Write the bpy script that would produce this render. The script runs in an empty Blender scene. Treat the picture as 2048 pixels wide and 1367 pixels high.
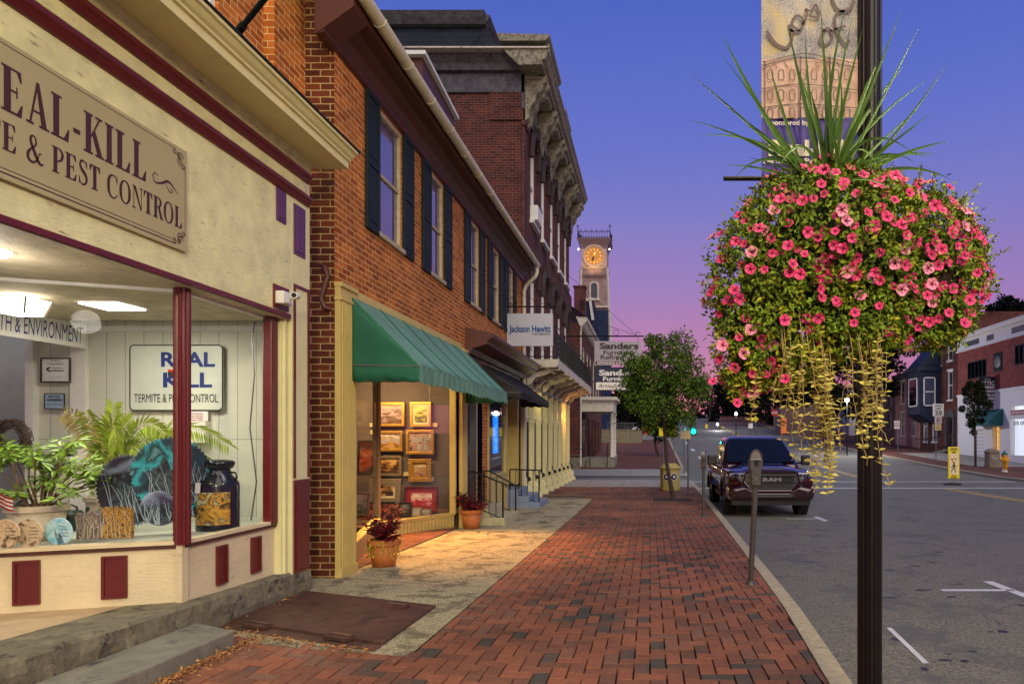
import bpy, bmesh, math, random
from mathutils import Vector, Matrix, noise
R = math.radians
rnd = random.Random(7)
S = bpy.context.scene
COL = S.collection
# ---------------- camera, sky, sun, exposure ----------------
F, VX, VY = 1330.0, 1300.0, 877.0          # focal length and vanishing point in photo pixels
cam = bpy.data.cameras.new("camera"); camo = bpy.data.objects.new("camera", cam); COL.objects.link(camo)
camo.location = (0, 0, 0); camo.rotation_euler = (R(90), 0, 0)
cam.sensor_width = 36; cam.lens = F/2048*36; cam.shift_x = (1024-VX)/2048; cam.shift_y = (VY-683.5)/2048
cam.clip_start = .05; cam.clip_end = 3000
S.camera = camo
S.view_settings.view_transform = 'Standard'; S.view_settings.look = 'None'; S.view_settings.exposure = 0.0
w = bpy.data.worlds.new("World"); S.world = w; w.use_nodes = True
nt = w.node_tree; nt.nodes.clear()
out = nt.nodes.new('ShaderNodeOutputWorld'); bg = nt.nodes.new('ShaderNodeBackground')
tc = nt.nodes.new('ShaderNodeTexCoord'); sx = nt.nodes.new('ShaderNodeSeparateXYZ')
cr = nt.nodes.new('ShaderNodeValToRGB')
def lin(c): return tuple((v/255/12.92 if v/255 <= .04045 else ((v/255+.055)/1.055)**2.4) for v in c)
stops = [(0.0, (70, 62, 92)), (.02, (210, 108, 140)), (.075, (200, 112, 154)), (.145, (172, 118, 172)), (.225, (148, 120, 186)), (.31, (122, 120, 196)), (.41, (98, 112, 200)), (.56, (74, 98, 192)), (1, (90, 104, 170))]
while len(cr.color_ramp.elements) < len(stops): cr.color_ramp.elements.new(.5)
for e, (p, c) in zip(cr.color_ramp.elements, stops): e.position = p; e.color = lin(c)+(1,)
nz = nt.nodes.new('ShaderNodeTexNoise'); nz.inputs['Scale'].default_value = 1.6; nz.inputs['Detail'].default_value = 5
mad = nt.nodes.new('ShaderNodeMath'); mad.operation = 'MULTIPLY_ADD'; mad.inputs[1].default_value = .09
nt.links.new(tc.outputs['Generated'], sx.inputs[0]); mps = nt.nodes.new('ShaderNodeMapping'); mps.inputs['Scale'].default_value = (1, 1, 5); nt.links.new(tc.outputs['Generated'], mps.inputs[0]); nt.links.new(mps.outputs[0], nz.inputs['Vector'])
nt.links.new(nz.outputs['Fac'], mad.inputs[0]); nt.links.new(sx.outputs['Z'], mad.inputs[2])
sub = nt.nodes.new('ShaderNodeMath'); sub.operation = 'SUBTRACT'; sub.inputs[1].default_value = .045
nt.links.new(mad.outputs[0], sub.inputs[0]); nt.links.new(sub.outputs[0], cr.inputs[0])
sky = nt.nodes.new('ShaderNodeTexSky'); sky.sky_type = 'NISHITA'; sky.sun_disc = False
sky.sun_elevation = R(1.0); sky.sun_rotation = R(0)
sc_ = nt.nodes.new('ShaderNodeVectorMath'); sc_.operation = 'SCALE'; sc_.inputs['Scale'].default_value = .01
add = nt.nodes.new('ShaderNodeVectorMath'); add.operation = 'ADD'
nt.links.new(sky.outputs[0], sc_.inputs[0]); nt.links.new(sc_.outputs[0], add.inputs[0]); nt.links.new(cr.outputs[0], add.inputs[1])
nt.links.new(add.outputs[0], bg.inputs[0]); bg.inputs[1].default_value = 1.0
nt.links.new(bg.outputs[0], out.inputs[0])
sd = bpy.data.lights.new("dusk_glow", 'SUN'); sd.energy = 2.3; sd.angle = R(55); sd.color = (1, .93, .74)
so = bpy.data.objects.new("dusk_glow", sd); COL.objects.link(so); so.rotation_euler = (R(52), 0, R(22))
def lamp(name, kind, loc, energy, col, size=.3, target=None, spot=None, sy=None):
    l = bpy.data.lights.new(name, kind); l.energy = energy; l.color = col
    if kind == 'AREA':
        l.size = size
        if sy: l.shape = 'RECTANGLE'; l.size_y = sy
    else: l.shadow_soft_size = size
    if kind == 'SPOT': l.spot_size = R(spot or 90); l.spot_blend = .6
    o = bpy.data.objects.new(name, l); COL.objects.link(o); o.location = loc
    if target: o.rotation_euler = (Vector(target)-Vector(loc)).to_track_quat('-Z', 'Y').to_euler()
    return o
# ---------------- pixel and ground helpers ----------------
EP = [(-80, 1.2), (0, 1.40), (14.6, 1.685), (20, 1.74), (25, 1.765), (31, 1.76), (36, 1.62), (45, 1.22), (58, .62), (75, -.45), (100, -2.3), (160, -6.0), (260, -8), (700, -12)]
def interp(T, y):
    if y <= T[0][0]: return T[0][1]
    for a, b in zip(T, T[1:]):
        if y <= b[0]: return a[1]+(b[1]-a[1])*(y-a[0])/(b[0]-a[0])
    return T[-1][1]
def gz(y): return -interp(EP, y)
XK = [(-20, .9), (0, 1.05), (3.93, 1.23), (6.17, 1.37), (14.2, 1.60), (22, 1.75), (38, 1.88), (60, 2.0), (200, 2.0)]
def xk(y): return interp(XK, y)
def P(px, py, d): return Vector(((px-VX)/F*d, d, (VY-py)/F*d))
def G(px, py, dz=0):
    d = 10.0
    for _ in range(60): d = .5*d+.5*F*(-gz(d)-dz)/(py-VY)
    return Vector(((px-VX)/F*d, d, gz(d)+dz))
def dX(px, X): return X*F/(px-VX)
# ---------------- mesh builder ----------------
class MB:
    def __init__(s): s.v = []; s.f = []; s.m = []; s.mi = 0; s.sm = []; s.smooth = False
    def add(s, vs, fs):
        b = len(s.v); s.v += [tuple(v) for v in vs]
        for f in fs: s.f.append([b+i for i in f]); s.m.append(s.mi); s.sm.append(s.smooth)
        return s
    def quad(s, a, b, c, d): return s.add([a, b, c, d], [(0, 1, 2, 3)])
    def box(s, x0, x1, y0, y1, z0, z1):
        if x0 > x1: x0, x1 = x1, x0
        if y0 > y1: y0, y1 = y1, y0
        if z0 > z1: z0, z1 = z1, z0
        return s.add([(x0,y0,z0),(x1,y0,z0),(x1,y1,z0),(x0,y1,z0),(x0,y0,z1),(x1,y0,z1),(x1,y1,z1),(x0,y1,z1)],
              [(0,3,2,1),(4,5,6,7),(0,1,5,4),(1,2,6,5),(2,3,7,6),(3,0,4,7)])
    def obox(s, c, a, b, h):
        c, a, b, h = map(Vector, (c, a, b, h)); vs = []
        for k in (-1, 1):
            for (i, j) in ((-1,-1),(1,-1),(1,1),(-1,1)): vs.append(c+a*i+b*j+h*k)
        return s.add(vs, [(0,3,2,1),(4,5,6,7),(0,1,5,4),(1,2,6,5),(2,3,7,6),(3,0,4,7)])
    def beam(s, p, q, wd, th, up=(0,0,1)):
        p, q = Vector(p), Vector(q); d = q-p
        r = d.cross(Vector(up)); r = r.normalized() if r.length > 1e-6 else Vector((1,0,0))
        u = r.cross(d).normalized()
        return s.obox((p+q)/2, d/2, r*wd/2, u*th/2)
    def prism(s, pts, vec):                     # polygon points (3D) extruded by vec
        n = len(pts); vec = Vector(vec); A = [Vector(p) for p in pts]; B = [p+vec for p in A]
        fs = [tuple(range(n))[::-1], tuple(range(n, 2*n))]+[(i, (i+1) % n, n+(i+1) % n, n+i) for i in range(n)]
        return s.add(A+B, fs)
    def profY(s, prof, y0, y1, zf=None):        # XZ profile extruded along Y
        return s.prism([(x, y0, z) for x, z in prof], (0, y1-y0, 0))
    def profX(s, prof, x0, x1): return s.prism([(x0, y, z) for y, z in prof], (x1-x0, 0, 0))
    def tube(s, pts, r, n=8, cap=True, flat=None):
        pts = [Vector(p) for p in pts]; m = len(pts); rs = r if isinstance(r, (list, tuple)) else [r]*m
        vs = []; prev = None
        for i, p in enumerate(pts):
            t = (pts[min(i+1, m-1)]-pts[max(i-1, 0)]).normalized()
            if prev is None: a = t.orthogonal().normalized()
            else:
                a = prev-t*prev.dot(t); a = a.normalized() if a.length > 1e-6 else t.orthogonal().normalized()
            prev = a; b = t.cross(a)
            for k in range(n):
                an = 2*math.pi*k/n; vs.append(p+(a*math.cos(an)+b*math.sin(an))*rs[i])
        fs = [(i*n+k, i*n+(k+1) % n, (i+1)*n+(k+1) % n, (i+1)*n+k) for i in range(m-1) for k in range(n)]
        if cap: fs += [tuple(range(n))[::-1], tuple(range((m-1)*n, m*n))]
        return s.add(vs, fs)
    def lathe(s, c, prof, n=20, ax='z', cap=True, sq=1.0):
        c = Vector(c); vs = []
        for r_, h in prof:
            for k in range(n):
                a = 2*math.pi*k/n; x, y = r_*math.cos(a), r_*math.sin(a)*sq
                vs.append(c+(Vector((x, y, h)) if ax == 'z' else Vector((x, -h, y)) if ax == 'y' else Vector((h, x, y))))
        m = len(prof)
        fs = [(i*n+k, i*n+(k+1) % n, (i+1)*n+(k+1) % n, (i+1)*n+k) for i in range(m-1) for k in range(n)]
        if cap: fs += [tuple(range(n))[::-1], tuple(range((m-1)*n, m*n))]
        return s.add(vs, fs)
    def wall(s, ax, c, u0, u1, v0, v1, holes=(), depth=.12, into=-1):
        """plane X=c (ax 'x', u=Y) or Y=c (ax 'y', u=X), v=Z, with rectangular openings and reveals"""
        us = sorted({u0, u1, *[h[0] for h in holes], *[h[1] for h in holes]}); vv = sorted({v0, v1, *[h[2] for h in holes], *[h[3] for h in holes]})
        pt = (lambda u, v, k=0: (c+k, u, v)) if ax == 'x' else (lambda u, v, k=0: (u, c+k, v))
        for a, b in zip(us, us[1:]):
            for p, q in zip(vv, vv[1:]):
                mu, mv = (a+b)/2, (p+q)/2
                if mu < u0 or mu > u1 or mv < v0 or mv > v1: continue
                if any(h[0] < mu < h[1] and h[2] < mv < h[3] for h in holes): continue
                s.quad(pt(a, p), pt(b, p), pt(b, q), pt(a, q))
        k = depth*into
        for h in holes:
            a, b, p, q = h[:4]
            s.quad(pt(a,p), pt(b,p), pt(b,p,k), pt(a,p,k)); s.quad(pt(a,q), pt(b,q), pt(b,q,k), pt(a,q,k))
            s.quad(pt(a,p), pt(a,q), pt(a,q,k), pt(a,p,k)); s.quad(pt(b,p), pt(b,q), pt(b,q,k), pt(b,p,k))
        return s
    def build(s, name, mats, parent=None, bevel=0, fixn=True, solid=0):
        me = bpy.data.meshes.new(name); off = Vector((0,0,0)); q = parent
        while q: off += q.location; q = q.parent
        uvs = []
        V = s.v
        for f in s.f:
            a, b, c = Vector(V[f[0]]), Vector(V[f[1]]), Vector(V[f[2]]); n = (b-a).cross(c-a)
            if n.length < 1e-12 and len(f) > 3: n = (c-a).cross(Vector(V[f[3]])-a)
            ax, ay, az = abs(n.x), abs(n.y), abs(n.z)
            for i in f:
                p = V[i]; uvs += [p[1], p[2]] if ax >= ay and ax >= az else ([p[0], p[2]] if ay >= az else [p[0], p[1]])
        me.from_pydata([(v[0]-off.x, v[1]-off.y, v[2]-off.z) for v in V], [], s.f)
        ul = me.uv_layers.new(name="UVMap"); ul.data.foreach_set("uv", uvs)
        for mt in (mats if isinstance(mats, (list, tuple)) else [mats]): me.materials.append(mt)
        me.polygons.foreach_set("material_index", s.m); me.polygons.foreach_set("use_smooth", s.sm)
        if fixn:
            bm = bmesh.new(); bm.from_mesh(me); bmesh.ops.recalc_face_normals(bm, faces=bm.faces); bm.to_mesh(me); bm.free()
        me.update()
        o = bpy.data.objects.new(name, me); COL.objects.link(o)
        if parent: o.parent = parent
        if bevel:
            b = o.modifiers.new("bevel", 'BEVEL'); b.width = bevel; b.segments = 2; b.limit_method = 'ANGLE'
        if solid:
            b = o.modifiers.new("solid", 'SOLIDIFY'); b.thickness = solid
        return o
def tag(o, label=None, cat=None, group=None, kind=None):
    if label: o['label'] = label
    if cat: o['category'] = cat
    if group: o['group'] = group
    if kind: o['kind'] = kind
    return o
def thing(name, loc, label, cat, group=None, kind=None):
    o = bpy.data.objects.new(name, None); COL.objects.link(o); o.location = loc; o.empty_display_size = .2
    return tag(o, label, cat, group, kind)
def copy_tree(o, loc=None, label=None, parent=None, rz=None):
    c = o.copy(); COL.objects.link(c)
    if parent: c.parent = parent
    if loc is not None: c.location = loc
    if rz is not None: c.rotation_euler = (0, 0, rz)
    if label: c['label'] = label
    for ch in o.children: copy_tree(ch, parent=c)
    return c
# ---------------- text ----------------
_tc = {}
def glyphs(txt, bold=0, shear=0):
    k = (txt, bold, shear)
    if k not in _tc:
        cu = bpy.data.curves.new("t", 'FONT'); cu.body = txt; cu.offset = bold; cu.shear = shear; cu.resolution_u = 3
        ob = bpy.data.objects.new("t", cu); COL.objects.link(ob)
        me = bpy.data.meshes.new_from_object(ob.evaluated_get(bpy.context.evaluated_depsgraph_get()))
        vs = [tuple(v.co) for v in me.vertices]; fs = [tuple(p.vertices) for p in me.polygons]
        bpy.data.objects.remove(ob); bpy.data.curves.remove(cu); bpy.data.meshes.remove(me)
        _tc[k] = (vs, fs)
    return _tc[k]
def txt(mb, t, o, r, u, h, width=None, bold=0, shear=0, align='l', lift=0):
    """text t with its lower left (or centre bottom) at o, along r, up u, cap height h"""
    vs, fs = glyphs(t, bold, shear)
    if not vs: return
    o, r, u = Vector(o), Vector(r), Vector(u); n = r.cross(u); o = o+n*lift
    x0 = min(v[0] for v in vs); x1 = max(v[0] for v in vs); k = h/.72; kx = (width/(x1-x0)) if width else k
    sh = -(x1-x0)*kx/2 if align == 'c' else 0
    mb.add([o+r*((v[0]-x0)*kx+sh)+u*(v[1]*k) for v in vs], fs)
# serif capitals (cap height 1): r rect, p polygon, s variable-width ribbon
t_ = .17; h_ = .055
def sf(x0, x1, y): return ('r', x0, y, x1, y+h_)
SER = {
'I': (.42, [('r', .10,0,.325,1), sf(.02,.40,0), sf(.02,.40,1-h_)]),
'L': (.74, [('r', .10,0,.325,1), sf(.02,.42,1-h_), ('r',.02,0,.68,h_), ('p',[(.50,h_),(.68,h_),(.71,.30),(.66,.30)])]),
'E': (.76, [('r', .10,0,.325,1), ('r',.02,0,.68,h_), ('r',.02,1-h_,.66,1), ('r',.30,.48,.54,.53), ('p',[(.52,h_),(.68,h_),(.72,.28),(.67,.28)]), ('p',[(.52,1-h_),(.66,1-h_),(.68,.76),(.63,.76)]), ('r',.50,.38,.545,.63)]),
'T': (.72, [('r', .25,0,.475,1), sf(.15,.57,0), ('r',.02,1-h_,.70,1), ('p',[(.02,1-h_),(.18,1-h_),(.06,.74),(.01,.74)]), ('p',[(.70,1-h_),(.54,1-h_),(.66,.74),(.71,.74)])]),
'A': (.80, [('p',[(.36,1),(.44,1),(.17,0),(.10,0)]), ('p',[(.34,1),(.46,1),(.74,0),(.54,0)]), ('r',.20,.30,.58,.35), sf(.0,.26,0), sf(.46,.82,0)]),
'K': (.84, [('r', .10,0,.325,1), sf(.02,.40,0), sf(.02,.40,1-h_), ('p',[(.30,.36),(.30,.44),(.64,.96),(.72,.96)]), ('p',[(.36,.52),(.50,.64),(.82,.04),(.60,.04)]), sf(.50,.88,0), sf(.50,.80,1-h_)]),
'M': (1.02,[('p',[(.12,0),(.17,0),(.19,1),(.12,1)]), ('p',[(.10,1),(.30,1),(.56,.02),(.46,.02)]), ('p',[(.80,1),(.74,1),(.46,.02),(.54,.02)]), ('r',.72,0,.90,1), sf(.02,.28,0), sf(.64,.98,0), sf(.02,.28,1-h_), sf(.74,.98,1-h_)]),
'N': (.86, [('r',.12,0,.17,1), ('p',[(.10,1),(.30,1),(.76,0),(.66,0)]), ('r',.70,0,.75,1), sf(.02,.28,0), sf(.60,.86,1-h_), sf(.02,.26,1-h_)]),
'P': (.72, [('r', .10,0,.325,1), sf(.02,.42,0), sf(.02,.36,1-h_), ('s',[(.28,.97,.05),(.45,.96,.07),(.60,.86,.14),(.63,.74,.17),(.58,.60,.13),(.45,.50,.07),(.28,.48,.05)])]),
'R': (.84, [('r', .10,0,.325,1), sf(.02,.40,0), sf(.02,.36,1-h_), ('s',[(.28,.97,.05),(.45,.96,.07),(.60,.87,.14),(.63,.76,.17),(.58,.63,.13),(.45,.54,.07),(.28,.52,.05)]), ('p',[(.38,.53),(.56,.53),(.84,0),(.62,0)]), sf(.64,.88,0)]),
'O': (.90, [('s',[(.44,.98,.06),(.26,.92,.10),(.13,.72,.17),(.11,.5,.19),(.13,.28,.17),(.26,.08,.10),(.44,.02,.06),(.62,.08,.10),(.75,.28,.17),(.77,.5,.19),(.75,.72,.17),(.62,.92,.10),(.44,.98,.06)])]),
'C': (.84, [('s',[(.74,.70,.04),(.70,.84,.07),(.58,.95,.06),(.44,.97,.06),(.26,.91,.11),(.14,.72,.17),(.12,.5,.19),(.14,.28,.17),(.27,.08,.11),(.45,.02,.06),(.62,.07,.06),(.75,.22,.05)]), ('p',[(.73,1),(.77,1),(.77,.66),(.73,.66)])]),
'S': (.66, [('s',[(.54,.74,.05),(.50,.88,.07),(.34,.97,.08),(.18,.91,.11),(.13,.77,.13),(.22,.62,.16),(.42,.48,.18),(.53,.34,.16),(.53,.18,.13),(.42,.05,.09),(.26,.02,.07),(.12,.12,.06),(.08,.28,.05)]), ('r',.535,.68,.575,1), ('r',.05,0,.09,.32)]),
'&': (.98, [('s',[(.86,.42,.05),(.74,.42,.05),(.66,.22,.06),(.50,.05,.08),(.30,.01,.10),(.14,.10,.15),(.12,.28,.15),(.26,.46,.08),(.46,.60,.06),(.56,.76,.10),(.50,.94,.08),(.36,.98,.07),(.26,.86,.13),(.30,.68,.15),(.50,.36,.17),(.70,.10,.15),(.88,.03,.08),(.95,.12,.04)])]),
'-': (.40, [('r',.06,.32,.34,.43)]), ' ': (.34, [])}
def catm(p, n=5):
    o = []; m = len(p)
    for i in range(m-1):
        a, b, c, d = p[max(i-1,0)], p[i], p[i+1], p[min(i+2,m-1)]
        for k in range(n):
            t = k/n
            o.append(tuple(.5*(2*b[j]+(c[j]-a[j])*t+(2*a[j]-5*b[j]+4*c[j]-d[j])*t*t+(3*b[j]-a[j]-3*c[j]+d[j])*t**3) for j in range(len(b))))
    o.append(tuple(p[-1])); return o
def ribbon(mb, pts, to3, lift=0):
    p = catm(pts); L = []; Rr = []
    for i, q in enumerate(p):
        a, b = p[max(i-1,0)], p[min(i+1,len(p)-1)]; dx, dy = b[0]-a[0], b[1]-a[1]; l = math.hypot(dx, dy) or 1
        nx, ny = -dy/l*q[2]/2, dx/l*q[2]/2
        L.append(to3(q[0]+nx, q[1]+ny, lift)); Rr.append(to3(q[0]-nx, q[1]-ny, lift))
    n = len(p); mb.add(L+Rr, [(i, i+1, n+i+1, n+i) for i in range(n-1)])
def serif(mb, text, o, r, u, h, width=None, gap=.06):
    o, r, u = Vector(o), Vector(r), Vector(u); n = r.cross(u)
    tot = sum(SER[c][0]+gap for c in text); kx = (width/tot) if width else h
    x = 0; q = [0]
    for c in text:
        for e in SER[c][1]:
            q[0] += 1; lf = .0001*(q[0] % 9)
            to3 = lambda a, b, l, x=x: o+r*((x+a)*kx)+u*(b*h)+n*l
            if e[0] == 'r': _, a, b, c2, d2 = e; mb.quad(to3(a,b,lf), to3(c2,b,lf), to3(c2,d2,lf), to3(a,d2,lf))
            elif e[0] == 'p': mb.add([to3(a,b,lf) for a, b in e[1]], [tuple(range(len(e[1])))])
            else: ribbon(mb, e[1], to3, lf)
        x += SER[c][0]+gap
# ---------------- materials ----------------
def newmat(name):
    m = bpy.data.materials.new(name); m.use_nodes = True; nt = m.node_tree
    return m, nt, nt.nodes['Principled BSDF'], nt.nodes, nt.links
def mat(name, col, rough=.6, metal=0, var=.25, vs=6, bump=.15, bs=60, emit=0, spec=.5, island=0, dirt=None, coat=0, coord='Object', det=6, stretch=None, cracks=None):
    m, nt, b, N, L = newmat(name); c = lin(col) if max(col) > 1.001 else col
    b.inputs['Roughness'].default_value = rough; b.inputs['Metallic'].default_value = metal; b.inputs['Specular IOR Level'].default_value = spec
    b.inputs['Coat Weight'].default_value = coat
    t = N.new('ShaderNodeTexCoord'); n1 = N.new('ShaderNodeTexNoise'); n1.inputs['Scale'].default_value = vs; n1.inputs['Detail'].default_value = det
    n1.inputs['Roughness'].default_value = .65
    L.new(t.outputs[coord], n1.inputs['Vector'])
    mr = N.new('ShaderNodeMapRange'); mr.inputs[1].default_value = .3; mr.inputs[2].default_value = .7; mr.inputs[3].default_value = 1-var; mr.inputs[4].default_value = 1+var*.6
    L.new(n1.outputs['Fac'], mr.inputs[0])
    mx = N.new('ShaderNodeVectorMath'); mx.operation = 'SCALE'; mx.inputs[0].default_value = c; L.new(mr.outputs[0], mx.inputs['Scale'])
    src = mx.outputs[0]
    if island:
        g = N.new('ShaderNodeNewGeometry'); m2 = N.new('ShaderNodeMapRange'); m2.inputs[3].default_value = 1-island; m2.inputs[4].default_value = 1+island
        L.new(g.outputs['Random Per Island'], m2.inputs[0]); v2 = N.new('ShaderNodeVectorMath'); v2.operation = 'SCALE'
        L.new(src, v2.inputs[0]); L.new(m2.outputs[0], v2.inputs['Scale']); src = v2.outputs[0]
    tv = t.outputs[coord]
    if stretch:
        mpp = N.new('ShaderNodeMapping'); mpp.inputs['Scale'].default_value = stretch; L.new(tv, mpp.inputs[0]); tv = mpp.outputs[0]
    if cracks:                                       # (cell scale, width, colour)
        nw = N.new('ShaderNodeTexNoise'); nw.inputs['Scale'].default_value = cracks[0]*2.5; nw.inputs['Detail'].default_value = 5; L.new(tv, nw.inputs['Vector'])
        wv = N.new('ShaderNodeVectorMath'); wv.operation = 'MULTIPLY_ADD'; wv.inputs[1].default_value = (.45/cracks[0],)*3; L.new(nw.outputs['Color'], wv.inputs[0]); L.new(tv, wv.inputs[2])
        vo = N.new('ShaderNodeTexVoronoi'); vo.feature = 'DISTANCE_TO_EDGE'; vo.inputs['Scale'].default_value = cracks[0]; L.new(wv.outputs[0], vo.inputs['Vector'])
        mk = N.new('ShaderNodeMapRange'); mk.inputs[1].default_value = cracks[1]*.4; mk.inputs[2].default_value = cracks[1]; mk.inputs[3].default_value = 1; mk.inputs[4].default_value = 0; L.new(vo.outputs['Distance'], mk.inputs[0])
        nb = N.new('ShaderNodeTexNoise'); nb.inputs['Scale'].default_value = cracks[0]*.9; L.new(tv, nb.inputs['Vector']); mb_ = N.new('ShaderNodeMapRange'); mb_.inputs[1].default_value = .48; mb_.inputs[2].default_value = .56; L.new(nb.outputs['Fac'], mb_.inputs[0])
        mm = N.new('ShaderNodeMath'); mm.operation = 'MULTIPLY'; L.new(mk.outputs[0], mm.inputs[0]); L.new(mb_.outputs[0], mm.inputs[1])
        mc = N.new('ShaderNodeMix'); mc.data_type = 'RGBA'; L.new(mm.outputs[0], mc.inputs[0]); L.new(src, mc.inputs[6]); mc.inputs[7].default_value = lin(cracks[2])+(1,); src = mc.outputs[2]
    if dirt:                                         # (colour, noise scale, threshold)
        n3 = N.new('ShaderNodeTexNoise'); n3.inputs['Scale'].default_value = dirt[1]; n3.inputs['Detail'].default_value = 9; n3.inputs['Roughness'].default_value = .75
        L.new(tv, n3.inputs['Vector'])
        m3 = N.new('ShaderNodeMapRange'); m3.inputs[1].default_value = dirt[2]; m3.inputs[2].default_value = dirt[2]+.08; L.new(n3.outputs['Fac'], m3.inputs[0])
        mc = N.new('ShaderNodeMix'); mc.data_type = 'RGBA'; L.new(m3.outputs[0], mc.inputs[0]); L.new(src, mc.inputs[6]); mc.inputs[7].default_value = lin(dirt[0])+(1,); src = mc.outputs[2]
    L.new(src, b.inputs['Base Color'])
    if bump:
        n2 = N.new('ShaderNodeTexNoise'); n2.inputs['Scale'].default_value = bs; n2.inputs['Detail'].default_value = 4
        L.new(tv, n2.inputs['Vector']); bp = N.new('ShaderNodeBump'); bp.inputs['Strength'].default_value = bump; bp.inputs['Distance'].default_value = .01
        L.new(n2.outputs['Fac'], bp.inputs['Height']); L.new(bp.outputs[0], b.inputs['Normal'])
    if emit: b.inputs['Emission Color'].default_value = tuple(c)+(1,); b.inputs['Emission Strength'].default_value = emit
    return m
def brickmat(name, c1, c2, cm, bw=.215, rh=.072, mo=.007, off=.5, bumps=.6, rough=.85, var=.35, grime=None):
    m, nt, b, N, L = newmat(name); b.inputs['Roughness'].default_value = rough; b.inputs['Specular IOR Level'].default_value = .25
    t = N.new('ShaderNodeTexCoord'); br = N.new('ShaderNodeTexBrick')
    nw = N.new('ShaderNodeTexNoise'); nw.inputs['Scale'].default_value = 14; L.new(t.outputs['UV'], nw.inputs['Vector'])
    ws = N.new('ShaderNodeVectorMath'); ws.operation = 'SCALE'; ws.inputs['Scale'].default_value = .012; L.new(nw.outputs['Color'], ws.inputs[0])
    wa = N.new('ShaderNodeVectorMath'); wa.operation = 'ADD'; L.new(ws.outputs[0], wa.inputs[0]); L.new(t.outputs['UV'], wa.inputs[1]); L.new(wa.outputs[0], br.inputs['Vector'])
    br.inputs['Scale'].default_value = 1; br.inputs['Brick Width'].default_value = bw; br.inputs['Row Height'].default_value = rh; br.inputs['Mortar Size'].default_value = mo
    br.inputs['Mortar Smooth'].default_value = .35; br.offset = off
    br.inputs['Color1'].default_value = lin(c1)+(1,); br.inputs['Color2'].default_value = lin(c2)+(1,); br.inputs['Mortar'].default_value = lin(cm)+(1,)
    n1 = N.new('ShaderNodeTexNoise'); n1.inputs['Scale'].default_value = 1.6; n1.inputs['Detail'].default_value = 8; n1.inputs['Roughness'].default_value = .7; L.new(t.outputs['UV'], n1.inputs['Vector'])
    mr = N.new('ShaderNodeMapRange'); mr.inputs[1].default_value = .3; mr.inputs[2].default_value = .7; mr.inputs[3].default_value = 1-var; mr.inputs[4].default_value = 1+var*.7
    L.new(n1.outputs['Fac'], mr.inputs[0]); mx = N.new('ShaderNodeVectorMath'); mx.operation = 'SCALE'; L.new(br.outputs['Color'], mx.inputs[0]); L.new(mr.outputs[0], mx.inputs['Scale'])
    src = mx.outputs[0]
    if grime:
        n3 = N.new('ShaderNodeTexNoise'); n3.inputs['Scale'].default_value = grime[1]; n3.inputs['Detail'].default_value = 7; L.new(t.outputs['UV'], n3.inputs['Vector'])
        m3 = N.new('ShaderNodeMapRange'); m3.inputs[1].default_value = grime[2]; m3.inputs[2].default_value = grime[2]+.15; L.new(n3.outputs['Fac'], m3.inputs[0])
        mc = N.new('ShaderNodeMix'); mc.data_type = 'RGBA'; L.new(m3.outputs[0], mc.inputs[0]); L.new(src, mc.inputs[6]); mc.inputs[7].default_value = lin(grime[0])+(1,); src = mc.outputs[2]
    L.new(src, b.inputs['Base Color'])
    n2 = N.new('ShaderNodeTexNoise'); n2.inputs['Scale'].default_value = 45; n2.inputs['Detail'].default_value = 5; L.new(t.outputs['UV'], n2.inputs['Vector'])
    ma = N.new('ShaderNodeMath'); ma.operation = 'MULTIPLY_ADD'; ma.inputs[1].default_value = .5
    iv = N.new('ShaderNodeMath'); iv.operation = 'SUBTRACT'; iv.inputs[0].default_value = 1; L.new(br.outputs['Fac'], iv.inputs[1])
    L.new(n2.outputs['Fac'], ma.inputs[0]); L.new(iv.outputs[0], ma.inputs[2])
    bp = N.new('ShaderNodeBump'); bp.inputs['Strength'].default_value = bumps; bp.inputs['Distance'].default_value = .008; L.new(ma.outputs[0], bp.inputs['Height']); L.new(bp.outputs[0], b.inputs['Normal'])
    return m
def glass(name, tint=(1,1,1), refl=.12, rough=.02, smudge=.03, fk=1.0):
    m, nt, b, N, L = newmat(name); N.remove(b); o = N['Material Output']
    tr = N.new('ShaderNodeBsdfTransparent'); tr.inputs[0].default_value = tint+(1,); gl = N.new('ShaderNodeBsdfGlossy'); gl.inputs['Roughness'].default_value = rough
    fr = N.new('ShaderNodeFresnel'); fr.inputs[0].default_value = 1.5; ma = N.new('ShaderNodeMath'); ma.operation = 'MULTIPLY_ADD'; ma.inputs[1].default_value = fk; ma.inputs[2].default_value = refl
    ma.use_clamp = True; L.new(fr.outputs[0], ma.inputs[0]); mx = N.new('ShaderNodeMixShader'); L.new(ma.outputs[0], mx.inputs[0]); L.new(tr.outputs[0], mx.inputs[1]); L.new(gl.outputs[0], mx.inputs[2])
    df = N.new('ShaderNodeBsdfDiffuse'); df.inputs[0].default_value = (.8,.8,.8,1)
    n = N.new('ShaderNodeTexNoise'); n.inputs['Scale'].default_value = 5; n.inputs['Detail'].default_value = 9; mr = N.new('ShaderNodeMapRange'); mr.inputs[1].default_value = .45; mr.inputs[2].default_value = .9; mr.inputs[4].default_value = smudge*4
    L.new(n.outputs['Fac'], mr.inputs[0]); m2 = N.new('ShaderNodeMixShader'); L.new(mr.outputs[0], m2.inputs[0]); L.new(mx.outputs[0], m2.inputs[1]); L.new(df.outputs[0], m2.inputs[2])
    L.new(m2.outputs[0], o.inputs[0]); return m
def emis(name, col, st):
    m, nt, b, N, L = newmat(name); c = lin(col); b.inputs['Base Color'].default_value = c+(1,); b.inputs['Emission Color'].default_value = c+(1,); b.inputs['Emission Strength'].default_value = st; return m
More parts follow.
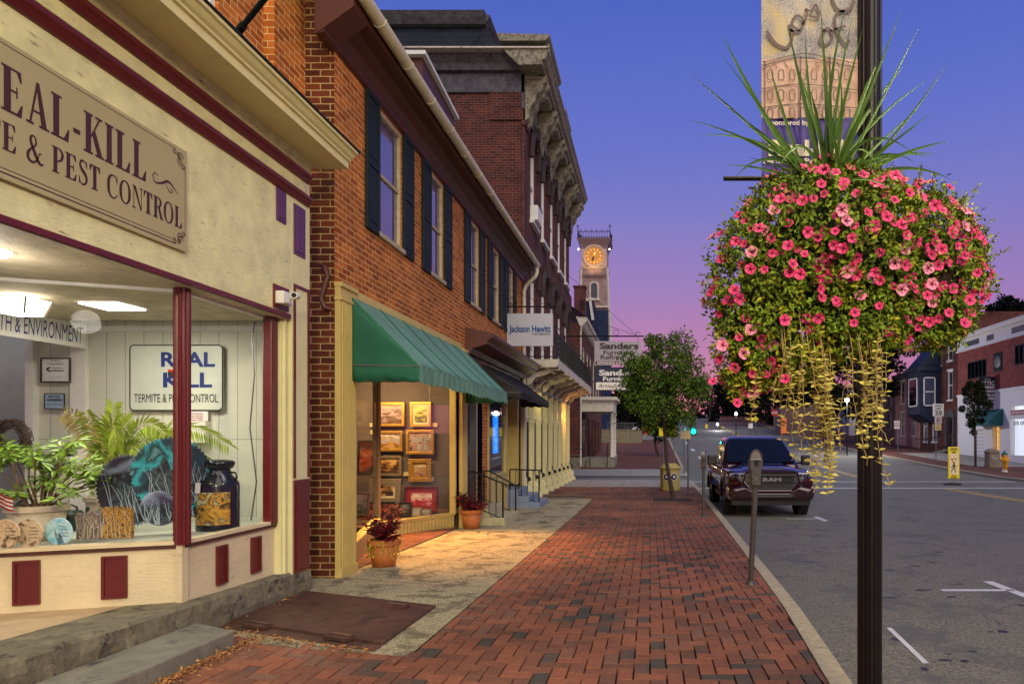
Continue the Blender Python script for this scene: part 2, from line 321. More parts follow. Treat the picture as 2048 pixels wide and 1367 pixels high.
def picmat(name, cols, sc=3, seed=0, emitless=True, dist=1.5, h=None):
    m, nt, b, N, L = newmat(name); t = N.new('ShaderNodeTexCoord'); mp = N.new('ShaderNodeMapping'); mp.inputs['Location'].default_value = (seed*3.1, seed*1.7, seed)
    L.new(t.outputs['Object'], mp.inputs[0]); n = N.new('ShaderNodeTexNoise'); n.inputs['Scale'].default_value = sc; n.inputs['Detail'].default_value = 6; n.inputs['Distortion'].default_value = dist
    L.new(mp.outputs[0], n.inputs['Vector']); c = N.new('ShaderNodeValToRGB'); c.color_ramp.interpolation = 'LINEAR'
    while len(c.color_ramp.elements) < len(cols): c.color_ramp.elements.new(.5)
    for i, (e, q) in enumerate(zip(c.color_ramp.elements, cols)): e.position = .36+.28*i/max(1, len(cols)-1); e.color = lin(q)+(1,)
    fo = n.outputs['Fac']
    if h:                                            # a landscape: paler towards its own top, strokes lying level
        mp.inputs['Scale'].default_value = (.55, 1, 1.5); sp_ = N.new('ShaderNodeSeparateXYZ'); L.new(t.outputs['Object'], sp_.inputs[0])
        q = N.new('ShaderNodeMath'); q.operation = 'MULTIPLY_ADD'; q.inputs[1].default_value = .42/h; q.inputs[2].default_value = -.22; L.new(sp_.outputs['Z'], q.inputs[0])
        q2 = N.new('ShaderNodeMath'); q2.operation = 'ADD'; L.new(q.outputs[0], q2.inputs[0]); L.new(fo, q2.inputs[1]); fo = q2.outputs[0]; cols = sorted(cols, key=sum)
        for i, (e, k) in enumerate(zip(c.color_ramp.elements, cols)): e.position = .32+.36*i/max(1, len(cols)-1); e.color = lin(k)+(1,)
    L.new(fo, c.inputs[0]); L.new(c.outputs[0], b.inputs['Base Color']); b.inputs['Roughness'].default_value = .45; return m
def flat(name, col, rough=.6, metal=0): return mat(name, col, rough, metal, var=.12, bump=0)
M = {}
M['brick_o'] = brickmat('orange_brick', (196,112,44), (146,72,28), (216,180,120), bw=.205, rh=.070, mo=.006)
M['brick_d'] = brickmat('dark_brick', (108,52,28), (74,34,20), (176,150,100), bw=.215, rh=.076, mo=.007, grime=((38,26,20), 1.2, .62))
M['brick_r'] = brickmat('red_brick', (100,50,40), (68,36,32), (130,104,90), bw=.21, rh=.072, mo=.005, grime=((40,24,24), .7, .56))
M['brick_s'] = brickmat('store_brick', (150,62,50), (112,46,40), (150,120,110), bw=.22, rh=.075, mo=.008)
M['brick_p'] = brickmat('pink_brick', (190,140,125), (165,118,105), (190,160,150), bw=.22, rh=.075, mo=.006)
M['cream'] = mat('cream_paint', (220,216,170), .55, var=.10, vs=3, bump=.25, bs=90, dirt=((120,104,74), 9, .66))
M['cream_w'] = mat('weathered_cream', (228,222,166), .6, var=.20, vs=5, bump=.6, bs=70, dirt=((120,110,78), 26, .60), stretch=(1,.22,1))
M['creamtrim'] = mat('cream_trim', (222,214,158), .5, var=.08, bump=.1)
M['kick'] = mat('kickboard_paint', (220,202,160), .55, var=.14, vs=4, bump=.4, bs=50, dirt=((140,110,80), 22, .62), stretch=(.3,.3,1))
M['maroon'] = mat('maroon_paint', (98,26,26), .35, var=.15, bump=.25, bs=70)
M['maroon_d'] = mat('dark_maroon', (80,38,24), .5, var=.2, bump=.15)
M['purple'] = mat('purple_paint', (92,48,92), .45, var=.12, bump=.1)
M['brown'] = mat('brown_cornice', (86,44,36), .5, var=.2, bump=.1)
M['lightwall'] = mat('interior_paint', (200,204,182), .7, var=.06, vs=2, bump=.05)
M['olive'] = mat('olive_cream_paint', (200,176,100), .55, var=.12, vs=4, bump=.15, dirt=((110,90,50), 7, .66))
M['sign_tan'] = mat('tan_sign_board', (176,164,118), .5, var=.06, vs=3, bump=.05)
M['sign_brown'] = flat('dark_brown_paint', (70,34,28), .5)
M['navy'] = flat('navy_paint', (20,30,52), .5)
M['white'] = mat('white_paint', (225,222,215), .5, var=.08, bump=.05)
M['offwhite'] = mat('weathered_white', (205,195,175), .65, var=.22, vs=9, bump=.4, bs=50, dirt=((90,84,70), 6, .56))
M['cornice_w'] = mat('weathered_cornice', (170,162,134), .75, var=.5, vs=9, bump=.8, bs=30, dirt=((104,98,78), 9, .46))
M['woodold'] = mat('old_grey_wood', (84,80,84), .8, var=.5, vs=5, bump=.6, bs=20, dirt=((30,30,34), 8, .55))
M['shutter'] = mat('shutter_paint', (26,38,38), .6, spec=.2, var=.15, bump=.1)
M['frame_y'] = mat('window_frame_paint', (180,164,130), .6, var=.3, vs=12, bump=.3)
M['curtain'] = mat('lace_curtain', (226,222,240), .9, var=.12, vs=14, bump=.3, bs=25)
M['curtain_d'] = mat('dark_interior', (26,26,32), .9, var=.2, bump=0)  # near-black colour stands in for the shade of unlit rooms
M['slate'] = brickmat('slate_shingles', (30,36,46), (20,26,36), (10,12,16), bw=.3, rh=.16, mo=.006, bumps=.8, rough=.6)
M['iron'] = mat('black_iron', (20,20,22), .45, metal=.3, var=.2, bump=.1)
M['pole'] = mat('dark_bronze_pole', (34,29,28), .32, metal=.45, var=.2, bump=.05)
M['gutter'] = mat('cream_gutter', (205,198,170), .35, var=.12, vs=3, bump=0)
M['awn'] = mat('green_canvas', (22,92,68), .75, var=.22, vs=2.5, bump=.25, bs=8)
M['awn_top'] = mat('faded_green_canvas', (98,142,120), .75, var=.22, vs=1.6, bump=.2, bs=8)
M['awn_b'] = mat('black_canvas', (26,20,20), .7, var=.2, bump=.1)
M['stone'] = mat('rough_stone', (124,116,90), .9, var=.45, vs=9, bump=1.0, bs=26, dirt=((54,50,42), 7, .55))
M['stepstone'] = mat('grey_step_stone', (128,124,106), .8, var=.3, vs=7, bump=.5, bs=60, dirt=((66,64,60), 5, .58))
M['landing'] = mat('landing_concrete', (196,170,128), .85, var=.18, vs=5, bump=.3)
M['concrete'] = mat('exposed_aggregate', (176,162,124), .9, var=.8, vs=60, bump=1.0, bs=120, dirt=((112,100,74), 2.6, .50), det=3, cracks=(.8,.008,(60,54,42)))
M['conc2'] = mat('plain_concrete', (150,142,132), .85, var=.25, vs=3, bump=.3, dirt=((96,90,84), 1.5, .6))
M['kerb'] = mat('kerb_concrete', (172,158,128), .85, var=.3, vs=18, bump=.5, bs=80, dirt=((110,100,82), 5, .62))
M['asphalt'] = mat('asphalt', (120,115,104), .85, var=.75, vs=48, bump=.7, bs=150, dirt=((92,91,88), 1.1, .52), det=3, spec=.3, cracks=(.35,.006,(84,84,84)))
M['sand'] = mat('joint_sand', (38,26,22), .95, var=.3, bump=.3)
M['ground'] = mat('earth', (60,58,54), .95, var=.3, vs=.3, bump=0)
M['rust'] = mat('rusty_steel', (92,60,46), .6, metal=.1, var=.55, vs=3, bump=.3, bs=40, dirt=((60,42,34), 3.5, .54))
M['yellowline'] = mat('yellow_road_paint', (205,165,50), .7, var=.3, vs=20, bump=0, dirt=((90,80,60), 9, .62))
M['whiteline'] = mat('white_road_paint', (200,198,196), .7, var=.2, vs=20, bump=0, dirt=((110,110,112), 8, .64))
M['glass'] = glass('shop_glass', refl=.0, smudge=.01, fk=.22)
M['glass_w'] = glass('window_glass', refl=.26, smudge=.01)
M['glass_far'] = flat('far_window_glass', (34,36,48), .35)
M['terra'] = mat('terracotta', (178,104,48), .7, var=.2, vs=6, bump=.2)
M['potcream'] = mat('cream_pot', (200,186,160), .5, var=.08, bump=.05)
M['soil'] = mat('soil', (50,36,26), .95, var=.3, bump=.8, bs=40)
M['leaf'] = mat(name='green_leaf', spec=.15, col=(124,146,46), rough=.55, var=.3, island=.5, bump=0)
M['leaf_y'] = mat(name='lime_leaf', spec=.15, col=(176,170,48), rough=.5, var=.25, island=.35, bump=0)
M['leaf_pl'] = mat('palm_leaf', (130,150,40), .45, var=.2, island=.45, bump=0)
M['leaf_tree'] = mat(name='tree_leaf', spec=.15, col=(80,108,40), rough=.6, var=.3, island=.5, bump=0)
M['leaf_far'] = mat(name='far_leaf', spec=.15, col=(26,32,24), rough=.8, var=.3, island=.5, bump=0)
M['coleus'] = mat('coleus_leaf', (120,30,42), .5, var=.4, vs=40, island=.5, bump=0)
M['dry'] = mat('dried_leaf', (168,116,58), .8, var=.4, island=.5, bump=0)
M['blade'] = mat('spike_blade', (74,104,38), .55, spec=.25, var=.25, vs=8, island=.35, bump=0)
M['bark'] = mat('bark', (70,56,46), .9, var=.4, vs=20, bump=.8, bs=30)
M['pink'] = mat('petunia_pink', (228,58,118), .55, var=.12, vs=60, bump=0)
M['pink2'] = mat('petunia_pale', (238,140,170), .55, var=.12, vs=60, bump=0)
M['pinkthroat'] = flat('petunia_throat', (120,16,50))
M['vein'] = mat(name='vine_leaf', spec=.15, col=(198,184,92), rough=.5, var=.2, island=.35, bump=0)
M['gold'] = mat('gold_frame', (212,160,60), .35, metal=.6, var=.25, vs=30, bump=.4, bs=60)
M['redmat'] = flat('red_mat', (150,22,26))
M['pewter'] = mat('pewter_frame', (150,130,100), .45, metal=.3, var=.2, vs=20, bump=.3)
M['darkframe'] = flat('dark_frame', (40,26,20), .4)
M['galwall'] = mat('gallery_wall', (104,90,80), .85, var=.1, vs=3, bump=.1)
M['tag'] = flat('price_tag_paper', (225,205,150))
M['redpaint'] = mat('truck_maroon', (48,6,14), .16, metal=.35, var=.05, bump=0, coat=1.0)
M['tyre'] = mat('tyre_rubber', (22,22,23), .85, var=.2, bump=.4, bs=80)
M['chrome'] = flat('chrome', (190,192,196), .15, 1.0)
M['blackpl'] = flat('black_plastic', (14,14,16), .4)
M['carglass'] = mat('tinted_glass', (8,12,20), .1, var=.1, bump=0, spec=.22)
M['lampglass'] = flat('headlamp_lens', (170,174,180), .08, .6)
M['meter'] = mat('meter_paint', (96,92,84), .4, metal=.5, var=.3, vs=20, bump=.2)
M['galv'] = mat('galvanised_steel', (120,120,122), .45, metal=.6, var=.15, bump=0)
M['aggreg'] = mat('yellow_aggregate', (190,168,96), .9, var=.5, vs=70, bump=.6, bs=90, det=3)
M['aggreg_g'] = mat('grey_aggregate', (140,126,104), .9, var=.5, vs=50, bump=.6, bs=90, det=3)
M['signyel'] = flat('sign_yellow', (226,200,20))
M['signor'] = flat('sign_orange', (235,50,22))
M['black'] = flat('black_paint', (12,12,12))
M['blue'] = flat('blue_paint', (24,46,120))
M['red'] = flat('red_sign_paint', (170,24,20))
M['lampwarm'] = emis('warm_lamp', (255,214,150), 5)
M['lampcool'] = emis('cool_lamp', (235,240,255), 14)
M['panelglow'] = emis('ceiling_panel_glow', (255,244,226), 5)
M['neon'] = emis('blue_led', (20,130,255), 2.2)
M['greenlamp'] = emis('green_signal', (0,255,210), 18)
M['clockglow'] = emis('clock_dial_glow', (170,112,44), .5)
M['clockgold'] = emis('clock_gold', (255,190,80), 1.0)
M['clap'] = brickmat('tower_shingles', (170,140,126), (150,122,112), (70,56,54), bw=3, rh=.22, mo=.02, bumps=.7)
M['clapblue'] = brickmat('blue_shingles', (44,54,84), (36,44,72), (20,24,40), bw=.25, rh=.22, mo=.015, bumps=.5)
M['bluestep'] = mat('blue_grey_step', (120,132,152), .6, var=.15, bump=.15)
M['palestep'] = mat('pale_concrete_step', (176,168,128), .75, var=.2, bump=.4, dirt=((110,104,80), 8, .6))
M['pavers'] = None
def pavermat():
    m, nt, b, N, L = newmat('clay_pavers'); b.inputs['Roughness'].default_value = .8; b.inputs['Specular IOR Level'].default_value = .3
    g = N.new('ShaderNodeNewGeometry'); c = N.new('ShaderNodeValToRGB'); cols = [(0,(74,68,58)),(.10,(88,74,62)),(.18,(110,74,56)),(.5,(128,80,58)),(.85,(144,88,62)),(1,(120,86,68))]
    while len(c.color_ramp.elements) < len(cols): c.color_ramp.elements.new(.5)
    for e, (p, q) in zip(c.color_ramp.elements, cols): e.position = p; e.color = lin(q)+(1,)
    t = N.new('ShaderNodeTexCoord'); nc = N.new('ShaderNodeTexNoise'); nc.inputs['Scale'].default_value = 1.1; L.new(t.outputs['Object'], nc.inputs['Vector'])
    q1 = N.new('ShaderNodeMath'); q1.operation = 'MULTIPLY_ADD'; q1.inputs[1].default_value = .9; q1.inputs[2].default_value = -.42; L.new(nc.outputs['Fac'], q1.inputs[0])
    q2 = N.new('ShaderNodeMath'); q2.operation = 'ADD'; q2.use_clamp = True; L.new(g.outputs['Random Per Island'], q2.inputs[0]); L.new(q1.outputs[0], q2.inputs[1]); L.new(q2.outputs[0], c.inputs[0])
    n = N.new('ShaderNodeTexNoise'); n.inputs['Scale'].default_value = 30; n.inputs['Detail'].default_value = 6; n.inputs['Roughness'].default_value = .8; L.new(t.outputs['Object'], n.inputs['Vector'])
    n0 = N.new('ShaderNodeTexNoise'); n0.inputs['Scale'].default_value = .9; n0.inputs['Detail'].default_value = 6; L.new(t.outputs['Object'], n0.inputs['Vector'])
    a = N.new('ShaderNodeMath'); a.operation = 'MULTIPLY'; L.new(n.outputs['Fac'], a.inputs[0]); L.new(n0.outputs['Fac'], a.inputs[1])
    mr = N.new('ShaderNodeMapRange'); mr.inputs[1].default_value = .1; mr.inputs[2].default_value = .42; mr.inputs[3].default_value = .5; mr.inputs[4].default_value = 1.45; L.new(a.outputs[0], mr.inputs[0])
    v = N.new('ShaderNodeVectorMath'); v.operation = 'SCALE'; L.new(c.outputs[0], v.inputs[0]); L.new(mr.outputs[0], v.inputs['Scale']); L.new(v.outputs[0], b.inputs['Base Color'])
    bp = N.new('ShaderNodeBump'); bp.inputs['Strength'].default_value = .5; bp.inputs['Distance'].default_value = .005; L.new(n.outputs['Fac'], bp.inputs['Height']); L.new(bp.outputs[0], b.inputs['Normal']); return m
M['pavers'] = pavermat()
M['farpave'] = brickmat('far_paver_brick', (122,78,62), (94,60,50), (66,44,44), bw=.2, rh=.1, mo=.006, bumps=.3)
# ================= GROUND =================
def ys_(a, b, st):
    n = max(1, int(round((b-a)/st))); return [a+(b-a)*i/n for i in range(n+1)]
def sheet(mb, xa, xb, ys, dz):
    for a, b in zip(ys, ys[1:]):
        fa = xa if callable(xa) else (lambda y: xa); fb = xb if callable(xb) else (lambda y: xb)
        mb.quad((fa(a), a, gz(a)+dz), (fb(a), a, gz(a)+dz), (fb(b), b, gz(b)+dz), (fa(b), b, gz(b)+dz))
def struct(o): o['kind'] = 'structure'; return o
YS = ys_(-40, 80, 2)+ys_(80, 700, 10)[1:]
m = MB(); sheet(m, -500, 500, YS, -.30); struct(m.build('ground', M['ground'], fixn=False))
RD = -.12; XR = 16.3
m = MB(); sheet(m, lambda y: xk(y)-.02, XR+.02, YS, RD)
struct(m.build('road', M['asphalt'], fixn=False))
m = MB(); sheet(m, -40, lambda y: xk(y)-.15, ys_(28.7, 31.3, 1.3), -.035); struct(m.build('side_alley', M['asphalt'], fixn=False))
m = MB()
sheet(m, -9, lambda y: xk(y)-.02, ys_(-12, 28.7, 1), -.05); struct(m.build('paver_bed', M['sand'], fixn=False))
# concrete strip slabs
m = MB(); js = [1.0, 2.6, 4.49]
def shear(x): return -.07*min(x, 0)**2 if False else -.43*0
def shy(x, y): return y+(.055*(min(x, 0.0))**2 if y < 14 else .055*(min(x, 0))**2*max(0, (20-y)/6))
def slab(m, x0, x1, y0, y1, dz=0, g=.006, warp=True):
    nx = 4; pts = []
    for i in range(nx):
        a = x0+(x1-x0)*i/nx; b = x0+(x1-x0)*(i+1)/nx
        if i == 0: a += g
        if i == nx-1: b -= g
        q = []
        for (x, y) in ((a, y0+g), (b, y0+g), (b, y1-g), (a, y1-g)):
            yy = shy(x, y)-.055*1.65**2 if warp else y
            q.append((x, yy, gz(yy)+dz))
        m.quad(*q)
for a, b in zip([4.55, 6.9, 8.4, 9.9, 11.4, 12.9, 14.4, 15.9, 17.5], [6.9, 8.4, 9.9, 11.4, 12.9, 14.4, 15.9, 17.5, 19.3]):
    slab(m, -3.75, -1.65, a, b)
struct(m.build('concrete_walk', M['concrete'], fixn=False))
m = MB()
for i in range(4): slab(m, -3.8+i*1.37, -3.8+(i+1)*1.37, 24.4, 28.7, warp=False)
for i in range(5): slab(m, -12+i*2.76, -12+(i+1)*2.76, 31.3, 35.8, warp=False)
struct(m.build('concrete_apron', M['conc2'], fixn=False))
m = MB(); sheet(m, -12, lambda y: xk(y)-.14, ys_(35.8, 66, 1), 0); struct(m.build('far_brick_sidewalk', M['farpave'], fixn=False))
m = MB(); sheet(m, -60, lambda y: xk(y)-.14, ys_(66, 200, 4), -.01); struct(m.build('far_verge', M['conc2'], fixn=False))
# herringbone pavers, every brick a low block, all in one paving surface
m = MB(); rp = random.Random(3); W_ = .105
def paver(x0, x1, y0, y1, lo, hi):
    x0 = max(x0, lo); x1 = min(x1, hi)
    if x1-x0 < .03: return
    g = .0048; t = rp.uniform(-.0026, .0026); q = []
    for (x, y) in ((x0+g, y0+g), (x1-g, y0+g), (x1-g, y1-g), (x0+g, y1-g)):
        yy = shy(x, y); q.append((x, yy, gz(yy)+t+rp.uniform(-.0012, .0012)))
    low = [(a, b, c-.04) for a, b, c in q]; ctr = [sum(p[i] for p in q)/4 for i in range(3)]
    tops = [tuple(ctr[i]+(p[i]-ctr[i])*(.97 if i < 2 else 1) for i in range(3)) for p in q]
    mid = [(a, b, c-.004) for a, b, c in q]
    m.add(tops+mid+low, [(0,1,2,3)]+[(4+i, 4+(i+1) % 4, (i+1) % 4, i) for i in range(4)]+[(8+i, 8+(i+1) % 4, 4+(i+1) % 4, 4+i) for i in range(4)])
ny0, ny1 = int(1.6/W_), int(24.4/W_); nx0, nx1 = int(-3.7/W_)-1, int(1.7/W_)+1
for iy in range(ny0, ny1):
    for ix in range(nx0, nx1):
        c = (ix-iy) % 4; x, y = ix*W_, iy*W_
        near = shy(-1.65, y) < 4.62 or shy(-1.65, y) > 19.35
        lo = (-3.8 if near else -1.65); hi = xk(y)-.15
        if c == 0: paver(x, x+2*W_, y, y+W_, lo, hi)
        elif c == 3: paver(x, x+W_, y, y+2*W_, lo, hi)
struct(m.build('brick_sidewalk', M['pavers'], fixn=False))
# kerbs
m = MB()
def kerbrun(m, ya, yb, xo, w, side=1, top=.006):
    y = ya
    while y < yb:
        e = min(y+3.0, yb); k = max(1, int(e-y))
        for i in range(k):
            a = y+(e-y)*i/k+(.004 if i == 0 else 0); b = y+(e-y)*(i+1)/k-(.004 if i == k-1 else 0)
            pts = []
            for yy in (a, b):
                x = xo(yy); pts.append([(x-side*w, yy, gz(yy)-.25), (x, yy, gz(yy)-.25), (x, yy, gz(yy)+top-.02), (x-side*.018, yy, gz(yy)+top), (x-side*w, yy, gz(yy)+top)])
            A, B = pts; m.add(A+B, [(0,1,2,3,4),(9,8,7,6,5)]+[(j, (j+1) % 5, 5+(j+1) % 5, 5+j) for j in range(5)])
        y = e
kerbrun(m, -6, 28.2, xk, .15); kerbrun(m, 31.8, 200, xk, .15)
struct(m.build('kerb', M['kerb']))
m = MB(); kerbrun(m, -10, 200, lambda y: XR, .18, -1); struct(m.build('far_kerb', M['kerb']))
m = MB(); sheet(m, XR+.17, 60, ys_(-10, 200, 3), 0); struct(m.build('far_sidewalk', M['farpave'], fixn=False))
m = MB(); sheet(m, XR+2.0, 40, ys_(36, 49, 1), .004); struct(m.build('shop_forecourt', M['conc2'], fixn=False))
# road paint
def strip(m, x0, x1, y0, y1, dz=.004):
    n = max(1, int(abs(x1-x0)/2)); ny = max(1, int(abs(y1-y0)/2))
    for j in range(ny):
        for i in range(n):
            a = x0+(x1-x0)*i/n; b = x0+(x1-x0)*(i+1)/n; c = y0+(y1-y0)*j/ny; d = y0+(y1-y0)*(j+1)/ny
            m.quad((a, c, gz(c)+RD+dz), (b, c, gz(c)+RD+dz), (b, d, gz(d)+RD+dz), (a, d, gz(d)+RD+dz))
m = MB()
strip(m, 1.9, 16.0, 25.3, 25.6); strip(m, 1.9, 16.0, 29.0, 29.3)
for i in range(7): strip(m, 3.5-.15, 3.5+.15, 44+i*9, 47+i*9)
strip(m, 3.1, 3.9, 15.0, 15.1); strip(m, 3.8, 3.92, 14.6, 15.5)
strip(m, 3.2, 4.0, 7.25, 7.35); strip(m, 3.9, 4.02, 6.9, 7.8)
a, b = G(1778, 1255, RD), G(1852, 1326, RD); e_ = Vector((.022, 0, .004)); m.quad(a-e_+Vector((0,0,.008)), a+e_, b+e_, b-e_+Vector((0,0,.008)))
struct(m.build('white_road_markings', M['whiteline'], fixn=False))
m = MB(); strip(m, 10.95, 11.06, 8, 25); strip(m, 11.22, 11.33, 8, 25); strip(m, 9.9, 10.0, 32, 120); strip(m, 10.15, 10.25, 32, 120)
struct(m.build('yellow_centre_line', M['yellowline'], fixn=False))
# tar patches and oil spots on the road
m = MB(); rt = random.Random(5)
for i in range(80):
    cx, cy = rt.uniform(1.9, 4.6), rt.uniform(4.2, 14); L_ = rt.uniform(.015, .09); h = rt.uniform(.006, .03); n = 9; pts = []
    for k in range(n):
        a = 6.283*k/n; x = cx+math.cos(a)*L_*rt.uniform(.7, 1.2); y = cy+math.sin(a)*h*1.6*rt.uniform(.6, 1.3); pts.append((x, y, gz(y)+RD+.003))
    m.add(pts, [tuple(range(n))])
tag(struct(m.build('oil_spots', mat('oil_stain', (42,42,44), .6, bump=0), fixn=False)))
# metal grate in the walk
gr = thing('sidewalk_grate', (-2.6, 19.9, gz(19.9)), 'rectangular steel grating set into the pavement by the far end of the concrete strip', 'grate')
m = MB(); m.box(-3.35, -1.95, 19.45, 19.5, gz(19.4)-.03, gz(19.9)+.012); m.box(-3.35, -1.95, 20.4, 20.45, gz(20.4)-.03, gz(19.9)+.012)
m.build('rim', M['galv'], gr)
m = MB()
for i in range(30): m.box(-3.35+i*.048, -3.335+i*.048, 19.5, 20.4, gz(19.9)-.03, gz(19.9)+.008)
m.build('grating', M['iron'], gr)
# cellar hatch
g0 = gz(5.6)
ht = thing('cellar_hatch', (-2.7, 5.6, g0), 'rusty steel double cellar doors lying flush in the pavement beside the stone ledge', 'hatch')
def hp(x, t, dz):          # t 0 near edge .. 1 far edge
    y = 4.66+(6.0-4.66)*t+.42*(-1.93-x); return (x, y, gz(y)+dz)
for k, (a, b) in enumerate(((.0, .095), (.11, .545), (.565, 1.0))):
    m = MB(); m.prism([hp(-3.44, a, .0), hp(-1.93, a, .0), hp(-1.93, b, .0), hp(-3.44, b, .0)], (0, 0, .010 if k == 0 else .026 if k == 1 else .020)); m.build('frame_strip' if k == 0 else 'hatch_door', M['rust'], ht, bevel=.003)
for (x, t) in ((-3.1, .08), (-2.3, .08), (-2.25, .82)):
    p = Vector(hp(x, t, .024)); m = MB(); m.obox(p+Vector((0,0,.008)), (.10, -.04, -.002), (.02, .05, 0), (0, 0, .012)); m.tube([p+Vector((-.09,.05,.024)), p+Vector((.11,-.03,.022))], .016, 6); m.build('hinge', M['rust'], ht)
# stone ledge and lower step
lg = thing('stone_ledge', (-3.65, 5, gz(5)), 'long rough grey stone ledge under the cream shopfront', 'ledge')
rs = random.Random(11); m = MB()
ysl = ys_(2.0, 6.75, .12); zt = lambda y: -1.19-(y-3.53)*.034
A = []
for y in ysl:
    j = lambda a: rs.uniform(-a, a)
    A.append([(-3.90, y, zt(y)+j(.002)), (-3.47+j(.006), y, zt(y)+j(.004)), (-3.45+j(.008), y, zt(y)-.02), (-3.44+j(.014), y, zt(y)-.09+j(.01)), (-3.44+j(.014), y, zt(y)-.17+j(.01)), (-3.45, y, gz(y)-.05)])
n = 6; m.add([p for r_ in A for p in r_], [(i*n+k, i*n+k+1, (i+1)*n+k+1, (i+1)*n+k) for i in range(len(A)-1) for k in range(n-1)]+[tuple(range(n))[::-1], tuple(range((len(A)-1)*n, len(A)*n))])
m.build('stone', M['stone'], lg)
st = thing('stone_step', (-3.2, 3.5, gz(3.5)), 'smooth grey stone step lying below the ledge in the lower left corner', 'step')
m = MB(); m.prism([(-3.43, 1.8, gz(1.8)-.02), (-3.0, 1.8, gz(1.8)-.02), (-3.0, 4.80, gz(4.8)-.02), (-3.43, 5.02, gz(5.0)-.02)], (0, 0, .135)); m.build('tread', M['stepstone'], st, bevel=.012)
m = MB()   # entry landing
m.add([(-3.88, 2.0, zt(2)+.002), (-3.88, 4.98, zt(4.98)+.002), (-4.57, 4.72, -1.235), (-7, 3.8, -1.2), (-7, 2, -1.15)], [(0,1,2,3,4)]); struct(m.build('entry_landing', M['landing'], fixn=False))
# fallen leaves
def leafq(mb, p, d, nrm, L_, Wd, fold=.25):
    p, d = Vector(p), Vector(d).normalized(); s = d.cross(Vector(nrm)); s = s.normalized() if s.length > 1e-5 else d.orthogonal().normalized(); n = s.cross(d)
    mb.add([p, p+d*L_*.45+s*Wd/2+n*Wd*fold, p+d*L_, p+d*L_*.45-s*Wd/2+n*Wd*fold], [(0, 1, 2), (0, 2, 3)])
m = MB(); rl = random.Random(21)
def gx(): return rl.gauss(0, 1)
for i in range(850):
    t = rl.random()
    if t < .62: y = rl.uniform(3.6, 5.0); x = -2.97+abs(rl.gauss(0, .06+.04*max(0, y-4.2)))
    elif t < .82: x = rl.uniform(-3.3, -1.95); y = 4.62+.42*(-1.93-x)-abs(rl.gauss(0, .05))
    elif t < .95: y = rl.uniform(4.7, 6.6); x = -3.42+abs(rl.gauss(0, .05))
    else: x = rl.uniform(-3.4, 1.2); y = rl.uniform(3, 14)
    leafq(m, (x, y, gz(y)+rl.uniform(.012, .028)), (gx(), gx(), gx()*.25), (gx()*.4, gx()*.4, 1), rl.uniform(.015, .045), rl.uniform(.01, .02))
tag(m.build('leaf_litter', M['dry'], fixn=False), 'dry brown fallen leaves gathered along the step and cellar hatch', 'leaf litter', kind='stuff')

# ================= PEST CONTROL SHOP =================
M['beadb'] = brickmat('beadboard', (208,208,192), (202,202,186), (150,148,136), bw=.19, rh=20, mo=.004, bumps=.4, var=.06, off=0)
M['dustgrey'] = mat('shadowy_interior', (160,162,156), .8, var=.1)
shop = thing('shop_building', (-3.6, 5, -1.27), 'cream wooden shopfront with maroon and purple trim, corner display window and deep cornice', 'shop building')
m = MB()
m.wall('x', -3.94, -2, 6.78, 2.95, 9, [(5.0, 6.08, 3.75, 5.6)], .1); m.wall('x', -3.83, 6.78, 7.39, 2.6, 9); m.quad((-3.94,6.78,2.6), (-3.83,6.78,2.6), (-3.83,6.78,9), (-3.94,6.78,9))
m.quad((-3.83,7.385,2), (-9,7.385,2), (-9,7.385,9), (-3.83,7.385,9))
m.build('brick_wall', M['brick_o'], shop, fixn=False)
wn = MB(); wn.box(-4.04, -3.98, 5.0, 5.06, 3.75, 5.6); wn.box(-4.04, -3.98, 6.02, 6.08, 3.75, 5.6); wn.box(-4.04, -3.9, 4.95, 6.1, 3.68, 3.78); wn.box(-4.04, -3.98, 5.06, 6.02, 4.6, 4.66)
w1 = wn.build('window_frame', M['white'], shop); m = MB(); m.quad((-4.02,5.06,3.78),(-4.02,6.02,3.78),(-4.02,6.02,5.6),(-4.02,5.06,5.6)); m.build('pane', M['glass_w'], w1); m = MB(); m.quad((-4.1,5.0,3.75),(-4.1,6.08,3.75),(-4.1,6.08,5.6),(-4.1,5.0,5.6)); m.build('curtain', M['curtain'], w1)
m = MB(); m.box(-3.57, -3.45, 1.0, 6.60, 1.19, 2.80)
m.build('frieze', M['cream_w'], shop)
for z in (2.375, 2.605):
    m = MB(); m.profY([(-3.45, z-.05), (-3.43, z-.045), (-3.41, z-.012), (-3.415, z), (-3.40, z+.012), (-3.395, z+.04), (-3.45, z+.05)], .9, 6.70); m.build('maroon_moulding', M['maroon'], shop)
m = MB(); m.profY([(-3.45, 2.45), (-3.435, 2.45), (-3.435, 2.525), (-3.45, 2.54)], .9, 6.66); m.build('frieze_board', M['cream_w'], shop)
m = MB(); m.profY([(-3.58, 1.15), (-3.43, 1.15), (-3.43, 1.185), (-3.46, 1.20), (-3.58, 1.20)], 1.0, 6.36); m.build('lower_bead', M['maroon'], shop)
m = MB(); m.profY([(-3.58, 2.735), (-3.06, 2.735), (-3.06, 2.80), (-3.035, 2.805), (-3.035, 2.825), (-3.01, 2.84), (-2.985, 2.87), (-2.96, 2.875), (-2.96, 2.90), (-3.58, 2.91)], .8, 6.75); m.build('cornice', M['creamtrim'], shop)
m = MB(); m.profY([(-3.45, 2.66), (-3.425, 2.66), (-3.40, 2.70), (-3.37, 2.735), (-3.45, 2.735)], .9, 6.68); m.build('bed_moulding', M['cream_w'], shop)
